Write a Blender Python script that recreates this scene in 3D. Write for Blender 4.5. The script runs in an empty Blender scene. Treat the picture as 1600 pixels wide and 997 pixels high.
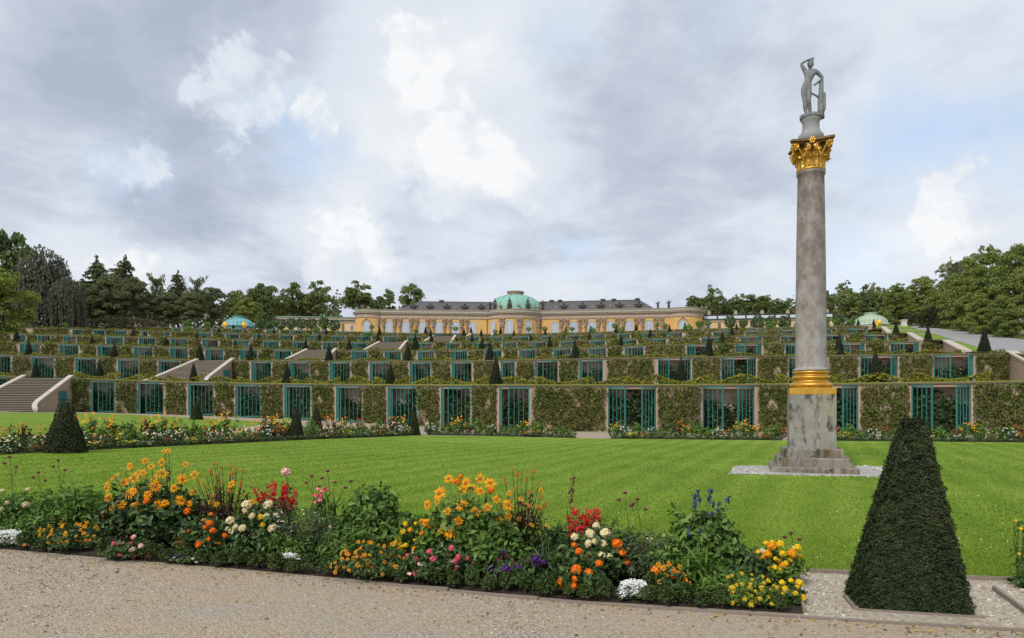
import bpy, math, random
import numpy as np
from mathutils import Vector, Matrix

SC = bpy.context.scene
COL = SC.collection
R = math.radians
rng = np.random.default_rng(7)
random.seed(7)

# ------------------------------------------------------------------ camera
cam_d = bpy.data.cameras.new('camera')
cam_d.sensor_width = 36.0
cam_d.lens = 24.0
cam_d.shift_y = 0.0872
cam_d.clip_start = 0.1
cam_d.clip_end = 5000
cam = bpy.data.objects.new('camera', cam_d)
cam.location = (0, 0, 1.6)
cam.rotation_euler = (R(90), 0, 0)
COL.objects.link(cam)
SC.camera = cam
SC.view_settings.view_transform = 'Standard'
SC.view_settings.look = 'None'
SC.view_settings.exposure = 0.93
SC.view_settings.gamma = 1.0

# ------------------------------------------------------------------ sun + sky
SUN_EL, SUN_AZ = 44.0, 215.0        # azimuth clockwise from +Y: behind the camera, to its left
sd = bpy.data.lights.new('sun', 'SUN')
sd.energy = 1.5
sd.angle = R(12)
sd.color = (1.0, 0.95, 0.86)
sun = bpy.data.objects.new('sun', sd)
_dir = Vector((math.sin(R(SUN_AZ)) * math.cos(R(SUN_EL)), math.cos(R(SUN_AZ)) * math.cos(R(SUN_EL)), math.sin(R(SUN_EL))))
sun.rotation_euler = _dir.to_track_quat('Z', 'Y').to_euler()
sun.location = (0, -20, 60)
COL.objects.link(sun)

FPX = 1066.7


def sky_dir(x, y):
    v = Vector(((x - 800) / FPX, 1.0, (638 - y) / FPX))
    return v.normalized()


def build_world():
    w = bpy.data.worlds.new('World')
    SC.world = w
    w.use_nodes = True
    nt = w.node_tree
    nt.nodes.clear()
    N = nt.nodes.new
    L = nt.links.new
    out = N('ShaderNodeOutputWorld')
    bg = N('ShaderNodeBackground')
    bg.inputs['Strength'].default_value = 0.1
    L(bg.outputs[0], out.inputs[0])
    sky = N('ShaderNodeTexSky')
    sky.sky_type = 'NISHITA'
    sky.sun_disc = False
    sky.sun_elevation = R(SUN_EL)
    sky.sun_rotation = R(SUN_AZ)
    tc = N('ShaderNodeTexCoord')

    def math_(op, a, b=None, c=None, clamp=False):
        n = N('ShaderNodeMath'); n.operation = op; n.use_clamp = clamp
        for i, v in enumerate((a, b, c)):
            if v is None: continue
            if isinstance(v, (int, float)): n.inputs[i].default_value = v
            else: L(v, n.inputs[i])
        return n.outputs[0]

    def sstep(v, a, b, lo=0.0, hi=1.0):
        n = N('ShaderNodeMapRange'); n.interpolation_type = 'SMOOTHSTEP'
        L(v, n.inputs[0])
        for i, q in enumerate((a, b, lo, hi)): n.inputs[i + 1].default_value = q
        return n.outputs[0]

    sep = N('ShaderNodeSeparateXYZ'); L(tc.outputs['Generated'], sep.inputs[0])
    zz = math_('MAXIMUM', sep.outputs[2], 0.0)
    den = math_('ADD', zz, 0.22)
    comb = N('ShaderNodeCombineXYZ')
    L(math_('DIVIDE', sep.outputs[0], den), comb.inputs[0])
    L(math_('DIVIDE', sep.outputs[1], den), comb.inputs[1])

    def noise(vec, scale, det, rough=0.55, off=(0, 0, 0), dist=0.0):
        mp = N('ShaderNodeMapping'); L(vec, mp.inputs[0]); mp.inputs[1].default_value = off
        n = N('ShaderNodeTexNoise'); L(mp.outputs[0], n.inputs[0])
        n.inputs['Scale'].default_value = scale; n.inputs['Detail'].default_value = det
        n.inputs['Roughness'].default_value = rough; n.inputs['Distortion'].default_value = dist
        return n
    # the direction, warped a little, so that cloud outlines billow
    wn = noise(tc.outputs['Generated'], 7.0, 8, 0.62)
    wv = N('ShaderNodeVectorMath'); wv.operation = 'MULTIPLY_ADD'
    L(wn.outputs['Color'], wv.inputs[0]); wv.inputs[1].default_value = (0.17,) * 3; wv.inputs[2].default_value = (-0.085,) * 3
    wd = N('ShaderNodeVectorMath'); wd.operation = 'ADD'
    L(tc.outputs['Generated'], wd.inputs[0]); L(wv.outputs[0], wd.inputs[1])

    def blob(x, y, rad, hard=0.0):
        # soft cap round one sky direction; rad in photo pixels
        d = sky_dir(x, y)
        dn = N('ShaderNodeVectorMath'); dn.operation = 'DISTANCE'
        L(wd.outputs[0], dn.inputs[0]); dn.inputs[1].default_value = d
        r = rad / FPX
        return sstep(dn.outputs['Value'], r, r * hard, 0.0, 1.0)

    base = noise(comb.outputs[0], 1.1, 7, 0.55, (3.1, 0.4, 0), 0.3).outputs['Fac']
    fine = noise(comb.outputs[0], 3.1, 9, 0.6, (0.2, 5.2, 0), 0.2).outputs['Fac']
    v = math_('MULTIPLY_ADD', base, 1.15, -0.06)
    v = math_('ADD', v, math_('MULTIPLY_ADD', fine, 0.8, -0.40))
    for (x, y, rad, k) in [(660, 60, 260, .17), (720, 200, 260, .10), (420, 145, 150, .14), (560, 370, 180, .12), (190, 400, 140, .10),
                           (1250, 330, 330, .10), (1480, 340, 170, .12), (180, 235, 130, .14), (60, 320, 200, .06), (900, 40, 90, .1),
                           (230, 50, 330, -.36), (60, 200, 220, -.24), (965, 150, 220, -.34), (310, 255, 120, -.30), (640, 310, 120, -.16), (760, 340, 110, -.14), (470, 290, 110, -.12), (1180, 60, 260, -.16),
                           (860, 340, 200, -.10), (1080, 410, 190, -.14), (1400, 120, 260, -.06), (620, 330, 110, -.10), (330, 350, 130, -.12)]:
        b = blob(x, y, rad)
        v = math_('MULTIPLY_ADD', b, k, v)
    # sunlit cumulus heads: broad anchors broken up by billowing detail
    cu = None
    for (x, y, rad) in [(690, 235, 170), (770, 270, 110), (515, 398, 105), (585, 395, 95), (620, 420, 70), (390, 150, 140), (490, 165, 80), (200, 398, 110), (160, 405, 70), (215, 240, 90), (640, 90, 110), (1480, 335, 100)]:
        b = blob(x, y, rad)
        cu = b if cu is None else math_('MAXIMUM', cu, b)
    bn = noise(tc.outputs['Generated'], 11.0, 11, 0.62, (1.3, 0.2, 4.4), 0.35).outputs['Fac']
    cf = math_('ADD', cu, math_('MULTIPLY_ADD', bn, 1.7, -0.85))
    cmask = sstep(cf, 0.46, 0.76)
    lit_n = noise(tc.outputs['Generated'], 17.0, 9, 0.6, (6.3, 1.2, 0.4), 0.2).outputs['Fac']
    cu = math_('MULTIPLY', cmask, sstep(lit_n, 0.34, 0.62, 0.15, 1.0))
    v = math_('MULTIPLY_ADD', cu, 0.36, v)
    # general layered texture of the cloud deck
    tex = noise(comb.outputs[0], 5.2, 11, 0.64, (2.2, 8.2, 0), 0.5).outputs['Fac']
    v = math_('ADD', v, math_('MULTIPLY_ADD', tex, 0.55, -0.275))
    ramp = N('ShaderNodeValToRGB'); L(v, ramp.inputs[0])
    e = ramp.color_ramp.elements
    e[0].position = 0.0; e[0].color = (0.285, 0.325, 0.39, 1)
    e[1].position = 1.0; e[1].color = (0.615, 0.625, 0.632, 1)
    for p, c in [(0.25, (0.36, 0.40, 0.465)), (0.5, (0.465, 0.507, 0.565)), (0.76, (0.525, 0.552, 0.587))]:
        q = e.new(p); q.color = (*c, 1)
    sc = N('ShaderNodeMixRGB'); sc.blend_type = 'MULTIPLY'; sc.inputs[0].default_value = 1.0
    L(ramp.outputs[0], sc.inputs[1]); sc.inputs[2].default_value = (8.0, 8.0, 8.0, 1)
    # open blue between the clouds
    hol = noise(comb.outputs[0], 1.5, 6, 0.6, (7.7, 2.1, 0), 0.4).outputs['Fac']
    ho = sstep(hol, 0.64, 0.80, 0.0, 0.55)
    for (x, y, rad, k) in [(455, 215, 110, .7), (1405, 215, 110, .5), (1560, 225, 120, .5), (215, 250, 80, .5), (1130, 15, 80, .35), (880, 60, 70, .3), (1330, 420, 130, .35)]:
        ho = math_('MULTIPLY_ADD', blob(x, y, rad), k, ho)
    ho = math_('MULTIPLY', ho, sstep(fine, 0.36, 0.62, 0.25, 1.0), clamp=True)
    ho = math_('MULTIPLY', ho, math_('SUBTRACT', 1.0, cu), clamp=True)
    skc = N('ShaderNodeMixRGB'); skc.blend_type = 'MIX'
    skc.inputs[0].default_value = 0.35
    L(sky.outputs[0], skc.inputs[1]); skc.inputs[2].default_value = (3.0, 4.4, 5.9, 1)
    mx = N('ShaderNodeMixRGB')
    L(ho, mx.inputs[0]); L(sc.outputs[0], mx.inputs[1]); L(skc.outputs[0], mx.inputs[2])
    L(mx.outputs[0], bg.inputs[0])


build_world()

# ------------------------------------------------------------------ helpers
MATS = {}


def lift(X):
    """The site rises gently towards its left side."""
    X = max(X, -140.0)
    return 0.03 * (math.sqrt(X * X + 3.0) - X) * 0.5


def liftv(X):
    X = np.maximum(X, -140.0)
    return 0.03 * (np.sqrt(X * X + 3.0) - X) * 0.5


def yh(x):
    return 638 - 0.03 * max(0, 800 - x)


def gd(x, y):
    """Photo point on the level ground -> (X, Y)."""
    d = 1.6 * FPX / (y - yh(x))
    return ((x - 800) / FPX * d, d)


def z_at(y, d):
    return 1.6 + (638 - y) * d / FPX


def node_mat(name):
    m = bpy.data.materials.new(name)
    m.use_nodes = True
    nt = m.node_tree
    b = nt.nodes['Principled BSDF']
    return m, nt, b


def ramp_node(nt, cols):
    r = nt.nodes.new('ShaderNodeValToRGB')
    e = r.color_ramp.elements
    n = len(cols)
    while len(e) < n: e.new(0.5)
    for i, c in enumerate(cols):
        e[i].position = c[3] if len(c) > 3 else i / (n - 1)
        e[i].color = (c[0], c[1], c[2], 1)
    return r


def mat_noise(name, cols, scale=4.0, rough=0.8, detail=6, bump=0.0, bscale=None, metallic=0.0, coord='Object', spec=0.3, stretch=None, distort=0.0, bdist=0.02):
    if name in MATS: return MATS[name]
    m, nt, b = node_mat(name)
    L = nt.links.new
    tc = nt.nodes.new('ShaderNodeTexCoord')
    vec = tc.outputs[coord]
    if stretch:
        mp = nt.nodes.new('ShaderNodeMapping'); mp.inputs['Scale'].default_value = stretch
        L(vec, mp.inputs[0]); vec = mp.outputs[0]
    n = nt.nodes.new('ShaderNodeTexNoise')
    n.inputs['Scale'].default_value = scale; n.inputs['Detail'].default_value = detail
    n.inputs['Roughness'].default_value = 0.65; n.inputs['Distortion'].default_value = distort
    L(vec, n.inputs[0])
    r = ramp_node(nt, cols)
    L(n.outputs['Fac'], r.inputs[0]); L(r.outputs[0], b.inputs['Base Color'])
    b.inputs['Roughness'].default_value = rough
    b.inputs['Metallic'].default_value = metallic
    b.inputs['Specular IOR Level'].default_value = spec
    if bump:
        n2 = nt.nodes.new('ShaderNodeTexNoise'); n2.inputs['Scale'].default_value = bscale or scale * 6
        n2.inputs['Detail'].default_value = 5
        L(vec, n2.inputs[0])
        bp = nt.nodes.new('ShaderNodeBump'); bp.inputs['Strength'].default_value = bump; bp.inputs['Distance'].default_value = bdist
        L(n2.outputs['Fac'], bp.inputs['Height']); L(bp.outputs[0], b.inputs['Normal'])
    MATS[name] = m
    return m


def mat_leaf(name, cols, rough=0.6, trans=0.25, patch=0.0, spec=0.25):
    """Leaf colours differ from leaf to leaf (per island), with broad patches mixed in."""
    if name in MATS: return MATS[name]
    m, nt, b = node_mat(name)
    L = nt.links.new
    g = nt.nodes.new('ShaderNodeNewGeometry')
    fac = g.outputs['Random Per Island']
    if patch:
        tc = nt.nodes.new('ShaderNodeTexCoord')
        oi = nt.nodes.new('ShaderNodeObjectInfo')
        ad = nt.nodes.new('ShaderNodeVectorMath'); ad.operation = 'ADD'
        L(tc.outputs['Object'], ad.inputs[0]); L(oi.outputs['Location'], ad.inputs[1])
        n = nt.nodes.new('ShaderNodeTexNoise'); n.inputs['Scale'].default_value = patch; n.inputs['Detail'].default_value = 3
        L(ad.outputs[0], n.inputs[0])
        mr = nt.nodes.new('ShaderNodeMapRange'); L(n.outputs['Fac'], mr.inputs[0])
        mr.inputs[1].default_value = 0.3; mr.inputs[2].default_value = 0.7
        ma = nt.nodes.new('ShaderNodeMath'); ma.operation = 'MULTIPLY_ADD'
        L(fac, ma.inputs[0]); ma.inputs[1].default_value = 0.5
        m2 = nt.nodes.new('ShaderNodeMath'); m2.operation = 'MULTIPLY'; L(mr.outputs[0], m2.inputs[0]); m2.inputs[1].default_value = 0.5
        L(m2.outputs[0], ma.inputs[2]); fac = ma.outputs[0]
    r = ramp_node(nt, cols)
    L(fac, r.inputs[0]); L(r.outputs[0], b.inputs['Base Color'])
    b.inputs['Roughness'].default_value = rough
    b.inputs['Specular IOR Level'].default_value = spec
    if trans:
        t = nt.nodes.new('ShaderNodeBsdfTranslucent'); L(r.outputs[0], t.inputs[0])
        mx = nt.nodes.new('ShaderNodeMixShader'); mx.inputs[0].default_value = trans
        out = nt.nodes['Material Output']
        L(b.outputs[0], mx.inputs[1]); L(t.outputs[0], mx.inputs[2]); L(mx.outputs[0], out.inputs[0])
    MATS[name] = m
    return m


def mk_mesh(name, V, F, mats, midx=None, smooth=False):
    """F: list of faces, or an (n,3)/(n,4) array."""
    me = bpy.data.meshes.new(name)
    V = np.asarray(V, dtype=np.float32).reshape(-1, 3)
    if isinstance(F, np.ndarray):
        k = F.shape[1]
        nf = len(F)
        me.vertices.add(len(V)); me.vertices.foreach_set('co', V.ravel())
        me.loops.add(nf * k); me.loops.foreach_set('vertex_index', F.astype(np.int32).ravel())
        me.polygons.add(nf)
        me.polygons.foreach_set('loop_start', np.arange(0, nf * k, k, dtype=np.int32))
        me.update(calc_edges=True)
    else:
        me.from_pydata([tuple(map(float, v)) for v in V], [], [tuple(map(int, f)) for f in F])
        me.update()
    for m in (mats if isinstance(mats, (list, tuple)) else [mats]): me.materials.append(m)
    if midx is not None: me.polygons.foreach_set('material_index', np.asarray(midx, dtype=np.int32))
    if smooth: me.polygons.foreach_set('use_smooth', np.ones(len(me.polygons), dtype=bool))
    me.update()
    return me


class MB:
    """Collects shapes into one mesh."""
    def __init__(s): s.V = []; s.F = []; s.M = []

    def add(s, V, F, m=0):
        o = len(s.V)
        s.V.extend([tuple(v) for v in V])
        for f in F: s.F.append(tuple(i + o for i in f)); s.M.append(m)
        return s

    def box(s, x0, x1, y0, y1, z0, z1, m=0):
        V = [(x0, y0, z0), (x1, y0, z0), (x1, y1, z0), (x0, y1, z0), (x0, y0, z1), (x1, y0, z1), (x1, y1, z1), (x0, y1, z1)]
        return s.add(V, [(0, 3, 2, 1), (4, 5, 6, 7), (0, 1, 5, 4), (1, 2, 6, 5), (2, 3, 7, 6), (3, 0, 4, 7)], m)

    def prism(s, poly, z0, z1, m=0):
        """poly: list of (x,y,z_extra) counter-clockwise"""
        n = len(poly)
        V = [(p[0], p[1], z0 + (p[2] if len(p) > 2 else 0)) for p in poly] + [(p[0], p[1], z1 + (p[2] if len(p) > 2 else 0)) for p in poly]
        F = [tuple(range(n))[::-1], tuple(range(n, 2 * n))] + [(i, (i + 1) % n, n + (i + 1) % n, n + i) for i in range(n)]
        return s.add(V, F, m)

    def lathe(s, prof, n=20, cx=0, cy=0, m=0, a0=0.0, a1=2 * math.pi, cap=True):
        full = abs(a1 - a0 - 2 * math.pi) < 1e-6
        k = n if full else n + 1
        V = []
        for r, z in prof:
            for i in range(k):
                a = a0 + (a1 - a0) * i / n
                V.append((cx + r * math.cos(a), cy + r * math.sin(a), z))
        F = []
        for j in range(len(prof) - 1):
            for i in range(n):
                a, b = j * k + i, j * k + (i + 1) % k
                F.append((a, b, b + k, a + k))
        if cap and full:
            F.append(tuple(range(k))[::-1]); F.append(tuple(range((len(prof) - 1) * k, len(prof) * k)))
        return s.add(V, F, m)

    def tube(s, pts, rad, n=5, m=0):
        pts = [Vector(p) for p in pts]
        rads = rad if isinstance(rad, (list, tuple)) else [rad] * len(pts)
        V = []
        for i, p in enumerate(pts):
            t = (pts[min(i + 1, len(pts) - 1)] - pts[max(i - 1, 0)]).normalized()
            a = t.orthogonal().normalized(); b = t.cross(a)
            for j in range(n):
                q = 2 * math.pi * j / n
                V.append(tuple(p + (a * math.cos(q) + b * math.sin(q)) * rads[i]))
        F = []
        for i in range(len(pts) - 1):
            for j in range(n):
                F.append((i * n + j, i * n + (j + 1) % n, (i + 1) * n + (j + 1) % n, (i + 1) * n + j))
        F.append(tuple(range(n))[::-1]); F.append(tuple(range((len(pts) - 1) * n, len(pts) * n)))
        return s.add(V, F, m)

    def ball(s, c, rx, ry=None, rz=None, n=8, k=6, m=0):
        ry = ry or rx; rz = rz or rx
        V = [(c[0], c[1], c[2] - rz)]
        for j in range(1, k):
            a = -math.pi / 2 + math.pi * j / k
            for i in range(n):
                q = 2 * math.pi * i / n
                V.append((c[0] + rx * math.cos(a) * math.cos(q), c[1] + ry * math.cos(a) * math.sin(q), c[2] + rz * math.sin(a)))
        V.append((c[0], c[1], c[2] + rz))
        F = [(0, 1 + (i + 1) % n, 1 + i) for i in range(n)]
        for j in range(k - 2):
            for i in range(n):
                a, b = 1 + j * n + i, 1 + j * n + (i + 1) % n
                F.append((a, b, b + n, a + n))
        t = len(V) - 1
        for i in range(n): F.append((t, 1 + (k - 2) * n + i, 1 + (k - 2) * n + (i + 1) % n))
        return s.add(V, F, m)

    def mesh(s, name, mats, smooth=False):
        return mk_mesh(name, s.V, s.F, mats, s.M, smooth)


def link(name, data, parent=None, loc=(0, 0, 0), rz=0.0, scale=None):
    o = bpy.data.objects.new(name, data)
    o.location = loc
    if rz: o.rotation_euler = (0, 0, rz)
    if scale is not None: o.scale = scale if isinstance(scale, (tuple, list)) else (scale,) * 3
    if parent: o.parent = parent
    COL.objects.link(o)
    return o


def tag(o, label=None, cat=None, group=None, kind=None):
    if label: o['label'] = label
    if cat: o['category'] = cat
    if group: o['group'] = group
    if kind: o['kind'] = kind
    return o


def thing(name, label, cat, loc=(0, 0, 0), rz=0.0, group=None):
    o = link(name, None, None, loc, rz)
    o.empty_display_size = 0.3
    return tag(o, label, cat, group)


def structure(name, data, label, cat):
    return tag(link(name, data), label, cat, kind='structure')


ORD = ['first', 'second', 'third', 'fourth', 'fifth', 'sixth', 'seventh', 'eighth', 'ninth', 'tenth', 'eleventh', 'twelfth', 'thirteenth',
       'fourteenth', 'fifteenth', 'sixteenth', 'seventeenth', 'eighteenth', 'nineteenth', 'twentieth']


def ordw(i):
    """1-based ordinal word"""
    if i <= 20: return ORD[i - 1]
    t = {2: 'twenty', 3: 'thirty', 4: 'forty'}[i // 10]
    if i % 10 == 0: return {3: 'thirtieth', 4: 'fortieth'}[i // 10]
    return t + '-' + ORD[i % 10 - 1]


def leaves(P, N, size, aspect=0.5, rg=rng, fold=0.2, along=None, jitter=0.6):
    """Folded pointed leaves (two triangles) at P, facing roughly N. along: leaf direction (else random)."""
    P = np.asarray(P, float); n = len(P)
    N = np.asarray(N, float) + rg.normal(0, jitter, (n, 3))
    N /= np.linalg.norm(N, axis=1)[:, None] + 1e-9
    A = rg.normal(0, 1, (n, 3)) if along is None else np.asarray(along, float) + rg.normal(0, 0.25, (n, 3))
    A -= (A * N).sum(1)[:, None] * N
    A /= np.linalg.norm(A, axis=1)[:, None] + 1e-9
    B = np.cross(N, A)
    s = np.broadcast_to(np.asarray(size, float), (n,)) * rg.uniform(0.7, 1.3, n)
    s = s[:, None]
    b = P - A * s * 0.5
    t = P + A * s * 0.5 - N * s * 0.08
    l = P + B * s * aspect * 0.5 + N * s * fold * aspect - A * s * 0.06
    r = P - B * s * aspect * 0.5 + N * s * fold * aspect - A * s * 0.06
    V = np.stack([b, r, t, l], 1).reshape(-1, 3)
    i = np.arange(n)[:, None] * 4
    F = np.concatenate([i + np.array([[0, 1, 2]]), i + np.array([[0, 2, 3]])], 1).reshape(-1, 3)
    return V, F


def cat_meshes(parts):
    """[(V,F,matindex)] of triangles -> V,F,midx"""
    Vs, Fs, Ms, o = [], [], [], 0
    for V, F, m in parts:
        Vs.append(V); Fs.append(F + o); Ms.append(np.full(len(F), m)); o += len(V)
    return np.concatenate(Vs), np.concatenate(Fs), np.concatenate(Ms)


def mb_tris(mb):
    """MB -> triangle arrays"""
    V = np.array(mb.V, float); F = []
    for f in mb.F:
        for i in range(1, len(f) - 1): F.append((f[0], f[i], f[i + 1]))
    return V, np.array(F, int)


def grid_sheet(name, us, ds, zf, mat, dense=None):
    """Sheet through points us[i] x ds[i][j] -> (X,Y)."""
    V = []; nu = len(us); nd = len(ds[0])
    for i, u in enumerate(us):
        for d in ds[i]:
            X = u * d
            V.append((X, d, zf(X, d)))
    F = [(i * nd + j, (i + 1) * nd + j, (i + 1) * nd + j + 1, i * nd + j + 1) for i in range(nu - 1) for j in range(nd - 1)]
    return mk_mesh(name, V, F, mat)

# ------------------------------------------------------------------ materials
def mat_grass(name, c1, c2, c3):
    m, nt, b = node_mat(name)
    L = nt.links.new
    tc = nt.nodes.new('ShaderNodeTexCoord')
    def noise(sc, det, st=(1, 1, 1)):
        mp = nt.nodes.new('ShaderNodeMapping'); mp.inputs['Scale'].default_value = st; L(tc.outputs['Object'], mp.inputs[0])
        n = nt.nodes.new('ShaderNodeTexNoise'); n.inputs['Scale'].default_value = sc; n.inputs['Detail'].default_value = det
        n.inputs['Roughness'].default_value = 0.7
        L(mp.outputs[0], n.inputs[0]); return n.outputs['Fac']
    big = noise(0.22, 4); mid = noise(2.2, 6); fin = noise(28, 4, (1, 0.6, 1))
    wv = nt.nodes.new('ShaderNodeTexWave'); wv.inputs['Scale'].default_value = 0.33; wv.inputs['Distortion'].default_value = 1.2
    wv.inputs['Detail'].default_value = 1
    mp = nt.nodes.new('ShaderNodeMapping'); mp.inputs['Rotation'].default_value = (0, 0, R(24)); L(tc.outputs['Object'], mp.inputs[0]); L(mp.outputs[0], wv.inputs[0])
    def mad(a, k, c):
        q = nt.nodes.new('ShaderNodeMath'); q.operation = 'MULTIPLY_ADD'; L(a, q.inputs[0]); q.inputs[1].default_value = k
        if isinstance(c, float): q.inputs[2].default_value = c
        else: L(c, q.inputs[2])
        return q.outputs[0]
    f = mad(fin, 0.55, mad(mid, 0.55, mad(big, 0.8, mad(wv.outputs['Fac'], 0.26, -0.59))))
    r = ramp_node(nt, [(*c1, 0.12), (*c2, 0.5), (*c3, 0.88)])
    L(f, r.inputs[0]); L(r.outputs[0], b.inputs['Base Color'])
    b.inputs['Roughness'].default_value = 0.85; b.inputs['Specular IOR Level'].default_value = 0.1
    bp = nt.nodes.new('ShaderNodeBump'); bp.inputs['Strength'].default_value = 0.6; bp.inputs['Distance'].default_value = 0.03
    L(noise(40, 4), bp.inputs['Height']); L(bp.outputs[0], b.inputs['Normal'])
    return m


def mat_gravel(name, cols, cell=55.0, patch=None):
    m, nt, b = node_mat(name)
    L = nt.links.new
    tc = nt.nodes.new('ShaderNodeTexCoord')
    vo = nt.nodes.new('ShaderNodeTexVoronoi'); vo.inputs['Scale'].default_value = cell; L(tc.outputs['Object'], vo.inputs[0])
    sp = nt.nodes.new('ShaderNodeSeparateColor'); L(vo.outputs['Color'], sp.inputs[0])
    r = ramp_node(nt, cols); L(sp.outputs[0], r.inputs[0])
    n = nt.nodes.new('ShaderNodeTexNoise'); n.inputs['Scale'].default_value = 1.3; n.inputs['Detail'].default_value = 8; n.inputs['Roughness'].default_value = 0.7
    mp = nt.nodes.new('ShaderNodeMapping'); mp.inputs['Scale'].default_value = (0.6, 1.5, 1); L(tc.outputs['Object'], mp.inputs[0]); L(mp.outputs[0], n.inputs[0])
    p = patch or ((0.42, 0.33, 0.24), (0.40, 0.37, 0.33))
    r2 = ramp_node(nt, [(*p[0], 0.36), (*p[1], 0.62)]); L(n.outputs['Fac'], r2.inputs[0])
    mx = nt.nodes.new('ShaderNodeMixRGB'); mx.inputs[0].default_value = 0.62
    L(r.outputs[0], mx.inputs[1]); L(r2.outputs[0], mx.inputs[2]); L(mx.outputs[0], b.inputs['Base Color'])
    bp = nt.nodes.new('ShaderNodeBump'); bp.inputs['Strength'].default_value = 0.7; bp.inputs['Distance'].default_value = 0.012; bp.invert = True
    L(vo.outputs['Distance'], bp.inputs['Height']); L(bp.outputs[0], b.inputs['Normal'])
    b.inputs['Roughness'].default_value = 0.9; b.inputs['Specular IOR Level'].default_value = 0.15
    return m


M_GRASS = mat_grass('lawn_grass', (0.088, 0.152, 0.013), (0.145, 0.232, 0.021), (0.215, 0.295, 0.042))
M_GRAVEL = mat_gravel('path_gravel', [(0.11, 0.09, 0.07), (0.28, 0.225, 0.17), (0.37, 0.305, 0.235), (0.48, 0.41, 0.33)], 60, ((0.37, 0.275, 0.18), (0.32, 0.285, 0.23)))
M_PALEGRAVEL = mat_gravel('pale_gravel', [(0.13, 0.10, 0.075), (0.30, 0.25, 0.19), (0.42, 0.37, 0.295), (0.58, 0.54, 0.46)], 40, ((0.33, 0.275, 0.205), (0.38, 0.335, 0.27)))
M_FARGRAVEL = mat_noise('far_gravel', [(0.34, 0.27, 0.21), (0.43, 0.36, 0.29)], 1.2, 0.9)
M_ROAD = mat_noise('ramp_paving', [(0.22, 0.215, 0.22), (0.30, 0.29, 0.29)], 0.8, 0.9)
M_SOIL = mat_noise('garden_soil', [(0.025, 0.018, 0.012), (0.07, 0.05, 0.035)], 20, 0.95, bump=0.8)
M_TIMBER = mat_noise('edging_timber', [(0.16, 0.125, 0.10), (0.30, 0.25, 0.21)], 9, 0.9, stretch=(1, 1, 6), bump=0.4)
M_PLASTER = mat_noise('terrace_plaster', [(0.19, 0.135, 0.10), (0.33, 0.25, 0.185), (0.44, 0.35, 0.27)], 1.3, 0.9, bump=0.3)
M_JAMB = mat_noise('jamb_brick', [(0.29, 0.16, 0.12), (0.40, 0.30, 0.235), (0.50, 0.42, 0.35)], 3.0, 0.9, stretch=(1, 1, 3))
M_PALESTONE = mat_noise('pale_stone', [(0.36, 0.31, 0.26), (0.55, 0.49, 0.42)], 1.6, 0.85, bump=0.2)
M_COPING = mat_noise('coping_stone', [(0.085, 0.07, 0.055), (0.19, 0.15, 0.115)], 2.0, 0.9, bump=0.3)
M_RISER = mat_noise('step_riser', [(0.07, 0.055, 0.042), (0.17, 0.14, 0.11)], 2.5, 0.95, stretch=(0.5, 1, 3))  # risers darker than treads: soil stain plus nosing shade put into the colour
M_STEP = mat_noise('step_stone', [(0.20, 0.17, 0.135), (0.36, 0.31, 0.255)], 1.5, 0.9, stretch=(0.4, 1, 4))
M_GREEN = mat_noise('teal_paint', [(0.018, 0.135, 0.118), (0.042, 0.20, 0.175)], 3.0, 0.45, spec=0.4)
M_TURFEDGE = mat_noise('mossy_turf', [(0.16, 0.19, 0.02), (0.28, 0.29, 0.04)], 6.0, 0.9)
M_IVY = mat_leaf('wall_ivy', [(0.028, 0.050, 0.008), (0.068, 0.100, 0.013), (0.108, 0.135, 0.022), (0.12, 0.092, 0.03), (0.24, 0.26, 0.05)], 0.55, 0.15, 0.5)
M_SWAG = mat_leaf('vine_swag', [(0.10, 0.12, 0.015), (0.17, 0.18, 0.02), (0.26, 0.25, 0.03), (0.20, 0.13, 0.03)], 0.6, 0.25, 0.6)
M_FIG = mat_leaf('fig_leaf', [(0.012, 0.025, 0.010), (0.032, 0.056, 0.018), (0.06, 0.10, 0.028)], 0.5, 0.15)
M_YEW = mat_leaf('yew_needles', [(0.006, 0.013, 0.005), (0.013, 0.024, 0.008), (0.028, 0.038, 0.012)], 0.6, 0.06, 1.2)
M_YEW2 = mat_leaf('yew_needles_parterre', [(0.012, 0.020, 0.006), (0.028, 0.040, 0.011), (0.058, 0.068, 0.020)], 0.6, 0.06, 1.2)
M_YEWCORE = mat_noise('yew_core', [(0.008, 0.013, 0.005), (0.018, 0.024, 0.009)], 12, 0.95)
M_BARK = mat_noise('tree_bark', [(0.035, 0.028, 0.022), (0.09, 0.075, 0.06)], 3, 0.95)
M_BOX = mat_leaf('box_leaf', [(0.022, 0.042, 0.010), (0.05, 0.085, 0.018), (0.085, 0.115, 0.03)], 0.5, 0.12, 3.0)

# ------------------------------------------------------------------ ground
def add_ground():
    us = np.concatenate([[-6, -3, -2], np.linspace(-1.4, 1.4, 57), [2, 3, 6]])
    ds = [np.concatenate([[-30, 0.5], np.linspace(2, 60, 30), [70]]) for _ in us]
    V = []; F = []
    xs = np.concatenate([np.linspace(-900, -140, 5), np.linspace(-120, 120, 61), np.linspace(140, 900, 5)])
    ys = np.concatenate([np.linspace(-300, -20, 4), np.linspace(-10, 75, 30), np.linspace(85, 1800, 8)])
    for x in xs:
        for y in ys: V.append((x, y, lift(x)))
    n = len(ys)
    F = np.array([(i * n + j, (i + 1) * n + j, (i + 1) * n + j + 1, i * n + j + 1) for i in range(len(xs) - 1) for j in range(n - 1)])
    structure('ground', mk_mesh('ground', V, F, M_GRAVEL, smooth=True), 'wide sandy gravel path in front of the flower bed', 'path')


add_ground()

# near bed geometry ------------------------------------------------------
BEDX = [-700, 0, 400, 600, 900, 1250, 1600, 2400]
BEDY = [785, 860, 895, 915, 945, 965, 985, 1020]


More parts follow.
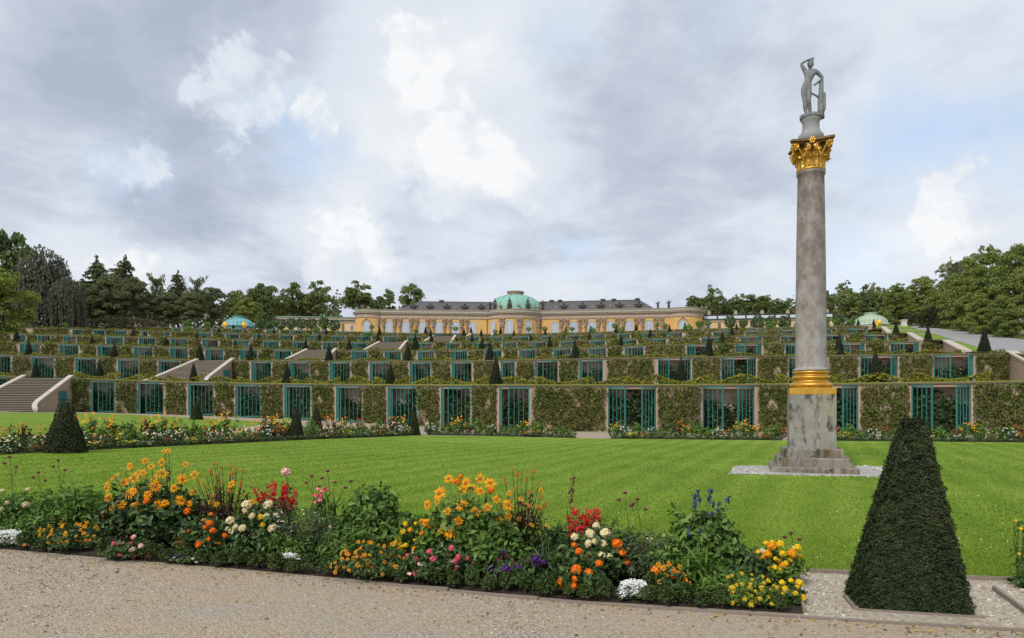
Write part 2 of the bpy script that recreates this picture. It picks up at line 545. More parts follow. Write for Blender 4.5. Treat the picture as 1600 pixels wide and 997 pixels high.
def bed_front(x):
    y = float(np.interp(x, BEDX, BEDY))
    return gd(x, y)


def bed_pt(x, f, depth=1.45):
    """photo x on the bed's front line, f = 0 front edge .. 1 back edge"""
    a = bed_front(x)
    dx = bed_front(x + 10); t = Vector((dx[0] - a[0], dx[1] - a[1])).normalized()
    n = Vector((-t.y, t.x))
    if n.y < 0: n = -n
    # stay on the sight line of x while moving back
    u = (x - 800) / FPX
    d = a[1] + f * depth
    return (u * d, d)


def sheet_poly(name, pts, mat, dz, label, cat, n=1, kind='structure', thick=None):
    """Flat polygon (X,Y) draped on the ground, dz above it, finely cut along X so that it follows the rise."""
    import bmesh
    bm = bmesh.new()
    vs = [bm.verts.new((p[0], p[1], 0)) for p in pts]
    bm.faces.new(vs)
    x0, x1 = min(p[0] for p in pts), max(p[0] for p in pts)
    for x in np.arange(math.floor(x0) + 0.37, x1, 2.0):
        bmesh.ops.bisect_plane(bm, geom=bm.verts[:] + bm.edges[:] + bm.faces[:], plane_co=(x, 0, 0), plane_no=(1, 0, 0))
    bmesh.ops.triangulate(bm, faces=bm.faces[:])
    for v in bm.verts: v.co.z = lift(v.co.x) + dz
    bm.normal_update()
    me = bpy.data.meshes.new(name); bm.to_mesh(me); bm.free()
    if me.polygons and me.polygons[0].normal.z < 0: me.flip_normals()
    me.materials.append(mat)
    return structure(name, me, label, cat)


def edge_front(xs, off=0.0):
    return [(bed_pt(x, off)) for x in xs]


LAWN_BACK = [(-60, 12.5), gd(-320, 737), gd(0, 712), gd(240, 699.5), gd(480, 688), gd(655, 681), gd(780, 682.5), gd(900, 685.5), gd(1250, 689), gd(1600, 692), gd(1900, 694), (60, 30)]
LAWN_FRONT = [(60, 3.5), gd(1750, 916), gd(1600, 910.5), gd(1255, 896.5)] + [bed_pt(x, 1.02) for x in (1180, 1000, 800, 600, 400, 200, 0, -300, -700)] + [(-60, 11.5)]
sheet_poly('lawn', LAWN_BACK + LAWN_FRONT, M_GRASS, 0.02, 'large mown green lawn round the tall column', 'lawn')
# soil of the near bed
sheet_poly('soil', [bed_pt(x, 1.0) for x in (-700, -300, 0, 300, 600, 900, 1100, 1243)] + [bed_pt(x, 0.03) for x in (1256, 1100, 900, 600, 300, 0, -300, -700)], M_SOIL, 0.012, 'dark soil strip under the foreground flowers', 'soil')
# pale gravel round the foreground yew
sheet_poly('gravel', [gd(1257, 897), gd(1600, 911), gd(1760, 917.5), bed_pt(1800, 0.0), bed_pt(1600, 0.0), bed_pt(1400, 0.0), bed_pt(1262, 0.0)], M_PALEGRAVEL, 0.008, 'pale gravel plot round the foreground yew pyramid', 'gravel')
# gravel pad of the column
CX, CY = (1267 - 800) / FPX * 17.4, 17.4
sheet_poly('gravel', [gd(1141, 742), gd(1392, 747), gd(1378, 730), gd(1150, 729.5)], mat_gravel('grey_pad_gravel', [(0.18, 0.17, 0.16), (0.32, 0.31, 0.29), (0.5, 0.48, 0.46)], 45, ((0.33, 0.31, 0.29), (0.40, 0.385, 0.36))), 0.028, 'grey gravel square under the column steps', 'gravel')

# left bed / back bed ------------------------------------------------------
def curve_pt(tab, x, off):
    y = float(np.interp(x, [p[0] for p in tab], [p[1] for p in tab]))
    X, d = gd(x, y)
    d += off
    return ((x - 800) / FPX * d, d)


LB = [(-320, 736.5), (0, 711.5), (240, 699), (480, 687.5), (655, 680.5)]
BB = [(664, 680), (780, 682), (900, 685), (1250, 688.5), (1600, 691.5), (1900, 693)]
lbx = [-320, -100, 0, 120, 240, 360, 480, 570, 650]
sheet_poly('soil', [curve_pt(LB, x, 2.6) for x in lbx] + [curve_pt(LB, x, 0.1) for x in lbx[::-1]], M_SOIL, 0.014, 'dark soil strip under the left flower bed', 'soil')
for xs, lb in (([668, 740, 820, 900], 'dark soil strip under the wall bed left of its gap'), ([955, 1060, 1150, 1222], 'dark soil strip under the wall bed beside the column'), ([1240, 1350, 1480, 1600, 1800], 'dark soil strip under the wall bed right of the column')):
    sheet_poly('soil', [curve_pt(BB, x, 2.4) for x in xs] + [curve_pt(BB, x, 0.1) for x in xs[::-1]], M_SOIL, 0.014, lb, 'soil')
llx = [-500, -200, 0, 120, 240, 330]
sheet_poly('lawn', [(-110, 61), (-62, 60), gd(0, 644.5), gd(110, 645.5), gd(200, 648), gd(300, 653), gd(430, 660)] + [curve_pt(LB, x, 5.0 + 0.012 * max(0, x)) for x in llx[::-1]] + [(-70, 17)], M_GRASS, 0.02, 'sunlit lawn strip between the left bed and the lowest wall', 'lawn')

# ------------------------------------------------------------------ terrace walls
YT = {
    1: [(-300, 578), (0, 587.5), (110, 591), (250, 596), (400, 599), (550, 601), (700, 602), (885, 602), (1000, 601.6), (1200, 600.6), (1400, 598.6), (1600, 595.8), (2000, 589)],
    2: [(-300, 543), (0, 554), (150, 558.5), (300, 562.5), (400, 563.5), (500, 564), (700, 564.2), (800, 562.5), (900, 560.5), (1050, 558), (1200, 556), (1400, 554), (1582, 551.5)],
    3: [(-300, 523), (0, 534), (150, 538.5), (300, 542.5), (425, 546), (575, 547.3), (750, 546.3), (925, 542), (1075, 537.5), (1325, 535), (1478, 533)],
    4: [(-300, 508), (0, 521), (150, 524.5), (300, 528), (400, 531.5), (575, 534.5), (700, 535), (800, 534), (925, 531), (1075, 527), (1225, 523), (1421, 521.2)],
    5: [(-150, 508), (0, 511.5), (100, 513), (250, 517), (400, 521.5), (600, 525), (800, 526), (925, 522), (1075, 518), (1200, 515.5), (1380, 511.5)],
    6: [(105, 510), (250, 511.5), (400, 513.5), (600, 519.5), (700, 521.5), (800, 521.5), (925, 519), (1070, 514), (1200, 511.5), (1345, 508.5)],
}
HW = 3.2


def wall_pt(k, x):
    tab = YT[k]
    y = float(np.interp(x, [p[0] for p in tab], [p[1] for p in tab]))
    # smooth the table a little
    y = (y * 2 + sum(float(np.interp(x + q, [p[0] for p in tab], [p[1] for p in tab])) for q in (-50, 50) if tab[0][0] <= x + q <= tab[-1][0])) / (2 + sum(1 for q in (-50, 50) if tab[0][0] <= x + q <= tab[-1][0]))
    d = (HW * k - 1.6) * FPX / (yh(x) - y)
    return Vector(((x - 800) / FPX * d, d))


def wall_frame(k, x):
    """point, unit direction to the right, unit normal towards the viewer"""
    p = wall_pt(k, x)
    lo, hi = YT[k][0][0], YT[k][-1][0]
    a = wall_pt(k, max(lo, x - 40)); b = wall_pt(k, min(hi, x + 40))
    t = (b - a).normalized()
    return p, t, Vector((t.y, -t.x))


GATES = {
    1: [(-28, 12.5), (142, 179.5), (215.6, 256), (294, 334), (367.5, 407.5), (444, 485.6), (525, 566), (605.6, 652), (689, 735.6), (780, 827.5), (950, 1025), (1097.6, 1179), (1255, 1341), (1424, 1517), (1620, 1720)],
    2: [(-18, 17), (50, 85), (117.5, 151), (184, 217), (247.5, 281), (392.5, 424), (452, 484), (515, 547.5), (577.5, 609), (640, 673), (705.6, 737.5), (782.5, 805), (835.6, 872), (905, 942.5), (1028, 1079.5), (1127, 1181.5), (1232, 1290), (1344, 1403), (1459, 1521)],
    3: [(30.6, 63), (92.5, 123), (152, 182.5), (209, 239), (265.6, 294), (320.6, 349), (375, 402.5), (429, 455), (549, 574), (600.6, 627), (652.5, 679), (704, 730.6), (757, 784), (811, 837.5), (865, 892.5), (920, 947.5), (976, 1006), (1073, 1113), (1149, 1190), (1227, 1270), (1310, 1351), (1391, 1436)],
    4: [(20, 40), (59, 79), (99, 119), (166, 192.5), (217, 243), (267, 293), (316, 341), (364, 389), (412, 436), (458, 481), (504, 528), (549, 574), (653, 675), (697.5, 719), (740, 766), (785, 807.5), (831, 854), (876, 899), (922.5, 946), (975, 995), (1016.5, 1041), (1096, 1126), (1157, 1190.5), (1220, 1252), (1286, 1319), (1352, 1386)],
    5: [(113, 129), (146, 164), (180, 199), (221, 231), (256, 266), (310, 331), (353, 374), (395, 416), (437.5, 458), (480, 499), (519, 539), (560, 580), (600, 620), (637.5, 659), (729, 749), (767.5, 785), (807.5, 826), (846, 866), (886, 905), (927, 945), (966, 984), (1004, 1025), (1044, 1066), (1114, 1141), (1165, 1192), (1217, 1244), (1270, 1299), (1325, 1354)],
    6: [(270, 283), (307, 317), (331, 341), (362.5, 380), (416, 436), (453, 474), (490, 509), (527, 547), (565, 583), (602.5, 620), (637, 655), (677.5, 696), (706, 722), (786, 802), (820, 838), (855, 872), (890, 906), (927, 944), (962, 978), (995, 1009), (1031, 1047), (1080, 1098), (1125, 1136), (1168, 1195), (1216, 1240), (1308, 1322)],
}
STAIRS = {1: (40, 108), 2: (310, 361), 3: (481, 523), 4: (594, 633), 5: (678, 710), 6: (737, 769)}
KINK = {1: 885, 2: 985, 3: 1040, 4: 1070, 5: 1090, 6: 1100}
WNAME = {1: 'lowest', 2: 'second', 3: 'third', 4: 'fourth', 5: 'fifth', 6: 'topmost'}
NICHE = 1.0


def sweep(pts, nrm, prof, zf):
    """Sweep profile (offset along normal, z) along points. Closed profile."""
    V = []; k = len(prof)
    for p, n in zip(pts, nrm):
        for o, z in prof: V.append((p.x + n.x * o, p.y + n.y * o, zf(p.x, p.y) + z))
    F = []
    for i in range(len(pts) - 1):
        for j in range(k): F.append((i * k + j, (i + 1) * k + j, (i + 1) * k + (j + 1) % k, i * k + (j + 1) % k))
    F.append(tuple(range(k))); F.append(tuple(range((len(pts) - 1) * k, len(pts) * k))[::-1])
    return V, F


def ivy_mesh(w, h, n, seed, size, holes=0.45):
    rg = np.random.default_rng(seed)
    P = []
    ph = rg.uniform(0, 6.28, 6)
    while len(P) < n:
        x = rg.uniform(-w / 2, w / 2); z = rg.uniform(0.03, h) + (max(0, rg.normal(-0.02, 0.13)) if seed % 3 == 2 else 0)
        q = math.sin(x * 2.1 + ph[0]) * math.sin(z * 1.7 + ph[1]) + 0.6 * math.sin(x * 4.7 + z * 3 + ph[2]) + 0.4 * math.sin(z * 6.1 - x * 2 + ph[3])
        e = min(w / 2 - abs(x), 0.3) / 0.3
        if q < -holes * 1.9 - (0.75 - 0.45 * (seed % 3)) and rg.random() > 0.25: continue
        if e < 0.2 + 0.3 * math.sin(z * 4 + ph[4] + (3 if x > 0 else 0)) and rg.random() > 0.35: continue
        P.append((x, -0.05 - rg.random() ** 1.5 * 0.17 - 0.12 * max(0, q) - 0.05 * (z > h - 0.2), z))
    V, F = leaves(P, np.tile([0, -1, 0.35], (n, 1)), size, 0.85, rg, jitter=0.8, along=np.tile([0, -0.2, -1.0], (n, 1)))
    return mk_mesh('ivy', V, F, M_IVY)


IVY = {}
for w in (1.2, 2.0, 2.8, 4.0, 6.5):
    IVY[w] = [ivy_mesh(w, 3.08, int(w * 640), 11 + int(w * 10) + s, 0.15, 0.30 + 0.12 * s) for s in range(3)]
IVYFAR = {w: [ivy_mesh(w, 3.08, int(w * 210), 51 + int(w * 10) + s, 0.27, 0.30 + 0.12 * s) for s in range(3)] for w in (1.2, 2.0, 2.8, 4.0, 6.5)}


def swag_mesh(w, n, seed, size, inv):
    rg = np.random.default_rng(seed)
    P = []
    for _ in range(n):
        x = rg.uniform(-w / 2, w / 2)
        c = 0.5 + 0.5 * math.cos(2 * math.pi * x / w)
        c = c if not inv else 1 - c
        top = 0.20 + 0.46 * c ** 1.3
        z = top * rg.random() ** 0.55
        P.append((x, rg.normal(0, 0.10), z))
    V, F = leaves(P, np.tile([0, -0.7, 0.7], (n, 1)), size, 0.85, rg, jitter=0.7)
    return mk_mesh('vine', V, F, M_SWAG)


SWAG = [swag_mesh(4.0, 620, 70 + s, 0.14, s % 2 == 1) for s in range(4)]
SWAGFAR = [swag_mesh(4.0, 260, 80 + s, 0.22, s % 2 == 1) for s in range(4)]


def fig_mesh(seed):
    rg = np.random.default_rng(seed)
    P = []; 
    for c in range(24):
        cx, cz = rg.uniform(-1.2, 1.2), rg.uniform(0.05, 1.75)
        n = int(rg.integers(50, 80))
        P.append(np.stack([rg.normal(cx, 0.28, n), rg.normal(0, 0.12, n), np.abs(rg.normal(cz, 0.26, n)) + 0.05], 1))
    P = np.concatenate(P)
    V, F = leaves(P, np.tile([0, -1, 0.4], (len(P), 1)), 0.22, 0.7, rg, jitter=0.8)
    b = MB()
    for c in range(4):
        x = rg.uniform(-0.5, 0.5); b.tube([(0.1 * c - 0.2, 0.05, 0), (x, 0.05, 0.8), (x * 1.8, 0.05, 1.7)], [0.03, 0.02, 0.01], 4)
    bv, bf = mb_tris(b)
    V, F, M = cat_meshes([(V, F, 0), (bv, bf, 1)])
    return mk_mesh('fig', V, F, [M_FIG, M_BARK], M)


FIG = [fig_mesh(200 + s) for s in range(5)]

_leafcache = {}


def gate_leaf_mesh(w, h, bars):
    """x from 0 (hinge) to w, thickness about y = 0"""
    key = (round(w, 1), bars)
    th = 1.5 if bars else 1.0
    if key in _leafcache: return _leafcache[key]
    w = round(w, 1)
    b = MB()
    s = 0.085 * th
    b.box(0, s, -0.04, 0.04, 0, h); b.box(w - s, w, -0.04, 0.04, 0, h)
    b.box(s, w - s, -0.035, 0.035, h - 0.10, h - 0.001); b.box(s, w - s, -0.035, 0.035, 0.001, 0.11)
    if bars:
        n = max(2, round(w / 0.38))
        for i in range(1, n):
            x = s + (w - 2 * s) * i / n
            b.box(x - 0.03, x + 0.03, -0.03, 0.03, 0.11, h - 0.10)
    _leafcache[key] = b.mesh('gate_leaf', M_GREEN)
    return _leafcache[key]


_bar = MB().box(-0.018, 0.018, -0.018, 0.018, 0.11, 2.89).mesh('bar', M_GREEN)
GH = 2.99
gate_no = 0


def make_wall(k):
    far = k >= 4
    tab = YT[k]
    xs0, xs1 = tab[0][0], tab[-1][0]
    st = STAIRS[k]
    root_p = wall_pt(k, (max(xs0, 0) + min(xs1, 1600)) / 2)
    root = thing('terrace_wall', {1: 'lowest long terrace wall with the tallest niches, closest to the lawn', 2: 'second terrace wall up from the lawn, with niches and ivy', 3: 'third terrace wall up from the lawn, with niches and ivy', 4: 'fourth terrace wall up from the lawn, with niches and ivy', 5: 'fifth terrace wall up, just below the topmost one', 6: 'topmost terrace wall directly below the yellow palace'}[k], 'wall', (root_p.x, root_p.y, lift(root_p.x) + HW * (k - 1)), 0, 'terrace walls of the hillside')
    loc = np.array(root.location)
    zf = lambda X, Y: HW * (k - 1) + lift(X)
    # break points
    bps = []
    ops = [(a, b, 'gate') for a, b in GATES[k] if a >= xs0 and b <= xs1] + [(st[0], st[1], 'stair')]
    ops.sort()
    cur = xs0; piers = []
    for a, b, t in ops:
        piers.append((cur, a)); cur = b
    piers.append((cur, xs1))
    pb = MB()
    def fr(x): return wall_frame(k, x)
    def prism_between(xa, xb, o0, o1, z0, z1, mb, n=1):
        xs = [xa + (xb - xa) * i / n for i in range(n + 1)]
        pts = []; nr = []
        for x in xs:
            p, t, nn = fr(x); pts.append(p); nr.append(nn)
        V, F = sweep(pts, nr, [(o0, z0), (o1, z0), (o1, z1), (o0, z1)], zf)
        mb.add(np.array(V) - loc, F)
    for a, b in piers:
        prism_between(a, b, 0.0, -NICHE, -0.6, HW - 0.28, pb, max(1, int((b - a) / 60)))
    link('wall', pb.mesh('wall', M_PLASTER), root)
    jm = MB()
    for a, b, t in ops:
        if t != 'gate': continue
        for e, sg in ((a, -1), (b, 1)):
            p, t_, n_ = fr(e)
            jm = MB()
            w_ = 0.12 if k < 3 else 0.18
            q0, q1 = (p, p + t_ * sg * w_)
            V = []
            for zz in (-0.1, HW - 0.281):
                for q in (q0 + n_ * 0.012, q1 + n_ * 0.012, q1 - n_ * 0.05, q0 - n_ * 0.05 - t_ * sg * 0.012): V.append((q.x, q.y, zf(q.x, q.y) + zz))
            jm.add(np.array(V) - loc, [(0, 1, 2, 3), (4, 5, 6, 7), (0, 1, 5, 4), (1, 2, 6, 5), (2, 3, 7, 6), (3, 0, 4, 7)])
            link('jamb', jm.mesh('jamb', M_JAMB), root)
    # niche backs
    nb = MB()
    for a, b, t in ops:
        if t == 'gate':
            prism_between(a - 4, b + 4, -NICHE - 0.004, -NICHE - 0.25, -0.6, HW - 0.28, nb)
    link('niche_back', nb.mesh('niche_back', mat_noise('niche_plaster', [(0.22, 0.17, 0.14), (0.42, 0.345, 0.29), (0.5, 0.42, 0.36)], 1.1, 0.9)), root)
    # head band, coping and turf edge as continuous sweeps left and right of the stair
    hb, cb, tb = MB(), MB(), MB()
    for (a, b) in ((xs0, st[0]), (st[1], xs1)):
        if b - a < 3: continue
        n = max(2, int((b - a) / 40))
        prism_between(a, b, -0.005, -NICHE - 0.25, HW - 0.279, HW - 0.10, hb, n)
        prism_between(a, b, 0.07, -0.55, HW - 0.099, HW, cb, n)
        prism_between(a, b, 0.03 if k == 1 else -0.03, -0.75, HW + 0.001, HW + (0.06 if k == 1 else 0.025), tb, n)
    link('head_band', hb.mesh('head_band', M_PLASTER), root)
    link('coping', cb.mesh('coping', M_COPING), root)
    link('turf_edge', tb.mesh('turf_edge', M_TURFEDGE), root)
    # gates, figs, ivy, swags
    gi = 0
    vis = [(a, b) for a, b, t in ops if t == 'gate']
    for a, b in vis:
        gi += 1
        pa, ta, na = fr(a); pb_, tb_, nb_ = fr(b)
        W = (pb_ - pa).length
        left_sec = (a + b) / 2 < KINK[k]
        c = (pa + pb_) / 2
        t = (pb_ - pa).normalized()
        rz = math.atan2(t.y, t.x)
        z0 = zf(c.x, c.y) + 0.06
        onscreen = -30 < (a + b) / 2 < 1640
        lab = ('teal iron gate with one wide leaf, ' if left_sec else 'teal iron gate with two leaves ajar, ') + '%s from the left on the %s terrace wall' % (ordw(gi), WNAME[k])
        g = thing('iron_gate', lab, 'gate', (c.x, c.y, z0), rz, 'teal gates before the terrace niches')
        lw = 0.66 * W if left_sec else 0.5 * W - 0.04
        near = k <= 2
        if left_sec:
            # left leaf folded back along the sight line, right leaf nearly facing the viewer
            sight = math.degrees(math.atan2(c.y, c.x))
            la = sight - 180 - math.degrees(rz) + {1: 6, 2: 11, 3: 20}.get(k, 24)
            ra = 180 + 12 + (gi * 37 % 9)
            specs = [(-W / 2 + 0.02, la, 0.55 * W), (W / 2 - 0.02, ra, lw)]
        else:
            specs = [(-W / 2 + 0.02, -44 - (gi * 31 % 10), lw), (W / 2 - 0.02, 180 + 44 + (gi * 17 % 12), lw)]
        for hx, ang, w_ in specs:
            w_ = round(w_, 1)
            lf = link('gate_leaf', gate_leaf_mesh(w_, GH, not near), g, (hx, 0.045, 0), R(ang))
            if near:
                n = max(2, round(w_ / 0.38))
                for i in range(1, n):
                    link('bar', _bar, lf, (0.085 + (w_ - 0.17) * i / n, 0, 0))
        if W > 0.8:
            p = c - Vector((-t.y, t.x)) * -0.62
            sc = min(1.4, W / 2.25)
            f = link('fig_shrub', FIG[(gi * 3 + k) % 5], None, (p.x, p.y, zf(p.x, p.y)), rz, (sc, 1.0, 1.0 + 0.4 * ((gi * 7 + k) % 5) / 5))
            tag(f, 'dark fig shrub in the niche behind the %s gate from the left, %s terrace wall' % (ordw(gi), WNAME[k]), 'shrub', 'fig shrubs inside the terrace niches')
    pi = 0
    for a, b in piers:
        if b - a < 6: continue
        pi += 1
        pa, ta, na = fr(a); pb_, tb_, nb_ = fr(b)
        W = (pb_ - pa).length
        nseg = max(1, round(W / 9))
        for s in range(nseg):
            q0 = a + (b - a) * s / nseg; q1 = a + (b - a) * (s + 1) / nseg
            p0, p1 = wall_pt(k, q0), wall_pt(k, q1)
            w = (p1 - p0).length
            c = (p0 + p1) / 2; t = (p1 - p0).normalized()
            key = min(IVY, key=lambda v: abs(v - w * 0.88))
            me = (IVYFAR if k >= 3 else IVY)[key][(pi * 5 + s + k) % 3]
            side = -1 if k == 1 and q0 < 300 else 1
            o = link('ivy_panel', me, None, (c.x, c.y, zf(c.x, c.y)), math.atan2(t.y, t.x), (w * (0.93 if (pi * 7 + k) % 3 else 0.86) / key * (1 if (pi + k) % 2 else -1), 1, 1))
            tag(o, '%s ivy on the %s pier from left, %s terrace wall%s' % (('dense olive', 'browning patchy', 'leafy green')[(pi + k) % 3], ordw(pi), WNAME[k], '' if nseg == 1 else ', %s stretch' % ORD[s]), 'ivy', 'ivy panels on the terrace walls')
    # vine swags along the edge
    if k <= 5:
        si = 0
        for (a, b) in ((max(xs0, -60), st[0] - 2), (st[1] + 4, min(xs1, 1660))):
            if b - a < 12: continue
            pts = [wall_pt(k, a)]
            x = a
            while True:
                x2 = x; p = wall_pt(k, x)
                while x2 < b and (wall_pt(k, x2) - p).length < 4.0: x2 += 2
                if x2 >= b: break
                q = wall_pt(k, x2)
                c = (p + q) / 2; t = (q - p).normalized(); nn = Vector((t.y, -t.x))
                c = c - nn * 0.6
                si += 1
                o = link('vine_swag', (SWAGFAR if k >= 3 else SWAG)[(si * 3 + k) % 4], None, (c.x, c.y, zf(c.x, c.y) + HW + 0.03), math.atan2(t.y, t.x), (1.03, 1, (1.0 if k == 1 else 0.62) * (0.9 + 0.25 * ((si * 13 + k) % 7) / 7)))
                tag(o, 'yellow-green vine garland, %s from the left along the top of the %s terrace wall' % (ordw(si), WNAME[k]), 'vine', 'vine garlands along the terrace edges')
                x = x2


for _k in range(1, 7): make_wall(_k)

# terrace floors ------------------------------------------------------------
def terrace_floor(k):
    t0, t1 = YT[k], YT.get(k + 1)
    V = []; rows = 0
    if k < 6:
        A0, A1 = t0[0][0], t0[-1][0]; B0, B1 = t1[0][0], t1[-1][0]
        n = 60; m = 5
        for i in range(n + 1):
            p, _, nn = wall_frame(k, A0 + (A1 - A0) * i / n); p = p - nn * 0.3
            q, _, n2 = wall_frame(k + 1, B0 + (B1 - B0) * i / n); q = q - n2 * 1.2
            for j in range(m + 1):
                r = p.lerp(q, j / m); V.append((r.x, r.y, HW * k + lift(r.x) + 0.002))
    else:
        return
    F = np.array([(i * (m + 1) + j, (i + 1) * (m + 1) + j, (i + 1) * (m + 1) + j + 1, i * (m + 1) + j + 1) for i in range(n) for j in range(m)])
    structure('terrace_floor', mk_mesh('terrace_floor', V, F, M_FARGRAVEL), 'gravel walk on top of the %s terrace wall' % WNAME[k], 'terrace')


for _k in range(1, 6): terrace_floor(_k)

PLAT = 19.2


def plateau():
    xs = np.linspace(-260, 260, 66); 
    V = []; F = []
    rows = 14
    for x in xs:
        # front edge follows the topmost wall
        pts6 = [wall_pt(6, q) for q in (105, 250, 400, 600, 800, 925, 1070, 1200, 1345)]
        y0 = float(np.interp(x, [p.x for p in pts6], [p.y for p in pts6])) + 0.9
        for j in range(rows):
            y = y0 + (360 - y0) * (j / (rows - 1)) ** 2
            V.append((x, y, PLAT + lift(x) + 0.003 + min(1.4, max(0, (y - y0 - 4) * 0.08))))
    F = np.array([(i * rows + j, (i + 1) * rows + j, (i + 1) * rows + j + 1, i * rows + j + 1) for i in range(len(xs) - 1) for j in range(rows - 1)])
    structure('plateau', mk_mesh('plateau', V, F, M_FARGRAVEL), 'gravel forecourt on the hilltop in front of the palace', 'forecourt')


plateau()


EDGE = [(20, 24.5), (47.5, 38.6), (59.4, 43.5), (60.0, 39.9), (81.0, 51.5), (81.6, 48.7), (102.0, 59.3), (102.6, 56.6), (120.0, 65.3), (120.6, 63.2), (145.0, 74.0), (330.0, 140.0)]


def edge_x(d):
    """right end of the terraces at depth d (a sawtooth: each end wall runs down to the wall below)"""
    return float(np.interp(d, [q[0] for q in EDGE], [q[1] for q in EDGE]))


def road_l(d): return 42.3 + 0.489 * (d - 60.2)
def road_r(d): return 61.7 + 0.379 * (d - 82.3)


def slope_z(d): return min(HW * 6 + 1.0, 6.4 + 0.149 * (d - 59.1))


def strip(name, fs, d0, d1, dz, mat, label, cat, nd=24):
    V = []; m = len(fs)
    for i in range(nd + 1):
        d = d0 + (d1 - d0) * i / nd
        for f in fs: V.append((f(d), d, slope_z(d) + dz))
    F = np.array([(i * m + j, i * m + j + 1, (i + 1) * m + j + 1, (i + 1) * m + j) for i in range(nd) for j in range(m - 1)])
    return structure(name, mk_mesh(name, V, F, mat), label, cat)


M_SLOPE = mat_grass('slope_grass', (0.09, 0.12, 0.02), (0.13, 0.17, 0.03), (0.18, 0.20, 0.05))
M_SLOPE2 = mat_noise('dry_grass', [(0.11, 0.12, 0.035), (0.19, 0.18, 0.07)], 1.5, 0.95)
strip('hillside', [edge_x, lambda d: edge_x(d) + 15, lambda d: edge_x(d) + 40, lambda d: edge_x(d) + 160], 36, 330, 0.0, M_SLOPE2, 'grassy slope beside the right ends of the terraces', 'hillside', 500)
strip('road', [road_l, road_r], 60.25, 150, 0.03, M_ROAD, 'grey paved ramp climbing beside the terraces on the right', 'road')
for i, (a, b) in enumerate([(61.2, 78), (83, 99), (104, 117), (123, 138)]):
    strip('lawn', [lambda d: edge_x(d) + 0.2, lambda d: max(edge_x(d) + 0.6, road_l(d) - 0.15)], a, b, 0.045, M_GRASS, 'small bright lawn patch between terrace end and paved ramp, %s going uphill' % ORD[i], 'lawn', 6)
for i, (a, b) in enumerate([(79, 95), (101, 118), (124, 138)]):
    strip('lawn', [lambda d: road_r(d) + 0.5, lambda d: road_r(d) + 6.5], a, b, 0.04, M_SLOPE, 'dull grass patch right of the paved ramp, %s going uphill' % ORD[i], 'lawn', 4)
for i, (d0, d1) in enumerate([(78.3, 80.9), (99.3, 101.9), (117.3, 119.9)]):
    strip('path', [lambda d: edge_x(d) + 0.2, lambda d: max(edge_x(d) + 0.6, road_l(d) + 0.1)], d0, d1, 0.038, M_ROAD, 'level cross path joining the ramp at the %s terrace end' % ORD[i + 2], 'path', 2)
for k, (qx, qd) in {2: (38.4, 47.5), 3: (39.8, 60.3), 4: (48.6, 81.9), 5: (56.5, 102.9), 6: (63.1, 120.9)}.items():
    # sloping end wall at the right end of each terrace
    p = wall_pt(k, YT[k][-1][0])
    b = MB(); c = MB()
    z1 = HW * k + 0.12; z0 = HW * (k - 1)
    V = [(p.x, p.y + 0.7, z0 - 0.5), (p.x, p.y + 0.7, z1), (qx, qd, z0 + 0.18), (qx, qd, z0 - 0.5)]
    V += [(v[0] + 0.6, v[1] - 0.2, v[2]) for v in V]
    F = [(0, 1, 2, 3), (7, 6, 5, 4), (0, 4, 5, 1), (1, 5, 6, 2), (2, 6, 7, 3), (3, 7, 4, 0)]
    b.add(V, F)
    V = [(p.x - 0.08, p.y + 0.7, z1 + 0.002), (p.x + 0.7, p.y + 0.5, z1 + 0.002), (qx + 0.7, qd - 0.2, z0 + 0.182), (qx - 0.08, qd, z0 + 0.182)]
    V += [(v[0], v[1], v[2] + 0.14) for v in V]
    c.add(V, [(0, 3, 2, 1), (4, 5, 6, 7), (0, 1, 5, 4), (1, 2, 6, 5), (2, 3, 7, 6), (3, 0, 4, 7)])
    o = link('retaining_wall', b.mesh('retaining_wall', M_PLASTER))
    tag(o, 'pale sloping end wall closing the right end of the %s terrace' % WNAME[k], 'wall', 'sloping end walls of the terraces')
    link('coping', c.mesh('coping', M_PALESTONE), o)

# left ramp up to the plateau
def left_ramp():
    V = []; n = 8
    for i in range(n + 1):
        f = i / n
        for x in (-260, -190, wall_pt(6, 105).x + 2 - 6 * (1 - f)):
            y = 122 + (178 - 122) * f if x < -150 else 138 + (176 - 138) * f
            V.append((x, y, HW * 5 + lift(x) + 0.05 + (HW + 0.25) * f))
    F = np.array([(i * 3 + j, i * 3 + j + 1, i * 3 + j + 4, i * 3 + j + 3) for i in range(n) for j in range(2)])
    structure('road', mk_mesh('road', V, F, M_FARGRAVEL), 'pale gravel ramp at the far left end of the terraces', 'road')


left_ramp()

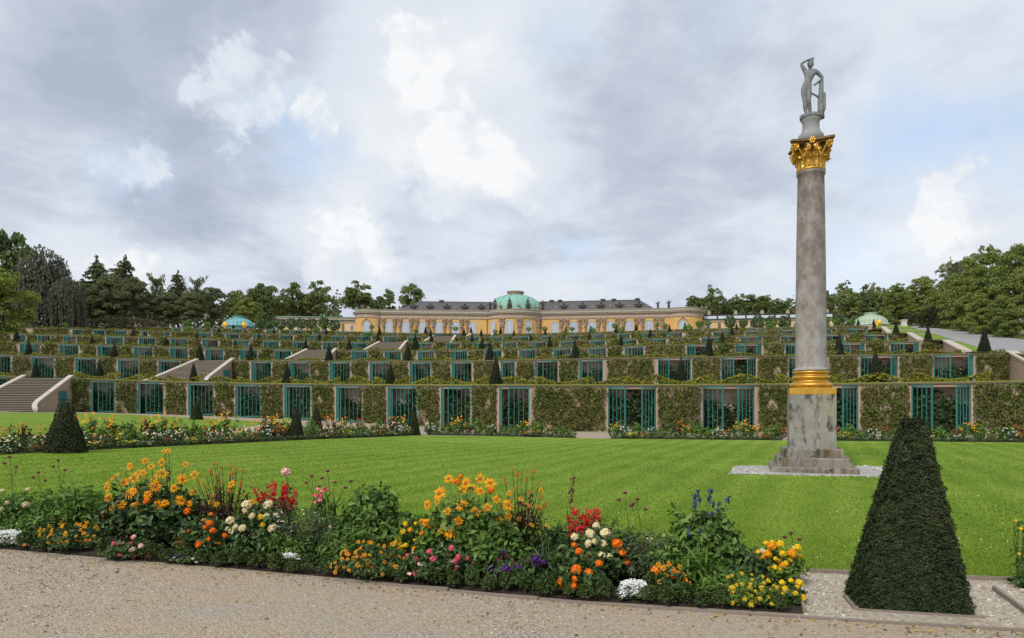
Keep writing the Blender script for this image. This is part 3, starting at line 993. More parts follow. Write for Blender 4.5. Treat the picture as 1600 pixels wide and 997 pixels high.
# ------------------------------------------------------------------ stairs
def make_stair(k):
    xa, xb = STAIRS[k]
    A, B = wall_pt(k, xa), wall_pt(k, xb)
    t = (B - A).normalized()
    n = 20
    run = 5.4 if k == 1 else 6.2
    root = thing('staircase', 'stone staircase cutting through the %s terrace wall' % WNAME[k], 'stairs', (B.x, B.y, lift(B.x) + HW * (k - 1)), 0, 'flights of the central stair')
    loc = np.array(root.location)
    vL = Vector((-2.0, -run)) if k == 1 else Vector((-3.6, -run))
    vR = Vector((-0.4, -run)) if k == 1 else Vector((-1.1, -run))
    def pt(side, f):
        # small flare at the foot
        fl = max(0.0, f - 0.75) * 4
        return (A + vL * f + Vector((-0.7, -0.2)) * fl * fl) if side == 0 else (B + vR * f + Vector((0.9, -0.2)) * fl * fl)
    blk = MB()
    for i in range(n):
        f0 = 1 - i / n; f1 = 1 - (i + 1) / n
        l0, r0, l1, r1 = pt(0, f0), pt(1, f0), pt(0, f1), pt(1, f1)
        # each step: a slab with a small nosing, carried down to the floor
        fn = f0 + 0.004
        a, b = pt(0, min(1, fn)), pt(1, min(1, fn))
        zt = HW * (i + 1) / n
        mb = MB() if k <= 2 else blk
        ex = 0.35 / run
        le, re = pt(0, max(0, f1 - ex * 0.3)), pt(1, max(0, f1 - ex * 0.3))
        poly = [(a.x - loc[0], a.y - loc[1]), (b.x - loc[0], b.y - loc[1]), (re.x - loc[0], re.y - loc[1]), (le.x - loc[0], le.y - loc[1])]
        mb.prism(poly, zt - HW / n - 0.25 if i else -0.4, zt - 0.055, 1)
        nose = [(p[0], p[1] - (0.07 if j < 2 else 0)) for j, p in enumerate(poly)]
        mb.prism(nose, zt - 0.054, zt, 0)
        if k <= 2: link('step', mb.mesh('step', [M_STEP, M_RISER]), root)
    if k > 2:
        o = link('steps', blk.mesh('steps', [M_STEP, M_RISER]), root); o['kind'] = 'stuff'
    # cheek walls with pale copings
    for side in (0, 1):
        mb, cp = MB(), MB()
        s = -1 if side == 0 else 1
        m = 14
        pts = [pt(side, j / m) for j in range(m + 1)]
        for j in range(m):
            p, q = pts[j], pts[j + 1]
            z0, z1 = HW * (1 - j / m) + 0.18, HW * (1 - (j + 1) / m) + 0.18
            o = Vector((0.34 * s, 0.03))
            V = [(p.x, p.y, -0.4), (q.x, q.y, -0.4), (q.x + o.x, q.y + o.y, -0.4), (p.x + o.x, p.y + o.y, -0.4), (p.x, p.y, z0), (q.x, q.y, z1), (q.x + o.x, q.y + o.y, z1), (p.x + o.x, p.y + o.y, z0)]
            V = [(v[0] - loc[0], v[1] - loc[1], v[2]) for v in V]
            mb.add(V, [(0, 3, 2, 1), (4, 5, 6, 7), (0, 1, 5, 4), (1, 2, 6, 5), (2, 3, 7, 6), (3, 0, 4, 7)])
            e = 0.05
            V = [(p.x - e * s, p.y, z0 + 0.003), (q.x - e * s, q.y, z1 + 0.003), (q.x + o.x + e * s, q.y + o.y, z1 + 0.003), (p.x + o.x + e * s, p.y + o.y, z0 + 0.003)]
            V = [(v[0] - loc[0], v[1] - loc[1], v[2]) for v in V]
            V += [(v[0], v[1], v[2] + 0.13) for v in V]
            cp.add(V, [(0, 3, 2, 1), (4, 5, 6, 7), (0, 1, 5, 4), (1, 2, 6, 5), (2, 3, 7, 6), (3, 0, 4, 7)])
        c = link('cheek_wall', mb.mesh('cheek_wall', M_PLASTER), root)
        link('coping', cp.mesh('coping', M_PALESTONE), c)
    if k <= 2:
        # small teal door in the right cheek wall
        p = pt(1, 0.16) ; q = pt(1, 0.34)
        o = Vector((0.355, 0.03))
        mb = MB()
        h = 1.95 if k == 1 else 1.9
        V = [(p.x + o.x, p.y, 0.0), (q.x + o.x, q.y, 0.0), (q.x + o.x, q.y, h), (p.x + o.x, p.y, h)]
        V = [(v[0] - loc[0], v[1] - loc[1], v[2]) for v in V]
        V += [(v[0] + 0.06, v[1], v[2]) for v in V]
        mb.add(V, [(0, 1, 2, 3), (7, 6, 5, 4), (0, 4, 5, 1), (1, 5, 6, 2), (2, 6, 7, 3), (3, 7, 4, 0)])
        link('door', mb.mesh('door', M_GREEN), root)


for _k in range(1, 7): make_stair(_k)

# ------------------------------------------------------------------ palace
PA, PB = Vector((-42.2, 184.0)), Vector((48.4, 172.0))
PE = (PB - PA).normalized()
PN = Vector((PE.y, -PE.x))
PC = PA + (PB - PA) * 0.475
PZ = 20.6


def px_t(x, n=0.0):
    """photo x -> coordinate along the facade plane n metres in front"""
    u = (x - 800) / FPX
    c = PC + PN * n
    # (c.x + t ex) = u (c.y + t ey)
    return (u * c.y - c.x) / (PE.x - u * PE.y)


def pal(t, n, z, loc=(0, 0, 0)):
    p = PC + PE * t + PN * n
    return (p.x - loc[0], p.y - loc[1], z + lift(p.x) - loc[2])


class PMB(MB):
    """mesh builder in palace coordinates (along facade, out of facade, height)"""
    def done(s, name, mats, loc, smooth=False):
        V = [pal(v[0], v[1], v[2], loc) for v in s.V]
        return mk_mesh(name, V, s.F, mats, s.M, smooth)


M_YELLOW = mat_noise('palace_yellow', [(0.49, 0.295, 0.10), (0.58, 0.375, 0.14)], 0.6, 0.85)
M_PALEYEL = mat_noise('annex_yellow', [(0.50, 0.37, 0.17), (0.58, 0.45, 0.24)], 0.5, 0.9)
M_SAND = mat_noise('sandstone', [(0.20, 0.155, 0.115), (0.36, 0.29, 0.225), (0.45, 0.37, 0.29)], 1.2, 0.9, bump=0.3)
M_HERM = mat_noise('weathered_sandstone', [(0.09, 0.07, 0.06), (0.27, 0.20, 0.16), (0.40, 0.31, 0.25)], 2.2, 0.9)
M_SLATE = mat_noise('slate_roof', [(0.06, 0.06, 0.065), (0.11, 0.107, 0.112)], 2.5, 0.6, stretch=(0.4, 0.4, 5))
M_COPPER = mat_noise('green_copper', [(0.11, 0.29, 0.235), (0.21, 0.41, 0.34), (0.15, 0.33, 0.28)], 0.8, 0.6)
M_PANE = mat_noise('window_blind', [(0.27, 0.34, 0.45), (0.38, 0.45, 0.55)], 0.8, 0.35)
M_WINFRAME = mat_noise('window_frame', [(0.55, 0.55, 0.52), (0.68, 0.67, 0.63)], 3, 0.6)
M_DARKSTONE = mat_noise('dark_stone', [(0.03, 0.028, 0.025), (0.09, 0.08, 0.07)], 3, 0.85)
M_GLASS = mat_noise('annex_glazing', [(0.50, 0.56, 0.60), (0.66, 0.70, 0.73)], 0.7, 0.3)
M_DARKTRIM = mat_noise('dark_trim', [(0.03, 0.035, 0.04), (0.06, 0.07, 0.075)], 2, 0.6)

pc0 = PC
prt = thing('palace', 'long single-storey yellow palace with green dome on top of the terraces', 'palace', (pc0.x, pc0.y, PZ + lift(pc0.x)), 0)
PLOC = tuple(prt.location)
T0, T1 = px_t(557), px_t(1098)
TRC = px_t(803)
RR = 8.3
NRC = -4.6
ZE0, ZE1, ZB = 24.75, 26.35, 27.05


def pl_part(name, pmb, mats, parent=prt, smooth=False, label=None):
    o = link(name, pmb.done(name, mats, PLOC if parent is prt else PLOC, smooth), prt if parent is prt else parent)
    if label: o['label'] = label
    return o


# main block
T_L, T_R = px_t(586), px_t(1046)
wm = PMB()
wm.box(T_L - 0.4, TRC - 7.2, -14, 0, PZ - 1.5, ZE0 + 0.1)
wm.box(TRC + 7.2, T_R + 0.4, -14, 0, PZ - 1.5, ZE0 + 0.1)
wm.lathe([(RR - 0.05, PZ - 1.5), (RR - 0.05, ZE0 + 0.1)], 40, TRC, NRC)
# round end cabinets
EC = [(px_t(576), 4.7), (px_t(1070), 4.9)]
for tc_, r_ in EC: wm.lathe([(r_, PZ - 1.5), (r_, ZE0 + 0.1)], 32, tc_, -3.4)
pl_part('wall', wm, [M_YELLOW])
# entablature: stepped band following the plan
def band(mb, o, z0, z1, m=0, rot=True):
    mb.box(T_L - 0.4 - o, TRC - 6.9, -14 - o, o, z0, z1, m)
    mb.box(TRC + 6.9, T_R + 0.4 + o, -14 - o, o + 0.002, z0, z1, m)
    mb.lathe([(RR + o, z0 - 0.003), (RR + o, z1 + 0.003)], 40, TRC, NRC, m)
    for tc_, r_ in EC: mb.lathe([(r_ + o, z0 - 0.004), (r_ + o, z1 + 0.004)], 32, tc_, -3.4, m)
eb = PMB()
band(eb, 0.18, ZE0, ZE0 + 0.45); band(eb, 0.12, ZE0 + 0.45, ZE1 - 0.45); band(eb, 0.55, ZE1 - 0.45, ZE1 - 0.12)
pl_part('entablature', eb, [M_SAND])
gb = PMB(); band(gb, 0.72, ZE1 - 0.115, ZE1 + 0.03)
pl_part('gutter', gb, [mat_noise('verdigris_gutter', [(0.22, 0.33, 0.29), (0.38, 0.47, 0.42)], 1.0, 0.6)])
bb_ = PMB(); band(bb_, 0.02, ZE1 + 0.04, ZE1 + 0.22); band(bb_, 0.0, ZB - 0.14, ZB); band(bb_, -0.12, ZE1 + 0.22, ZB - 0.14)
pl_part('parapet', bb_, [M_SAND])
# plinth steps
sb = PMB(); band(sb, 0.35, PZ - 1.6, PZ - 0.05)
pl_part('plinth', sb, [M_SAND])
# roofs
def hip(name, ta, tb, ra, rb, n0, n1, nr, z0, z1):
    b = PMB()
    V = [(ta, n0, z0), (tb, n0, z0), (tb, n1, z0), (ta, n1, z0), (ra, nr, z1), (rb, nr, z1)]
    b.add(V, [(0, 1, 5, 4), (1, 2, 5), (2, 3, 4, 5), (3, 0, 4), (0, 3, 2, 1)])
    b.box(ra, rb, nr - 0.15, nr + 0.15, z1 - 0.05, z1 + 0.12)
    return pl_part(name, b, [M_SLATE])
r1 = hip('roof', px_t(616, -1), TRC - 4, px_t(655, -7), TRC - 4, -0.8, -13.5, -7, ZE1 + 0.6, 30.3)
r2 = hip('roof', TRC + 4, px_t(1024, -1), TRC + 4, px_t(1000, -7), -0.8, -13.5, -7, ZE1 + 0.6, 30.3)
# chimneys and dormer ornaments
for x in (690, 862, 875, 942, 959, 996):
    b = PMB(); t = px_t(x, -7)
    b.box(t - 0.55, t + 0.55, -7.4, -6.6, 30.1, 30.62); b.box(t - 0.65, t + 0.65, -7.5, -6.5, 30.62, 30.74)
    link('chimney', b.done('chimney', [M_DARKSTONE], PLOC), r1 if x < 800 else r2)
def dormer(x, parent):
    b = PMB(); t = px_t(x, -2)
    b.ball((t, -2.2, 28.2), 0.85, 0.4, 0.6, 8, 5); b.ball((t, -2.1, 28.95), 0.28, 0.25, 0.35, 6, 4); b.box(t - 0.95, t + 0.95, -2.5, -1.9, 27.4, 27.62)
    b.ball((t - 0.95, -2.1, 28.35), 0.3, 0.2, 0.25, 6, 4); b.ball((t + 0.95, -2.1, 28.35), 0.3, 0.2, 0.25, 6, 4)
    link('dormer', b.done('dormer', [M_DARKSTONE], PLOC), parent)
for x in (646, 672, 698, 726, 752): dormer(x, r1)
for x in (881, 910, 939, 968, 998): dormer(x, r2)
# dome
db = PMB()
TD = px_t(805.5, -4.6)
prof = [(7.25, 27.3)] + [(7.15 * math.cos(a) ** 0.85 if a < 1.5 else 0.5, 27.5 + 4.35 * math.sin(a)) for a in np.linspace(0.02, 1.28, 12)]
db.lathe(prof, 48, TD, NRC)
dome = pl_part('dome', db, [M_COPPER], smooth=False)
b = PMB(); b.lathe([(7.45, 26.9), (7.45, 27.35)], 48, TD, NRC); pl_part('dome_base', b, [M_SAND])
b = PMB(); b.lathe([(2.15, 31.4), (2.15, 32.45)], 24, TD, NRC); b.lathe([(2.3, 32.45), (2.3, 32.75)], 24, TD, NRC)
link('lantern', b.done('lantern', [M_HERM], PLOC), dome)
for i in range(10):
    a = math.pi * (0.03 + 0.94 * i / 9)
    b = PMB(); b.tube([(TD + 7.18 * math.cos(q) ** 0.85 * math.cos(a), NRC + 7.18 * math.cos(q) ** 0.85 * math.sin(a), 27.52 + 4.36 * math.sin(q)) for q in np.linspace(0.03, 1.25, 9)], 0.07, 4)
    link('rib', b.done('rib', [M_COPPER], PLOC), dome)
# dome dormers (dark oval windows with statues) and urns
def oval(x):
    t = px_t(x, 1.2); a = math.acos(max(-1, min(1, (t - TD) / 7.6)))
    n = NRC + 7.3 * math.sin(a)
    t = TD + 7.3 * math.cos(a)
    b = PMB()
    b.ball((t, n, 28.25), 0.62, 0.5, 0.75, 10, 6); b.box(t - 0.7, t + 0.7, n - 0.3, n + 0.5, 27.3, 27.62)
    b.ball((t, n, 29.35), 0.27, 0.25, 0.48, 6, 5); b.ball((t + 0.05, n, 29.95), 0.17, 0.17, 0.2, 6, 4); b.tube([(t, n, 29.5), (t + 0.55, n, 29.15)], 0.1, 4); b.tube([(t, n, 29.5), (t - 0.55, n, 29.1)], 0.1, 4)
    link('dormer', b.done('dormer', [M_DARKSTONE], PLOC), dome)
for x in (772, 797, 826, 847): oval(x)
def urn(t, n, z, s=1.0, m=M_HERM, name='urn', parent=None):
    b = PMB()
    b.lathe([(0.28 * s, z), (0.28 * s, z + 0.25 * s), (0.14 * s, z + 0.32 * s), (0.42 * s, z + 0.75 * s), (0.45 * s, z + 1.0 * s), (0.22 * s, z + 1.15 * s), (0.26 * s, z + 1.3 * s), (0.05 * s, z + 1.6 * s)], 8, t, n)
    link(name, b.done(name, [m], PLOC), parent or prt)
for x in (780, 811.5, 841):
    t = px_t(x, 2); a = math.acos(max(-1, min(1, (t - TRC) / RR)))
    urn(TRC + (RR - 0.4) * math.cos(a), NRC + (RR - 0.4) * math.sin(a), ZB, 1.15, M_SAND)


def figure(t, n, z, h, m=M_DARKSTONE, name='statue'):
    b = PMB()
    b.box(t - 0.3 * h / 1.6, t + 0.3 * h / 1.6, n - 0.25, n + 0.25, z, z + 0.12 * h)
    b.ball((t, n, z + 0.35 * h), 0.17 * h, 0.15 * h, 0.26 * h, 7, 5); b.ball((t, n, z + 0.66 * h), 0.19 * h, 0.14 * h, 0.2 * h, 7, 5); b.ball((t, n, z + 0.92 * h), 0.09 * h, 0.09 * h, 0.11 * h, 6, 4)
    b.tube([(t - 0.15 * h, n, z + 0.75 * h), (t - 0.36 * h, n + 0.1, z + 0.62 * h)], 0.06 * h, 4); b.tube([(t + 0.15 * h, n, z + 0.75 * h), (t + 0.34 * h, n + 0.1, z + 0.9 * h)], 0.06 * h, 4)
    link(name, b.done(name, [m], PLOC), prt)


for x, h in ((766, 2.4), (848, 2.6), (1028, 1.8), (1045, 2.0), (594, 1.5)):
    figure(px_t(x, -0.4), -0.4, ZB, h)
for x in (624, 660, 712, 738, 869, 896, 926, 954, 983, 1012): urn(px_t(x, -0.5), -0.5, ZB, 0.8)


def window(tc_, n, w, z0, z1, ang=0.0, name='window', glazed=True):
    """arched french window: surround, blind pane and glazing bars"""
    ca, sa = math.cos(ang), math.sin(ang)
    def P(a, dn, z): return (tc_ + a * ca + dn * sa, n + dn * ca - a * sa, z)
    r = w / 2; zs = z1 - r
    arc = [(r * math.cos(q), zs + r * math.sin(q)) for q in np.linspace(0, math.pi, 9)]
    outl = [(-r, z0), (r, z0)] + arc
    s = 1 + 0.2 / r
    big = [(-r - 0.2, z0), (r + 0.2, z0)] + [((r + 0.2) * math.cos(q), zs + (r + 0.2) * math.sin(q)) for q in np.linspace(0, math.pi, 9)]
    k = len(outl)
    b = PMB()
    V = [P(a, 0.14, z) for a, z in big] + [P(a, 0.14, z) for a, z in outl] + [P(a, -0.02, z) for a, z in big] + [P(a, 0.02, z) for a, z in outl]
    F = []
    for i in range(k):
        j = (i + 1) % k
        F += [(i, j, k + j, k + i), (2 * k + i, 2 * k + j, j, i), (k + i, k + j, 3 * k + j, 3 * k + i)]
    b.add(V, F)
    o = link('window', b.done('window', [M_PALEYEL], PLOC), prt)
    b = PMB(); b.add([P(a, 0.03, z) for a, z in outl], [tuple(range(k))])
    link('pane', b.done('pane', [M_PANE], PLOC), o)
    b = PMB()
    def bar(a0, a1, za, zb):
        V = [P(a0, 0.035, za), P(a1, 0.035, za), P(a1, 0.035, zb), P(a0, 0.035, zb), P(a0, 0.075, za), P(a1, 0.075, za), P(a1, 0.075, zb), P(a0, 0.075, zb)]
        b.add(V, [(0, 3, 2, 1), (4, 5, 6, 7), (0, 1, 5, 4), (1, 2, 6, 5), (2, 3, 7, 6), (3, 0, 4, 7)])
    bar(-0.045, 0.045, z0 + 0.01, z1 - 0.03)
    for i in range(1, 4):
        z = z0 + (zs - z0) * i / 3
        bar(-r + 0.02, -0.05, z - 0.035, z + 0.035); bar(0.05, r - 0.02, z - 0.035, z + 0.035)
    link('glazing_bar', b.done('glazing_bar', [M_WINFRAME], PLOC), o)


LW = [608, 634, 660, 686, 712, 739]
RW = [867, 896, 924.5, 954, 983.6, 1014]
for x in LW: window(px_t(x), 0, 1.75, PZ, 24.05)
for x in RW: window(px_t(x), 0, 1.85, PZ, 24.05)
def cyl_at(x, tc_, nc, r):
    """angle on a cylinder seen at photo x (front side)"""
    best = None
    for a in np.linspace(0.02, math.pi - 0.02, 400):
        t, n = tc_ + r * math.cos(a), nc + r * math.sin(a)
        p = PC + PE * t + PN * n
        xi = 800 + FPX * p.x / p.y
        if best is None or abs(xi - x) < best[0]: best = (abs(xi - x), a)
    return best[1]
for x in (770.5, 796, 825.5):
    a = cyl_at(x, TRC, NRC, RR)
    window(TRC + RR * math.cos(a), NRC + RR * math.sin(a), 1.8, PZ, 24.15, math.pi / 2 - a)
for x, (tc_, r_) in ((573, EC[0]), (1067, EC[1])):
    a = cyl_at(x, tc_, -3.4, r_)
    window(tc_ + r_ * math.cos(a), -3.4 + r_ * math.sin(a), 1.9, PZ, 23.7, math.pi / 2 - a)
    b = PMB()
    q = [(1.25 * math.cos(w_), 22.75 + 1.35 * math.sin(w_) + (0.35 if abs(w_ - math.pi / 2) < 0.2 else 0)) for w_ in np.linspace(-0.3, math.pi + 0.3, 13)]
    ca, sa = math.cos(math.pi / 2 - a), math.sin(math.pi / 2 - a)
    b.tube([(tc_ + r_ * math.cos(a) + v[0] * ca + 0.15 * sa, -3.4 + r_ * math.sin(a) + 0.15 * ca - v[0] * sa, v[1]) for v in q], 0.14, 5)
    pl_part('arch_moulding', b, [M_HERM])
# herm figures between the windows
def herm(t, n, seed):
    rg = np.random.default_rng(seed)
    s = rg.choice([-1, 1])
    b = PMB()
    # a tapering shaft that widens into a torso, arms raised to carry the cornice, head bent
    b.add(*(lambda V, F: (V, F))([(t - 0.16, n, 21.0), (t + 0.16, n, 21.0), (t + 0.16, n + 0.3, 21.0), (t - 0.16, n + 0.3, 21.0), (t - 0.34, n, 22.9), (t + 0.34, n, 22.9), (t + 0.34, n + 0.45, 22.9), (t - 0.34, n + 0.45, 22.9)], [(0, 3, 2, 1), (4, 5, 6, 7), (0, 1, 5, 4), (1, 2, 6, 5), (2, 3, 7, 6), (3, 0, 4, 7)]))
    b.ball((t + 0.06 * s, n + 0.3, 23.25), 0.40, 0.32, 0.55, 8, 6); b.ball((t + 0.12 * s, n + 0.42, 24.0), 0.21, 0.22, 0.26, 7, 5)
    b.tube([(t - 0.35, n + 0.35, 23.55), (t - 0.55, n + 0.45, 24.05), (t - 0.25, n + 0.4, 24.5)], 0.13, 5); b.tube([(t + 0.35, n + 0.35, 23.55), (t + 0.52, n + 0.5, 23.9), (t + 0.1, n + 0.45, 24.4)], 0.13, 5)
    b.ball((t - 0.1 * s, n + 0.35, 22.6), 0.45, 0.32, 0.3, 7, 5)
    b.box(t - 0.5, t + 0.5, n - 0.02, n + 0.5, 24.4, ZE0 - 0.003)
    link('herm', b.done('herm', [M_HERM], PLOC), prt)
sd_ = 0
for ws, ends in ((LW, (590, 756)), (RW, (850, 1037))):
    tt = [px_t(x) for x in ws]
    mids = [(tt[i] + tt[i + 1]) / 2 for i in range(len(tt) - 1)]
    mids = [tt[0] - (tt[1] - tt[0]) / 2] + mids + [tt[-1] + (tt[-1] - tt[-2]) / 2]
    for m_ in mids:
        if abs(m_ - TRC) < 9.3: continue
        for o_ in (-0.75, 0.75): herm(m_ + o_, 0.0, sd_); sd_ += 1
for x in (760, 783, 785.5, 810, 813, 840, 846):
    a = cyl_at(x, TRC, NRC, RR); herm(TRC + RR * math.cos(a), NRC + RR * math.sin(a) - 0.1, sd_); sd_ += 1

# ------------------------------------------------------------------ annex wings
def annex(xa, xb, label, right):
    b0 = PC + PE * px_t(xa)
    rt = thing('annex', label, 'building', (b0.x, b0.y, PZ + lift(b0.x)), 0, 'low annex wings of the palace')
    loc = tuple(rt.location)
    ta, tb = px_t(xa, -3), px_t(xb, -3)
    def prt_(name, m, mats, parent=None):
        return link(name, m.done(name, mats, loc), parent or rt)
    zt = 24.3
    w_ = PMB(); w_.box(ta, tb, -12, -3, PZ - 1, zt - 0.6); prt_('wall', w_, [M_PALEYEL])
    c = PMB(); c.box(ta - 0.2, tb + 0.2, -12.2, -2.8, zt - 0.6, zt - 0.1); prt_('cornice', c, [M_SAND])
    g = PMB(); g.box(ta - 0.3, tb + 0.3, -12.3, -2.6, zt - 0.098, zt + 0.1); prt_('gutter', g, [M_DARKTRIM])
    if right:
        n = round((tb - ta) / 3.6)
        for i in range(n):
            a = ta + (tb - ta) * i / n; e = ta + (tb - ta) * (i + 1) / n
            p = PMB(); p.box(a + 0.2, e - 0.2, -3.3, -3.1, zt + 0.2, zt + 0.95); prt_('roof_panel', p, [M_GLASS])
            p = PMB(); p.box(a - 0.17, a + 0.17, -3.4, -3.0, zt + 0.1, zt + 1.05); prt_('post', p, [M_DARKTRIM])
        p = PMB(); p.box(ta, tb, -3.45, -2.95, zt + 1.06, zt + 1.25); p.box(ta, tb, -3.5, -3.32, zt + 0.102, zt + 1.05); prt_('rail', p, [M_DARKTRIM])
        for x in (1108, 1149.5, 1191, 1231, 1292):
            t = px_t(x, -3.2); p = PMB(); p.box(t - 0.4, t + 0.4, -3.8, -3.0, zt + 1.26, zt + 1.75); p.box(t - 0.3, t + 0.3, -3.7, -3.1, zt + 1.75, zt + 2.2); prt_('pedestal', p, [M_SAND])
    else:
        p = PMB(); p.box(ta, tb, -12, -3.2, zt + 0.102, zt + 0.85); prt_('parapet', p, [M_SAND])
        p = PMB(); p.box(ta, tb, -3.6, -3.0, zt + 0.86, zt + 1.0); prt_('rail', p, [M_COPPER])
    n = round((tb - ta) / 2.6)
    for i in range(n):
        t = ta + (tb - ta) * (i + 0.5) / n
        p = PMB()
        if i % 2: p.box(t - 0.35, t + 0.35, -3.02, -2.9, PZ + 0.3, zt - 0.9); prt_('trellis', p, [mat_noise('brown_trellis', [(0.10, 0.06, 0.04), (0.2, 0.13, 0.09)], 2, 0.8)])
        else:
            p.box(t - 0.55, t + 0.55, -3.02, -2.92, PZ + 0.9, PZ + 2.6); o = prt_('window', p, [M_WINFRAME])
            p = PMB(); p.box(t - 0.42, t + 0.42, -2.919, -2.9, PZ + 1.02, PZ + 2.48); prt_('pane', p, [mat_noise('annex_pane', [(0.13, 0.14, 0.18), (0.2, 0.21, 0.25)], 2, 0.2)], o)


annex(432, 557, 'low pale yellow wing adjoining the palace on the left', False)
annex(1099, 1302, 'low pale wing with white roof panels adjoining the palace on the right', True)

# ------------------------------------------------------------------ trellis pavilions
M_TRELL = mat_noise('trellis_teal', [(0.11, 0.30, 0.32), (0.20, 0.42, 0.43)], 2, 0.6)
M_TRELL2 = mat_noise('trellis_pale', [(0.26, 0.36, 0.28), (0.42, 0.50, 0.38)], 2, 0.6)
M_GOLD = mat_noise('gilding', [(0.62, 0.30, 0.045), (0.80, 0.46, 0.10), (0.9, 0.58, 0.2)], 5, 0.38, metallic=0.55, bump=0.15)
M_SUN = mat_noise('gilded_sun', [(0.85, 0.40, 0.02), (0.95, 0.55, 0.06)], 3, 0.4, metallic=0.2)


def pavilion(x, d, w, ytop, ybase, m, label, suns):
    u = (x - 800) / FPX
    X = u * d
    zb = z_at(ybase, d); zt = z_at(ytop, d)
    r = w / 2 * d / FPX
    rt = thing('trellis_pavilion', label, 'pavilion', (X, d, zb - 3.6), 0, 'domed trellis pavilions')
    H = zt - zb
    b = MB(); b.lathe([(r * 0.93, 0), (r * 0.93, 3.6)], 16); link('trellis_wall', b.mesh('trellis_wall', m), rt)
    b = MB(); b.lathe([(r * 1.02, 3.6), (r * 1.04, 3.75), (r * 0.97, 3.6 + H * .16), (r * .9, 3.6 + H * 0.42), (r * 0.72, 3.6 + H * 0.62), (r * .48, 3.6 + H * .76), (r * .36, 3.6 + H * .8)], 24)
    dm = link('dome', b.mesh('dome', m), rt)
    for i in range(24):
        a = 2 * math.pi * i / 24
        b = MB(); b.tube([(math.cos(a) * q, math.sin(a) * q, z) for q, z in ((r * 1.05, 3.75), (r * 0.98, 3.6 + H * .16), (r * .91, 3.6 + H * 0.42), (r * 0.73, 3.6 + H * 0.63), (r * .49, 3.6 + H * .77))], 0.07, 4)
        link('rib', b.mesh('rib', m), dm)
    b = MB(); b.lathe([(r * .36, 3.6 + H * .79), (r * .36, 3.6 + H * .95), (r * .40, 3.6 + H * .96), (r * .40, 3.6 + H)], 18); link('lantern', b.mesh('lantern', m), dm)
    for sx in suns:
        cx = (sx - x) * d / FPX; cy = -math.sqrt(max(0.1, (r * 1.0) ** 2 - cx * cx)) - 0.15
        b = MB(); n = 16; V = [(cx, cy - 0.15, 3.9)]
        for i in range(n * 2):
            a = math.pi * i / n; q = (0.95 if i % 2 == 0 else 0.5)
            V.append((cx + q * math.cos(a), cy, 3.9 + q * math.sin(a)))
        b.add(V, [(0, 1 + i, 1 + (i + 1) % (2 * n)) for i in range(2 * n)]); b.ball((cx, cy - 0.1, 3.9), 0.36, 0.15, 0.36, 10, 6)
        link('sun_emblem', b.mesh('sun_emblem', M_SUN), rt)


pavilion(372.5, 172, 47, 494.5, 511.5, M_TRELL, 'teal domed trellis pavilion before the trees left of the palace', (361, 388))
pavilion(1360, 150, 50, 489, 510, M_TRELL2, 'pale green domed trellis pavilion before the trees on the right', (1359,))

# ------------------------------------------------------------------ clipped yews
def yew_mesh(seed, w, h, n, size, ragged=0.02, round_=True, topw=0.12, mat=None):
    rg = np.random.default_rng(seed)
    z = h * (1 - np.sqrt(rg.random(n))) ** 1.0
    half = (w / 2) * (1 - z / h) + topw / 2 * (z / h)
    if round_:
        a = rg.uniform(0, 2 * math.pi, n)
        P = np.stack([half * np.cos(a), half * np.sin(a), z], 1); N = np.stack([np.cos(a), np.sin(a), np.full(n, 0.35)], 1)
    else:
        side = rg.integers(0, 4, n); q = rg.uniform(-1, 1, n) * half
        ca = np.cos(side * math.pi / 2); sa = np.sin(side * math.pi / 2)
        P = np.stack([half * ca - q * sa, half * sa + q * ca, z], 1); N = np.stack([ca, sa, np.full(n, 0.35)], 1)
    P[:, :2] += N[:, :2] * rg.normal(0, ragged, n)[:, None]
    P = np.concatenate([P, np.stack([rg.normal(0, topw / 3, n // 40), rg.normal(0, topw / 3, n // 40), np.full(n // 40, h)], 1)])
    N = np.concatenate([N, np.tile([0, 0, 1.0], (n // 40, 1))])
    V, F = leaves(P, N, size, 0.45, rg, jitter=0.7)
    b = MB()
    if round_:
        b.lathe([(w / 2 - 0.06, 0), (max(0.02, topw / 2 - 0.03), h - 0.05)], 12)
    else:
        a, c = w / 2 - 0.03, topw / 2 - 0.03
        b.add([(-a, -a, 0), (a, -a, 0), (a, a, 0), (-a, a, 0), (-c, -c, h - 0.03), (c, -c, h - 0.03), (c, c, h - 0.03), (-c, c, h - 0.03)], [(0, 3, 2, 1), (4, 5, 6, 7), (0, 1, 5, 4), (1, 2, 6, 5), (2, 3, 7, 6), (3, 0, 4, 7)])
    bv, bf = mb_tris(b)
    V, F, M = cat_meshes([(V, F, 0), (bv, bf, 1)])
    return mk_mesh('yew', V, F, [mat or M_YEW, M_YEWCORE], M)


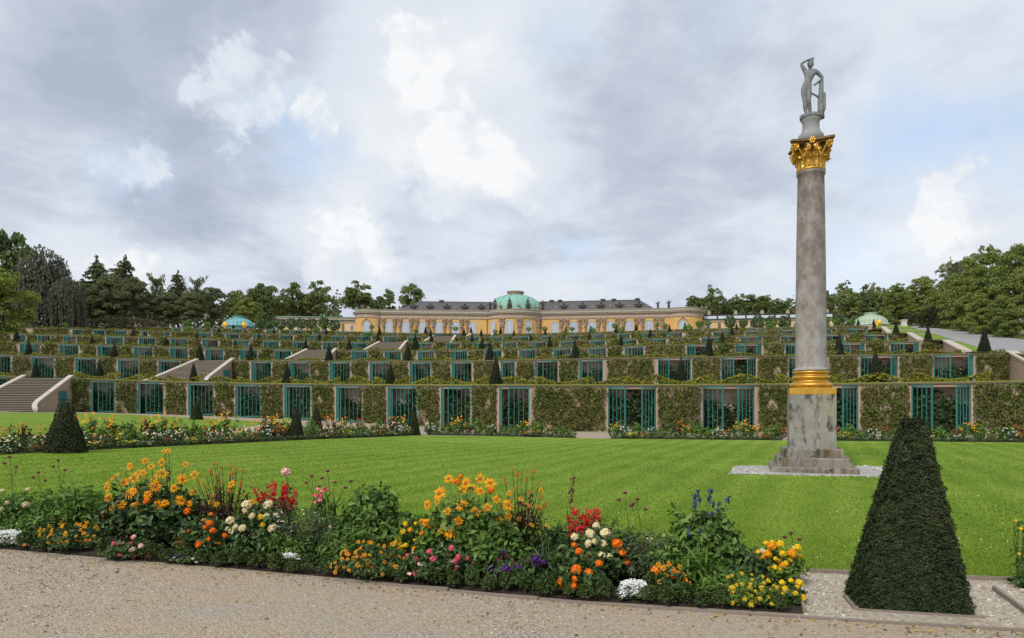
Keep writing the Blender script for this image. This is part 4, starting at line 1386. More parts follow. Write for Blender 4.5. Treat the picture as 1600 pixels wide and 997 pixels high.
YEWS = [yew_mesh(300 + i, 1.0, 1.0, 1500, 0.075, 0.012) for i in range(3)]
TY = {
    1: [(56, 563.5, 588), (155.6, 566, 592.5), (302.5, 569, 596), (449, 567, 597.5), (610, 569, 600), (775, 560, 600), (1064.5, 562, 600), (1368, 553, 599)],
    2: [(45, 533, 554), (179, 537, 558), (312.5, 538, 561), (392, 540, 562.5), (514, 540, 564), (637.5, 539, 564), (765.6, 536, 562), (899, 531.5, 558.5), (1108, 527, 556), (1311, 524, 554), (1538, 516, 551)],
    3: [(25.6, 513, 532), (144, 523, 537), (260, 527, 541), (368, 532, 544), (478, 530, 546), (545.6, 530, 547), (649, 524, 547), (753, 530, 547), (859, 527, 544), (970.6, 523, 540), (1129, 519, 536.5), (1450, 512, 533.6)],
    4: [(208, 512, 524), (308, 518, 528), (405, 520, 531), (499, 522, 533), (590, 523, 535), (674, 520, 534), (737.5, 523, 535), (829, 523, 534), (920.6, 519, 531), (1016, 514, 527.5), (1144, 510, 524.5), (1400, 504, 521.6)],
    5: [(342.5, 510, 519), (428, 513, 521), (510, 514, 524), (593, 511, 525), (673, 516, 527), (725, 515, 527), (752, 515, 526), (803, 516, 526), (852, 512, 522), (963, 511, 522), (1046, 507, 518), (1151, 504, 515), (1365, 500, 512)],
    6: [(96, 508, 515), (365, 503, 512), (593, 510, 519), (665, 511, 521), (736, 512, 522), (782, 512, 522), (884, 513, 522), (923, 510, 520), (994, 507, 517), (1070, 504, 514), (1341, 498, 508)],
}
for k, lst in TY.items():
    for i, (x, y0, y1) in enumerate(lst):
        lo, hi = YT[k][0][0], YT[k][-1][0]
        p, t, n = wall_frame(k, min(max(x, lo), hi))
        q = Vector(p) - n * (0.95 if k == 1 else 0.8)
        q.x = (x - 800) / FPX * q.y
        h = (y1 - y0) * q.y / FPX + 0.12
        h *= 1.06; wd = h * (0.52 if k > 1 else 0.48)
        zb = HW * k + lift(q.x)
        if k == 2 and x > 1500 or k in (3, 4, 5) and x > 1362: zb += 0.05
        o = link('yew_cone', YEWS[(i + k) % 3], None, (q.x, q.y, zb), 0.7 * i, (wd, wd, h))
        tag(o, 'dark clipped yew cone, %s from the left on the edge of the %s terrace' % (ordw(i + 1), {1: 'lowest', 2: 'second', 3: 'third', 4: 'fourth', 5: 'fifth', 6: 'topmost'}[k]), 'topiary', 'clipped yew cones on the terraces')
# bigger clipped yews in the parterre
PARY = yew_mesh(330, 1.0, 1.0, 5200, 0.05, 0.014, topw=0.22, mat=M_YEW2)
for x, y0, y1, w, lab in ((102, 625, 708, 60, 'broad rounded yew cone standing in the left flower bed'), (463, 637, 687, 25, 'slim yew cone in the left bed before the sixth gate'), (494, 635, 672, 21, 'small dark yew cone behind the left bed beside a taller one'), (646, 640, 680, 22, 'yew cone at the right end of the left flower bed'), (307, 627, 656, 20, 'small dark yew on the left lawn before a gate')):
    X, d = gd(x, y1)
    h = (y1 - y0) * d / FPX
    o = link('yew_cone', PARY, None, (X, d, lift(X)), 0.3, (w * d / FPX, w * d / FPX, h))
    tag(o, lab, 'topiary', 'clipped yew cones in the parterre')

# foreground yew pyramid ------------------------------------------------------
YX, YY = 3.19, 5.53
YW, YD, YA = 0.80, 0.50, R(-13.5)


def big_yew():
    rg = np.random.default_rng(5)
    w, h, tw = 0.79, 1.475, 0.14
    n = 58000
    side = rg.integers(0, 4, n)
    z = rg.random(n); z = h * (1 - np.sqrt(1 - z * 0.97)) / (1 - math.sqrt(0.03))
    half = w / 2 + (tw / 2 - w / 2) * (z / h)
    q = rg.uniform(-1.02, 1.02, n) * half
    # sprigs lie in loose horizontal courses
    lump = 0.006 * np.sin(z * 95 + 3.0 * np.sin(q * 14 + side * 2 + z * 9) + side) + 0.010 * np.sin(q * 52 + z * 31) + 0.008 * np.sin(q * 23 - z * 47 + side)
    out = half + lump + rg.normal(0, 0.008, n)
    ca = np.cos(side * math.pi / 2); sa = np.sin(side * math.pi / 2)
    P = np.stack([out * ca - q * sa, (out * sa + q * ca) * (0.62 + 0.3 * z / h) , z + 0.012], 1)
    P[:, 0] += 0.05 * z / h
    N = np.stack([ca, sa, np.full(n, 0.5)], 1)
    A = np.stack([0.6 * ca - sa * rg.choice([-1, 1], n), 0.6 * sa + ca * rg.choice([-1, 1], n), np.full(n, -0.1)], 1)
    m = n // 24
    tx, ty = 0.05 + rg.uniform(-tw / 2, tw / 2, m), rg.uniform(-tw / 2, tw / 2, m) * 0.9
    P = np.concatenate([P, np.stack([tx, ty, h + rg.normal(0.005, 0.012, m)], 1)])
    N = np.concatenate([N, np.tile([0, 0, 1.0], (m, 1))]); A = np.concatenate([A, rg.normal(0, 1, (m, 3))])
    V, F = leaves(P, N, 0.023, 0.38, rg, jitter=0.55, along=A)
    b = MB(); a, c = w / 2 - 0.022, tw / 2 - 0.02
    b.add([(-a, -a * .6, 0), (a, -a * .6, 0), (a, a * .6, 0), (-a, a * .6, 0), (0.05 - c, -c * .9, h - 0.02), (0.05 + c, -c * .9, h - 0.02), (0.05 + c, c * .9, h - 0.02), (0.05 - c, c * .9, h - 0.02)], [(0, 3, 2, 1), (4, 5, 6, 7), (0, 1, 5, 4), (1, 2, 6, 5), (2, 3, 7, 6), (3, 0, 4, 7)])
    bv, bf = mb_tris(b)
    V, F, M = cat_meshes([(V, F, 0), (bv, bf, 1)])
    return mk_mesh('yew_pyramid', V, F, [mat_leaf('yew_sprigs', [(0.007, 0.015, 0.005), (0.018, 0.033, 0.009), (0.036, 0.055, 0.015), (0.075, 0.078, 0.026)], 0.5, 0.08, 4.0), M_YEWCORE], M)


o = link('yew_pyramid', big_yew(), None, (YX, YY, 0.015), YA)
tag(o, 'large square clipped yew pyramid in the right foreground', 'topiary')
# timber frame round it, and kerbs
def board(name, p, q, w, h, label, z=0.0, dz=0.0):
    p, q = Vector(p), Vector(q)
    c = (p + q) / 2; L_ = (q - p).length
    b = MB(); b.box(-L_ / 2, L_ / 2, -w / 2, w / 2, -0.05, h)
    o = link(name, b.mesh(name, M_TIMBER), None, (c.x, c.y, z + lift(c.x)), math.atan2((q - p).y, (q - p).x))
    o.rotation_euler.y = dz
    return tag(o, label, 'edging', 'weathered timber edging boards')


_c, _s = math.cos(YA), math.sin(YA)
def yl(a, b): return (YX + a * _c - b * _s, YY + a * _s + b * _c)
board('edging_board', yl(-0.43, -0.275), yl(0.46, -0.275), 0.02, 0.022, 'weathered board along the front foot of the yew pyramid')
board('edging_board', yl(-0.44, -0.26), yl(-0.44, 0.10), 0.02, 0.03, 'weathered board along the left foot of the yew pyramid')
board('edging_board', gd(1257, 961), gd(1241, 905), 0.025, 0.05, 'weathered board closing the right end of the flower bed')
board('edging_board', gd(1262, 896.5), gd(1595, 911), 0.02, 0.045, 'thin dark board between lawn and pale gravel')
board('edging_board', gd(1553, 925), gd(1640, 990), 0.025, 0.05, 'weathered board of the bed at the right picture edge')
prev = None
for i, (xa, xb) in enumerate([(845, 1028), (1034, 1092), (1098, 1246), (1252, 1302), (1309, 1500), (1508, 1700), (520, 700), (705, 840)]):
    a, b_ = bed_pt(xa, -0.035), bed_pt(xb, -0.035)
    board('kerb_board', a, b_, 0.04, 0.02, 'worn reddish kerb plank between path and bed, %s along the front' % ordw(i + 1), dz=0.0)
# timber kerbs end.

# ------------------------------------------------------------------ potted trees, ball trees
M_LIME = mat_leaf('orange_tree_leaf', [(0.06, 0.13, 0.025), (0.13, 0.25, 0.05), (0.20, 0.34, 0.08)], 0.5, 0.25, 1.0)
M_BALL = mat_leaf('ball_tree_leaf', [(0.035, 0.069, 0.027), (0.069, 0.119, 0.044), (0.106, 0.163, 0.062)], 0.6, 0.15, 0.6)
M_POT = mat_noise('tub_wood', [(0.03, 0.08, 0.07), (0.05, 0.12, 0.1)], 3, 0.7)


def blob_leaves(seed, n, size, r=(1, 1, 1), rg=None):
    rg = np.random.default_rng(seed)
    D = rg.normal(0, 1, (n, 3)); D /= np.linalg.norm(D, axis=1)[:, None]
    rad = 0.62 + 0.38 * rg.random(n) ** 0.5
    lump = 1 + 0.13 * np.sin(D[:, 0] * 5 + seed) * np.sin(D[:, 2] * 6) + 0.1 * np.sin(D[:, 1] * 7 + D[:, 2] * 4)
    P = D * (rad * lump)[:, None] * np.array(r)
    return leaves(P, D + [0, 0, 0.3], size, 0.7, rg, jitter=0.7)


POTC = [mk_mesh('crown', *blob_leaves(400 + i, 230, 0.42), M_LIME) for i in range(3)]
BALLC = [mk_mesh('crown', *blob_leaves(410 + i, 520, 0.30, (1, 1, 1.12)), M_BALL) for i in range(3)]
TRUNKM = MB().tube([(0, 0, 0), (0.02, 0, 0.6), (0, 0, 1.1)], [0.06, 0.045, 0.04], 6).mesh('trunk', M_BARK)
TUBM = MB().box(-0.32, 0.32, -0.32, 0.32, 0, 0.6).box(-0.36, 0.36, -0.36, 0.36, 0.52, 0.601).mesh('tub', M_POT)
POTS = [(96, 509, 6), (102, 519, 5), (174, 507, 6), (189, 510, 5), (240, 507, 5), (291, 504, 5), (295, 515, 5), (324, 507.5, 5), (427, 506, 5), (416, 511.5, 4), (479, 524, 5), (494, 515, 6), (506, 508, 5), (574, 523, 6), (581, 511, 4), (650, 517, 4), (712, 513.5, 4), (774, 518, 4), (795, 526, 5), (826, 514, 4), (851, 514, 4.5), (882, 521, 5), (894, 514, 4), (926, 516, 5), (961, 509, 5), (971, 515, 5), (1027, 508, 3.5), (1040, 509, 4), (1093, 506, 6), (1106, 505, 5), (1075, 513, 7), (1204, 507, 8), (1306, 502, 5), (1293, 499, 5), (1329, 505, 7)]
for i, (x, y, r) in enumerate(POTS):
    k = 6 if y < 512.5 else 5 if y < 520 else 4
    lo, hi = YT[k][0][0], YT[k][-1][0]
    p, t, n = wall_frame(k, min(max(x, lo), hi)); d = p.y + 2.4
    X = (x - 800) / FPX * d
    zb = HW * k + lift(X) + (0.003 if k < 6 else 0.01)
    zc = z_at(y, d); rr = r * d / FPX
    g = thing('potted_tree', 'small light green tree in a tub, %s from the left along the upper terraces' % ordw(i + 1), 'potted tree', (X, d, zb), 0, 'small potted trees on the upper terraces')
    link('tub', TUBM, g)
    link('trunk', TRUNKM, g, (0, 0, 0.55), 0, (1, 1, max(0.2, (zc - zb - 0.55) / 1.1)))
    link('crown', POTC[i % 3], g, (0, 0, max(0.9, zc - zb)), i * 1.1, (rr, rr, rr * 0.85))
BALLS = [(407, 507, 8), (422, 506, 8), (439, 507, 8), (455, 506, 8), (471, 506, 8), (487, 506, 8), (506, 505, 8.5), (523, 509, 8.5), (1141, 503, 9), (1161.5, 505, 6.5), (1184, 504, 10), (1205, 503, 9), (1226, 504, 9.5), (1254, 504, 9), (1280, 504, 8), (1309, 499, 8)]
for i, (x, y, r) in enumerate(BALLS):
    d = 163.0 if x > 800 else 170.0
    X = (x - 800) / FPX * d; zc = z_at(y, d); rr = r * d / FPX
    zb = PLAT + lift(X) + 0.4
    g = thing('ball_tree', 'dark green round-clipped tree, %s from the left before the %s palace wing' % (ordw(i + 1 if x < 800 else i - 7), 'left' if x < 800 else 'right'), 'tree', (X, d, zb), 0, 'round clipped trees before the palace wings')
    link('trunk', TRUNKM, g, (0, 0, 0), 0, (2, 2, max(0.3, (zc - zb) / 1.1)))
    link('crown', BALLC[i % 3], g, (0, 0, zc - zb), i, (rr, rr, rr))

# ------------------------------------------------------------------ trees
M_OAK = mat_leaf('deciduous_leaf', [(0.071, 0.112, 0.037), (0.148, 0.202, 0.061), (0.266, 0.294, 0.085)], 0.6, 0.3, 0.12)
M_OAK2 = mat_leaf('light_leaf', [(0.095, 0.139, 0.030), (0.191, 0.253, 0.051), (0.328, 0.355, 0.084)], 0.6, 0.3, 0.12)
M_LIME2 = mat_leaf('lime_tree_leaf', [(0.106, 0.154, 0.040), (0.204, 0.260, 0.062), (0.364, 0.366, 0.099)], 0.6, 0.3, 0.15)
M_CONI = mat_leaf('conifer_needles', [(0.077, 0.104, 0.059), (0.155, 0.185, 0.084), (0.253, 0.256, 0.104)], 0.7, 0.3, 0.12)
M_BEECH = mat_leaf('copper_beech_leaf', [(0.057, 0.075, 0.054), (0.109, 0.122, 0.083), (0.181, 0.174, 0.116)], 0.6, 0.3, 0.1)
M_HEDGE = mat_leaf('hedge_leaf', [(0.031, 0.031, 0.015), (0.063, 0.059, 0.025), (0.098, 0.084, 0.042)], 0.7, 0.1, 0.3)


def crown_mesh(seed, kind, mat, asp=2.4):
    """unit crown: x,y in [-1,1], z in [0,1]"""
    rg = np.random.default_rng(seed)
    if kind in ('oak', 'tall', 'dense'):
        asp = {'oak': 1.9, 'tall': 2.7, 'dense': asp}[kind]
        nc = int({'oak': 62, 'tall': 46, 'dense': 66}[kind] * max(1, asp / 1.9))
        Ps, Ns = [], []
        for c in range(nc):
            D = rg.normal(0, 1, 3); D /= np.linalg.norm(D)
            q = rg.random() ** (0.45 if kind != 'dense' else 0.3)
            cz = 0.53 + 0.42 * D[2] * q
            env = 1.0 if kind == 'oak' else (0.55 + 0.6 * math.sin(cz * 3.0 + 0.3))
            if kind == 'dense': env = 0.95 if cz < 0.6 else 0.95 * math.sqrt(max(0.05, 1 - ((cz - 0.6) / 0.45) ** 2))
            cx, cy = D[0] * q * 0.82 * env, D[1] * q * 0.82 * env
            if kind == 'dense': cz = 0.04 + 0.92 * (cz - 0.1) / 0.86
            rr = rg.uniform(0.14, 0.27)
            n = int((62 if kind != 'dense' else 130) * (rr / 0.2) ** 2)
            E = rg.normal(0, 1, (n, 3)); E /= np.linalg.norm(E, axis=1)[:, None]
            E[:, 2] = np.where(E[:, 2] < -0.3, -E[:, 2], E[:, 2])
            rad = rr * (0.55 + 0.5 * rg.random(n))
            Ps.append(np.array([cx, cy, cz]) + E * rad[:, None] * np.array([1, 1, 0.85 / asp])); Ns.append(E)
        P = np.concatenate(Ps); N = np.concatenate(Ns)
        P[:, 2] = np.clip(P[:, 2], 0.0, 1.1)
        V, F = leaves(P * [1, 1, asp], N + [0, 0, 0.4], 0.105 if kind != 'dense' else 0.068, 0.75, rg, jitter=0.7)
        V = V / [1, 1, asp]
    elif kind == 'spruce':
        Ps, As = [], []
        for lv in range(15):
            z = 0.03 + 0.92 * (lv / 15) ** 0.95
            R0 = (1 - z) ** 0.55 * rg.uniform(0.5, 1.15)
            for br in range(9):
                a = rg.uniform(0, 6.28); L_ = R0 * rg.uniform(0.4, 1.15)
                n = int(8 + 42 * L_)
                s = rg.random(n) ** 0.7
                dz = 0.06 * np.sin(s * 2.5) - 0.055 * s * s
                P = np.stack([np.cos(a) * s * L_ + rg.normal(0, 0.035, n), np.sin(a) * s * L_ + rg.normal(0, 0.035, n), z + dz - np.abs(rg.normal(0, 0.018, n))], 1)
                Ps.append(P); As.append(np.tile([np.cos(a), np.sin(a), -0.5], (n, 1)))
        n = 30; Ps.append(np.stack([rg.normal(0, 0.02, n), rg.normal(0, 0.02, n), rg.uniform(0.9, 1.04, n)], 1)); As.append(np.tile([0, 0, 1.0], (n, 1)))
        P = np.concatenate(Ps); A = np.concatenate(As)
        V, F = leaves(P * [1, 1, 2.6], np.tile([0, 0, 1.0], (len(P), 1)), 0.15, 0.45, rg, jitter=0.6, along=A)
        V = V / [1, 1, 2.6]
    elif kind == 'cedar':
        Ps, As = [], []
        for br in range(26):
            z = rg.uniform(0.12, 0.97); a = rg.uniform(0, 6.28); L_ = rg.uniform(0.4, 1.05) * (1.15 - 0.75 * z)
            n = int(50 + 70 * L_); s = rg.random(n)
            up = 0.16 * s ** 2 + 0.02
            P = np.stack([np.cos(a) * s * L_ + rg.normal(0, 0.06, n), np.sin(a) * s * L_ + rg.normal(0, 0.06, n), z + up - np.abs(rg.normal(0, 0.03, n)) * 1.2], 1)
            Ps.append(P); As.append(np.tile([np.cos(a) * 0.4, np.sin(a) * 0.4, -0.9], (n, 1)))
        P = np.concatenate(Ps); A = np.concatenate(As)
        V, F = leaves(P, np.tile([0, -0.4, 0.7], (len(P), 1)), 0.085, 0.45, rg, jitter=0.6, along=A)
    elif kind == 'weeping':
        Ps, As = [], []
        for stn in range(330):
            D = rg.normal(0, 1, 3); D /= np.linalg.norm(D); D[2] = abs(D[2])
            q = rg.uniform(0.55, 1.0)
            q = q * (1 + 0.10 * math.sin(D[0] * 7 + seed) * math.sin(D[1] * 5))
            top = np.array([D[0] * q * 0.90, D[1] * q * 0.90, 0.40 + 0.58 * D[2] ** 0.8 * q])
            L_ = min(top[2] - 0.01, rg.uniform(0.25, 0.75)); n = int(16 + L_ * 46)
            s = rg.random(n) ** 1.25
            out = np.array([D[0], D[1]]) * 0.16
            P = np.stack([top[0] + out[0] * np.sqrt(s) * L_ + rg.normal(0, 0.022, n), top[1] + out[1] * np.sqrt(s) * L_ + rg.normal(0, 0.022, n), top[2] - s * L_ + rg.normal(0, 0.012, n)], 1)
            Ps.append(P); As.append(np.tile([0, 0, -1.0], (n, 1)))
        P = np.concatenate(Ps); A = np.concatenate(As)
        N = P * [1, 1, 0] + [0, 0, 0.15]
        n = 900
        D = rg.normal(0, 1, (n, 3)); D /= np.linalg.norm(D, axis=1)[:, None]; D[:, 2] = np.abs(D[:, 2])
        Q = np.stack([D[:, 0] * 0.86, D[:, 1] * 0.86, 0.40 + 0.57 * D[:, 2] ** 0.8], 1) * rg.uniform(0.93, 1.02, (n, 1))
        P = np.concatenate([P, Q]); N = np.concatenate([N, D]); A = np.concatenate([A, np.tile([0, 0, -1.0], (n, 1))])
        V, F = leaves(P * [1, 1, 2.7], N, 0.115, 0.5, rg, jitter=0.5, along=A)
        V = V / [1, 1, 2.7]
    return mk_mesh('crown', V, F, mat)


def trunk_mesh(seed):
    rg = np.random.default_rng(seed)
    b = MB()
    b.tube([(0, 0, -0.05), (0.02, 0, 0.3), (0.0, 0.02, 0.6), (0.03, 0, 0.9)], [0.045, 0.034, 0.022, 0.006], 7)
    for i in range(7):
        z = rg.uniform(0.25, 0.7); a = rg.uniform(0, 6.28); L_ = rg.uniform(0.25, 0.5)
        b.tube([(0, 0, z), (math.cos(a) * L_ * 0.5, math.sin(a) * L_ * 0.5, z + 0.10), (math.cos(a) * L_, math.sin(a) * L_, z + 0.22)], [0.016, 0.011, 0.004], 5)
    return b.mesh('trunk', M_BARK)


TRUNKS = [trunk_mesh(s) for s in (1, 2, 3)]
CROWNS = {
    'oak': [crown_mesh(500 + i, 'oak', M_OAK) for i in range(4)],
    'tall': [crown_mesh(520 + i, 'tall', M_OAK) for i in range(4)],
    'light': [crown_mesh(540 + i, 'dense', M_OAK2) for i in range(2)],
    'lime': [crown_mesh(560 + i, 'dense', M_LIME2, 3.6) for i in range(4)],
    'spruce': [crown_mesh(580 + i, 'spruce', M_CONI) for i in range(3)],
    'cedar': [crown_mesh(600 + i, 'cedar', M_CONI) for i in range(2)],
    'beech': [crown_mesh(620 + i, 'weeping', M_BEECH) for i in range(2)],
    'dark': [crown_mesh(640 + i, 'dense', M_CONI) for i in range(3)],
}
tcount = {}


def tree(kind, x, ytop, ybase, halfw, d, label, clear=0.12, bend=0.0):
    X = (x - 800) / FPX * d
    zb = z_at(ybase, d); zt = z_at(ytop, d)
    H = zt - zb; w = halfw * d / FPX
    i = tcount.get(kind, 0); tcount[kind] = i + 1
    sink = 1.5
    g = thing('%s_tree' % {'oak': 'oak', 'tall': 'poplar', 'light': 'maple', 'lime': 'lime', 'spruce': 'spruce', 'cedar': 'cedar', 'beech': 'weeping_beech', 'dark': 'broadleaf'}[kind], label, 'tree', (X, d, zb - sink), (i * 2.1) % 6.28, 'trees behind the terraces')
    tw = max(0.35, min(w, H * 0.3)) * 1.6
    link('trunk', TRUNKS[i % 3], g, (0, 0, 0), 0, (tw, tw, H + sink))
    link('crown', CROWNS[kind][i % len(CROWNS[kind])], g, (0, 0, sink + H * clear - (0.07 * H if kind in ('lime', 'light') else 0)), 0, (w, w, H * (1 - clear) * (1.06 if kind in ('lime', 'light') else 1)))


for a in [
    ('oak', 12, 357, 520, 44, 170, 'tall thin-leaved oak rising above the weeping beech at far left', 0.1),
    ('oak', -30, 380, 520, 45, 172, 'oak at the left picture edge behind the pale maple', 0.1),
    ('beech', 68, 386, 519, 47, 158, 'big dark weeping beech at far left', 0.0),
    ('beech', 104, 432, 517, 30, 154, 'smaller dark weeping beech leaning out right of the big one', 0.0),
    ('light', 4, 418, 522, 58, 132, 'bushy light green maple at far left in front of the beech', 0.0),
    ('spruce', 151, 404, 506, 47, 190, 'tall spruce with ragged top right of the beech', 0.0),
    ('spruce', 195, 402, 506, 50, 196, 'tallest spruce of the pair right of the beech', 0.0),
    ('dark', 172, 428, 508, 38, 184, 'rounded dark tree in front of the two spruces', 0.0),
    ('dark', 206, 430, 508, 34, 183, 'rounded olive tree below the taller spruce', 0.0),
    ('dark', 132, 440, 508, 27, 186, 'low dark tree between beech and spruces', 0.0),
    ('cedar', 243, 436, 506, 28, 196, 'open dark cedar right of the spruces', 0.02),
    ('spruce', 278, 425, 506, 30, 200, 'slender spruce with a long bare tip left of the pavilion', 0.0),
    ('cedar', 309, 434, 506, 30, 197, 'bent cedar with an arching top left of the pavilion', 0.02),
    ('dark', 262, 456, 509, 30, 186, 'low dark tree under the slender spruce', 0.0),
    ('dark', 234, 458, 509, 26, 185, 'low dark tree under the open cedar', 0.0),
    ('dark', 330, 447, 509, 28, 192, 'round dark tree left above the teal pavilion', 0.0),
    ('dark', 298, 455, 509, 28, 186, 'low dark tree between cedar and teal pavilion', 0.0),
    ('oak', 368, 453, 509, 28, 204, 'olive oak directly above the teal pavilion', 0.0),
    ('light', 388, 463, 508, 24, 194, 'light green tree just right of the teal pavilion dome', 0.0),
    ('oak', 412, 444, 508, 27, 205, 'round oak right of the teal pavilion', 0.02),
    ('tall', 458, 437, 503, 20, 215, 'narrow tree left of the tall pair behind the left wing', 0.0),
    ('tall', 496, 434, 503, 25, 215, 'tallest tree behind the left palace wing', 0.0),
    ('oak', 435, 462, 503, 18, 212, 'small oak at the left end of the left wing', 0.0),
    ('oak', 477, 458, 503, 22, 218, 'low oak filling between the tall pair', 0.0),
    ('oak', 562, 439, 502, 35, 215, 'broad oak standing alone behind the left palace corner', 0.02),
    ('tall', 607, 449, 500, 13, 215, 'slim small tree right of the broad oak', 0.0),
    ('oak', 642, 445, 497, 23, 222, 'round oak rising behind the left palace roof', 0.0),
    ('oak', 592, 462, 500, 14, 224, 'small thin tree between broad oak and slim tree', 0.0),
    ('tall', 1113, 441, 503, 19, 225, 'tallest tree right of the palace with leaning head', 0.0),
    ('oak', 1085, 462, 503, 25, 228, 'low oak at the right palace corner', 0.0),
    ('oak', 1140, 463, 503, 25, 230, 'round oak behind the right wing next to the tallest tree', 0.0),
    ('oak', 1170, 461, 503, 24, 228, 'middle oak of the row behind the right wing', 0.0),
    ('oak', 1195, 462, 503, 22, 232, 'oak behind the white roof panels left of the column', 0.0),
    ('oak', 1222, 469, 503, 20, 230, 'thin oak just left of the column shaft', 0.0),
    ('oak', 1255, 466, 505, 20, 232, 'oak hidden for the most part by the column', 0.0),
    ('tall', 1292, 450, 510, 15, 205, 'narrow dark tree just right of the column', 0.0),
    ('oak', 1326, 453, 510, 24, 205, 'oak left above the pale pavilion', 0.0),
    ('oak', 1354, 453, 508, 20, 208, 'oak directly above the pale pavilion', 0.0),
    ('tall', 1375, 444, 508, 16, 206, 'pointed tree right above the pale pavilion', 0.0),
    ('lime', 1404, 440, 511, 26, 160, 'rounded lime tree right of the pale pavilion', 0.0),
    ('lime', 1440, 428, 511, 32, 165, 'bigger lime tree up the slope right of the pavilion', 0.0),
    ('lime', 1470, 440, 512, 28, 150, 'lime tree behind the brown clipped bush', 0.0),
    ('spruce', 1485, 405, 480, 12, 185, 'slim dark conifer poking above the limes on the right', 0.0),
    ('oak', 1505, 430, 515, 28, 160, 'oak behind the slim conifer on the right', 0.0),
    ('lime', 1513, 398, 524, 32, 110, 'leftmost lime tree of the tall right-hand row', 0.0),
    ('lime', 1548, 380, 528, 36, 102, 'second tall lime tree of the right-hand row', 0.0),
    ('lime', 1585, 371, 530, 38, 94, 'third and tallest lime tree at the right picture edge', 0.0),
    ('lime', 1632, 372, 534, 44, 88, 'lime tree cut by the right picture edge', 0.0),
    ('lime', 1490, 425, 521, 24, 122, 'low lime tree at the top end of the right-hand row', 0.0),
    ('lime', 1530, 450, 528, 24, 98, 'low bushy lime below the tall row on the right', 0.0),
    ('lime', 1570, 455, 532, 26, 88, 'lowest bushy lime beside the paved ramp', 0.0),
    ('lime', 1690, 365, 536, 50, 84, 'lime tree beyond the right picture edge', 0.0),
]: tree(*a)

# hedges
def hedge(name, x0, x1, d, ytop, ybase, label, mat, n=2600, size=0.3, prof=None):
    X0, X1 = (x0 - 800) / FPX * d, (x1 - 800) / FPX * d
    zb, zt = z_at(ybase, d), z_at(ytop, d)
    rg = np.random.default_rng(int(x0 * 7 + 3) % 1000)
    f = rg.random(n)
    hh = (zt - zb + 1) * np.array([(prof or (lambda q: 1 - 0.7 * (2 * q - 1) ** 4))(q) for q in f])
    P = np.stack([(X0 - X1) / 2 + (X1 - X0) * f, rg.uniform(-1.2, 1.2, n), rg.random(n) ** 0.6 * hh], 1)
    V, F = leaves(P, np.tile([0, -0.7, 0.7], (n, 1)), size, 0.7, rg, jitter=0.8)
    o = link(name, mk_mesh(name, V, F, mat), None, ((X0 + X1) / 2, d, zb - 1))
    tag(o, label, 'hedge')


hedge('hedge', 112, 262, 172, 497, 511, 'long low dark clipped hedge under the spruces on the left', M_HEDGE, 4200)
hedge('hedge', 1438, 1500, 128, 478, 512, 'brownish lens-shaped clipped bush at the end of the ramp', M_HEDGE, 3800, 0.35, lambda q: 0.2 + 0.8 * math.sin(math.pi * min(1, q * 0.8 + 0.2)))
hedge('hedge', 1415, 1430, 140, 490, 511, 'narrow upright dark hedge beside the white pedestal', mat_leaf('thuja', [(0.02, 0.035, 0.014), (0.05, 0.07, 0.025)], 0.6, 0.1), 700)
# forest mass closing the view behind the single trees
def forest():
    rg = np.random.default_rng(77)
    P = []
    for x0, x1, d, yt, yb, n in ((-150, 420, 245, 461, 512, 7800), (400, 530, 250, 467, 505, 1600), (1080, 1300, 262, 472, 506, 1900), (1290, 1500, 230, 456, 512, 3600), (1480, 1900, 170, 400, 520, 5200)):
        f = rg.random(n)
        X = ((x0 + (x1 - x0) * f) - 800) / FPX * d
        zt = np.array([z_at(yt + 9 * math.sin(q * 31) + 7 * math.sin(q * 67 + 1), d) for q in f]); zb = z_at(yb, d) - 2
        P.append(np.stack([X, d + rg.uniform(-3, 6, n), zb + (zt - zb) * rg.random(n) ** 0.8], 1))
    P = np.concatenate(P)
    V, F = leaves(P, np.tile([0, -0.7, 0.7], (len(P), 1)), 1.5, 0.8, rg, jitter=0.8)
    o = link('woods', mk_mesh('woods', V, F, M_CONI)); tag(o, 'dark woods closing the view behind the single trees', 'woods', kind='stuff')


forest()
# white pedestal at the top of the ramp
d = 138.0; X = (1424 - 800) / FPX * d
b = MB(); zb = slope_z(d)
b.box(-0.55, 0.55, -0.4, 0.4, -0.5, 0.2).box(-0.45, 0.45, -0.3, 0.3, 0.202, 1.15).box(-0.58, 0.58, -0.42, 0.42, 1.152, 1.32)
tag(link('stone_pedestal', b.mesh('stone_pedestal', mat_noise('white_stone', [(0.5, 0.48, 0.42), (0.65, 0.63, 0.57)], 2, 0.8)), None, (X - 1.5, d, zb)), 'white stone pedestal at the top of the paved ramp', 'pedestal')

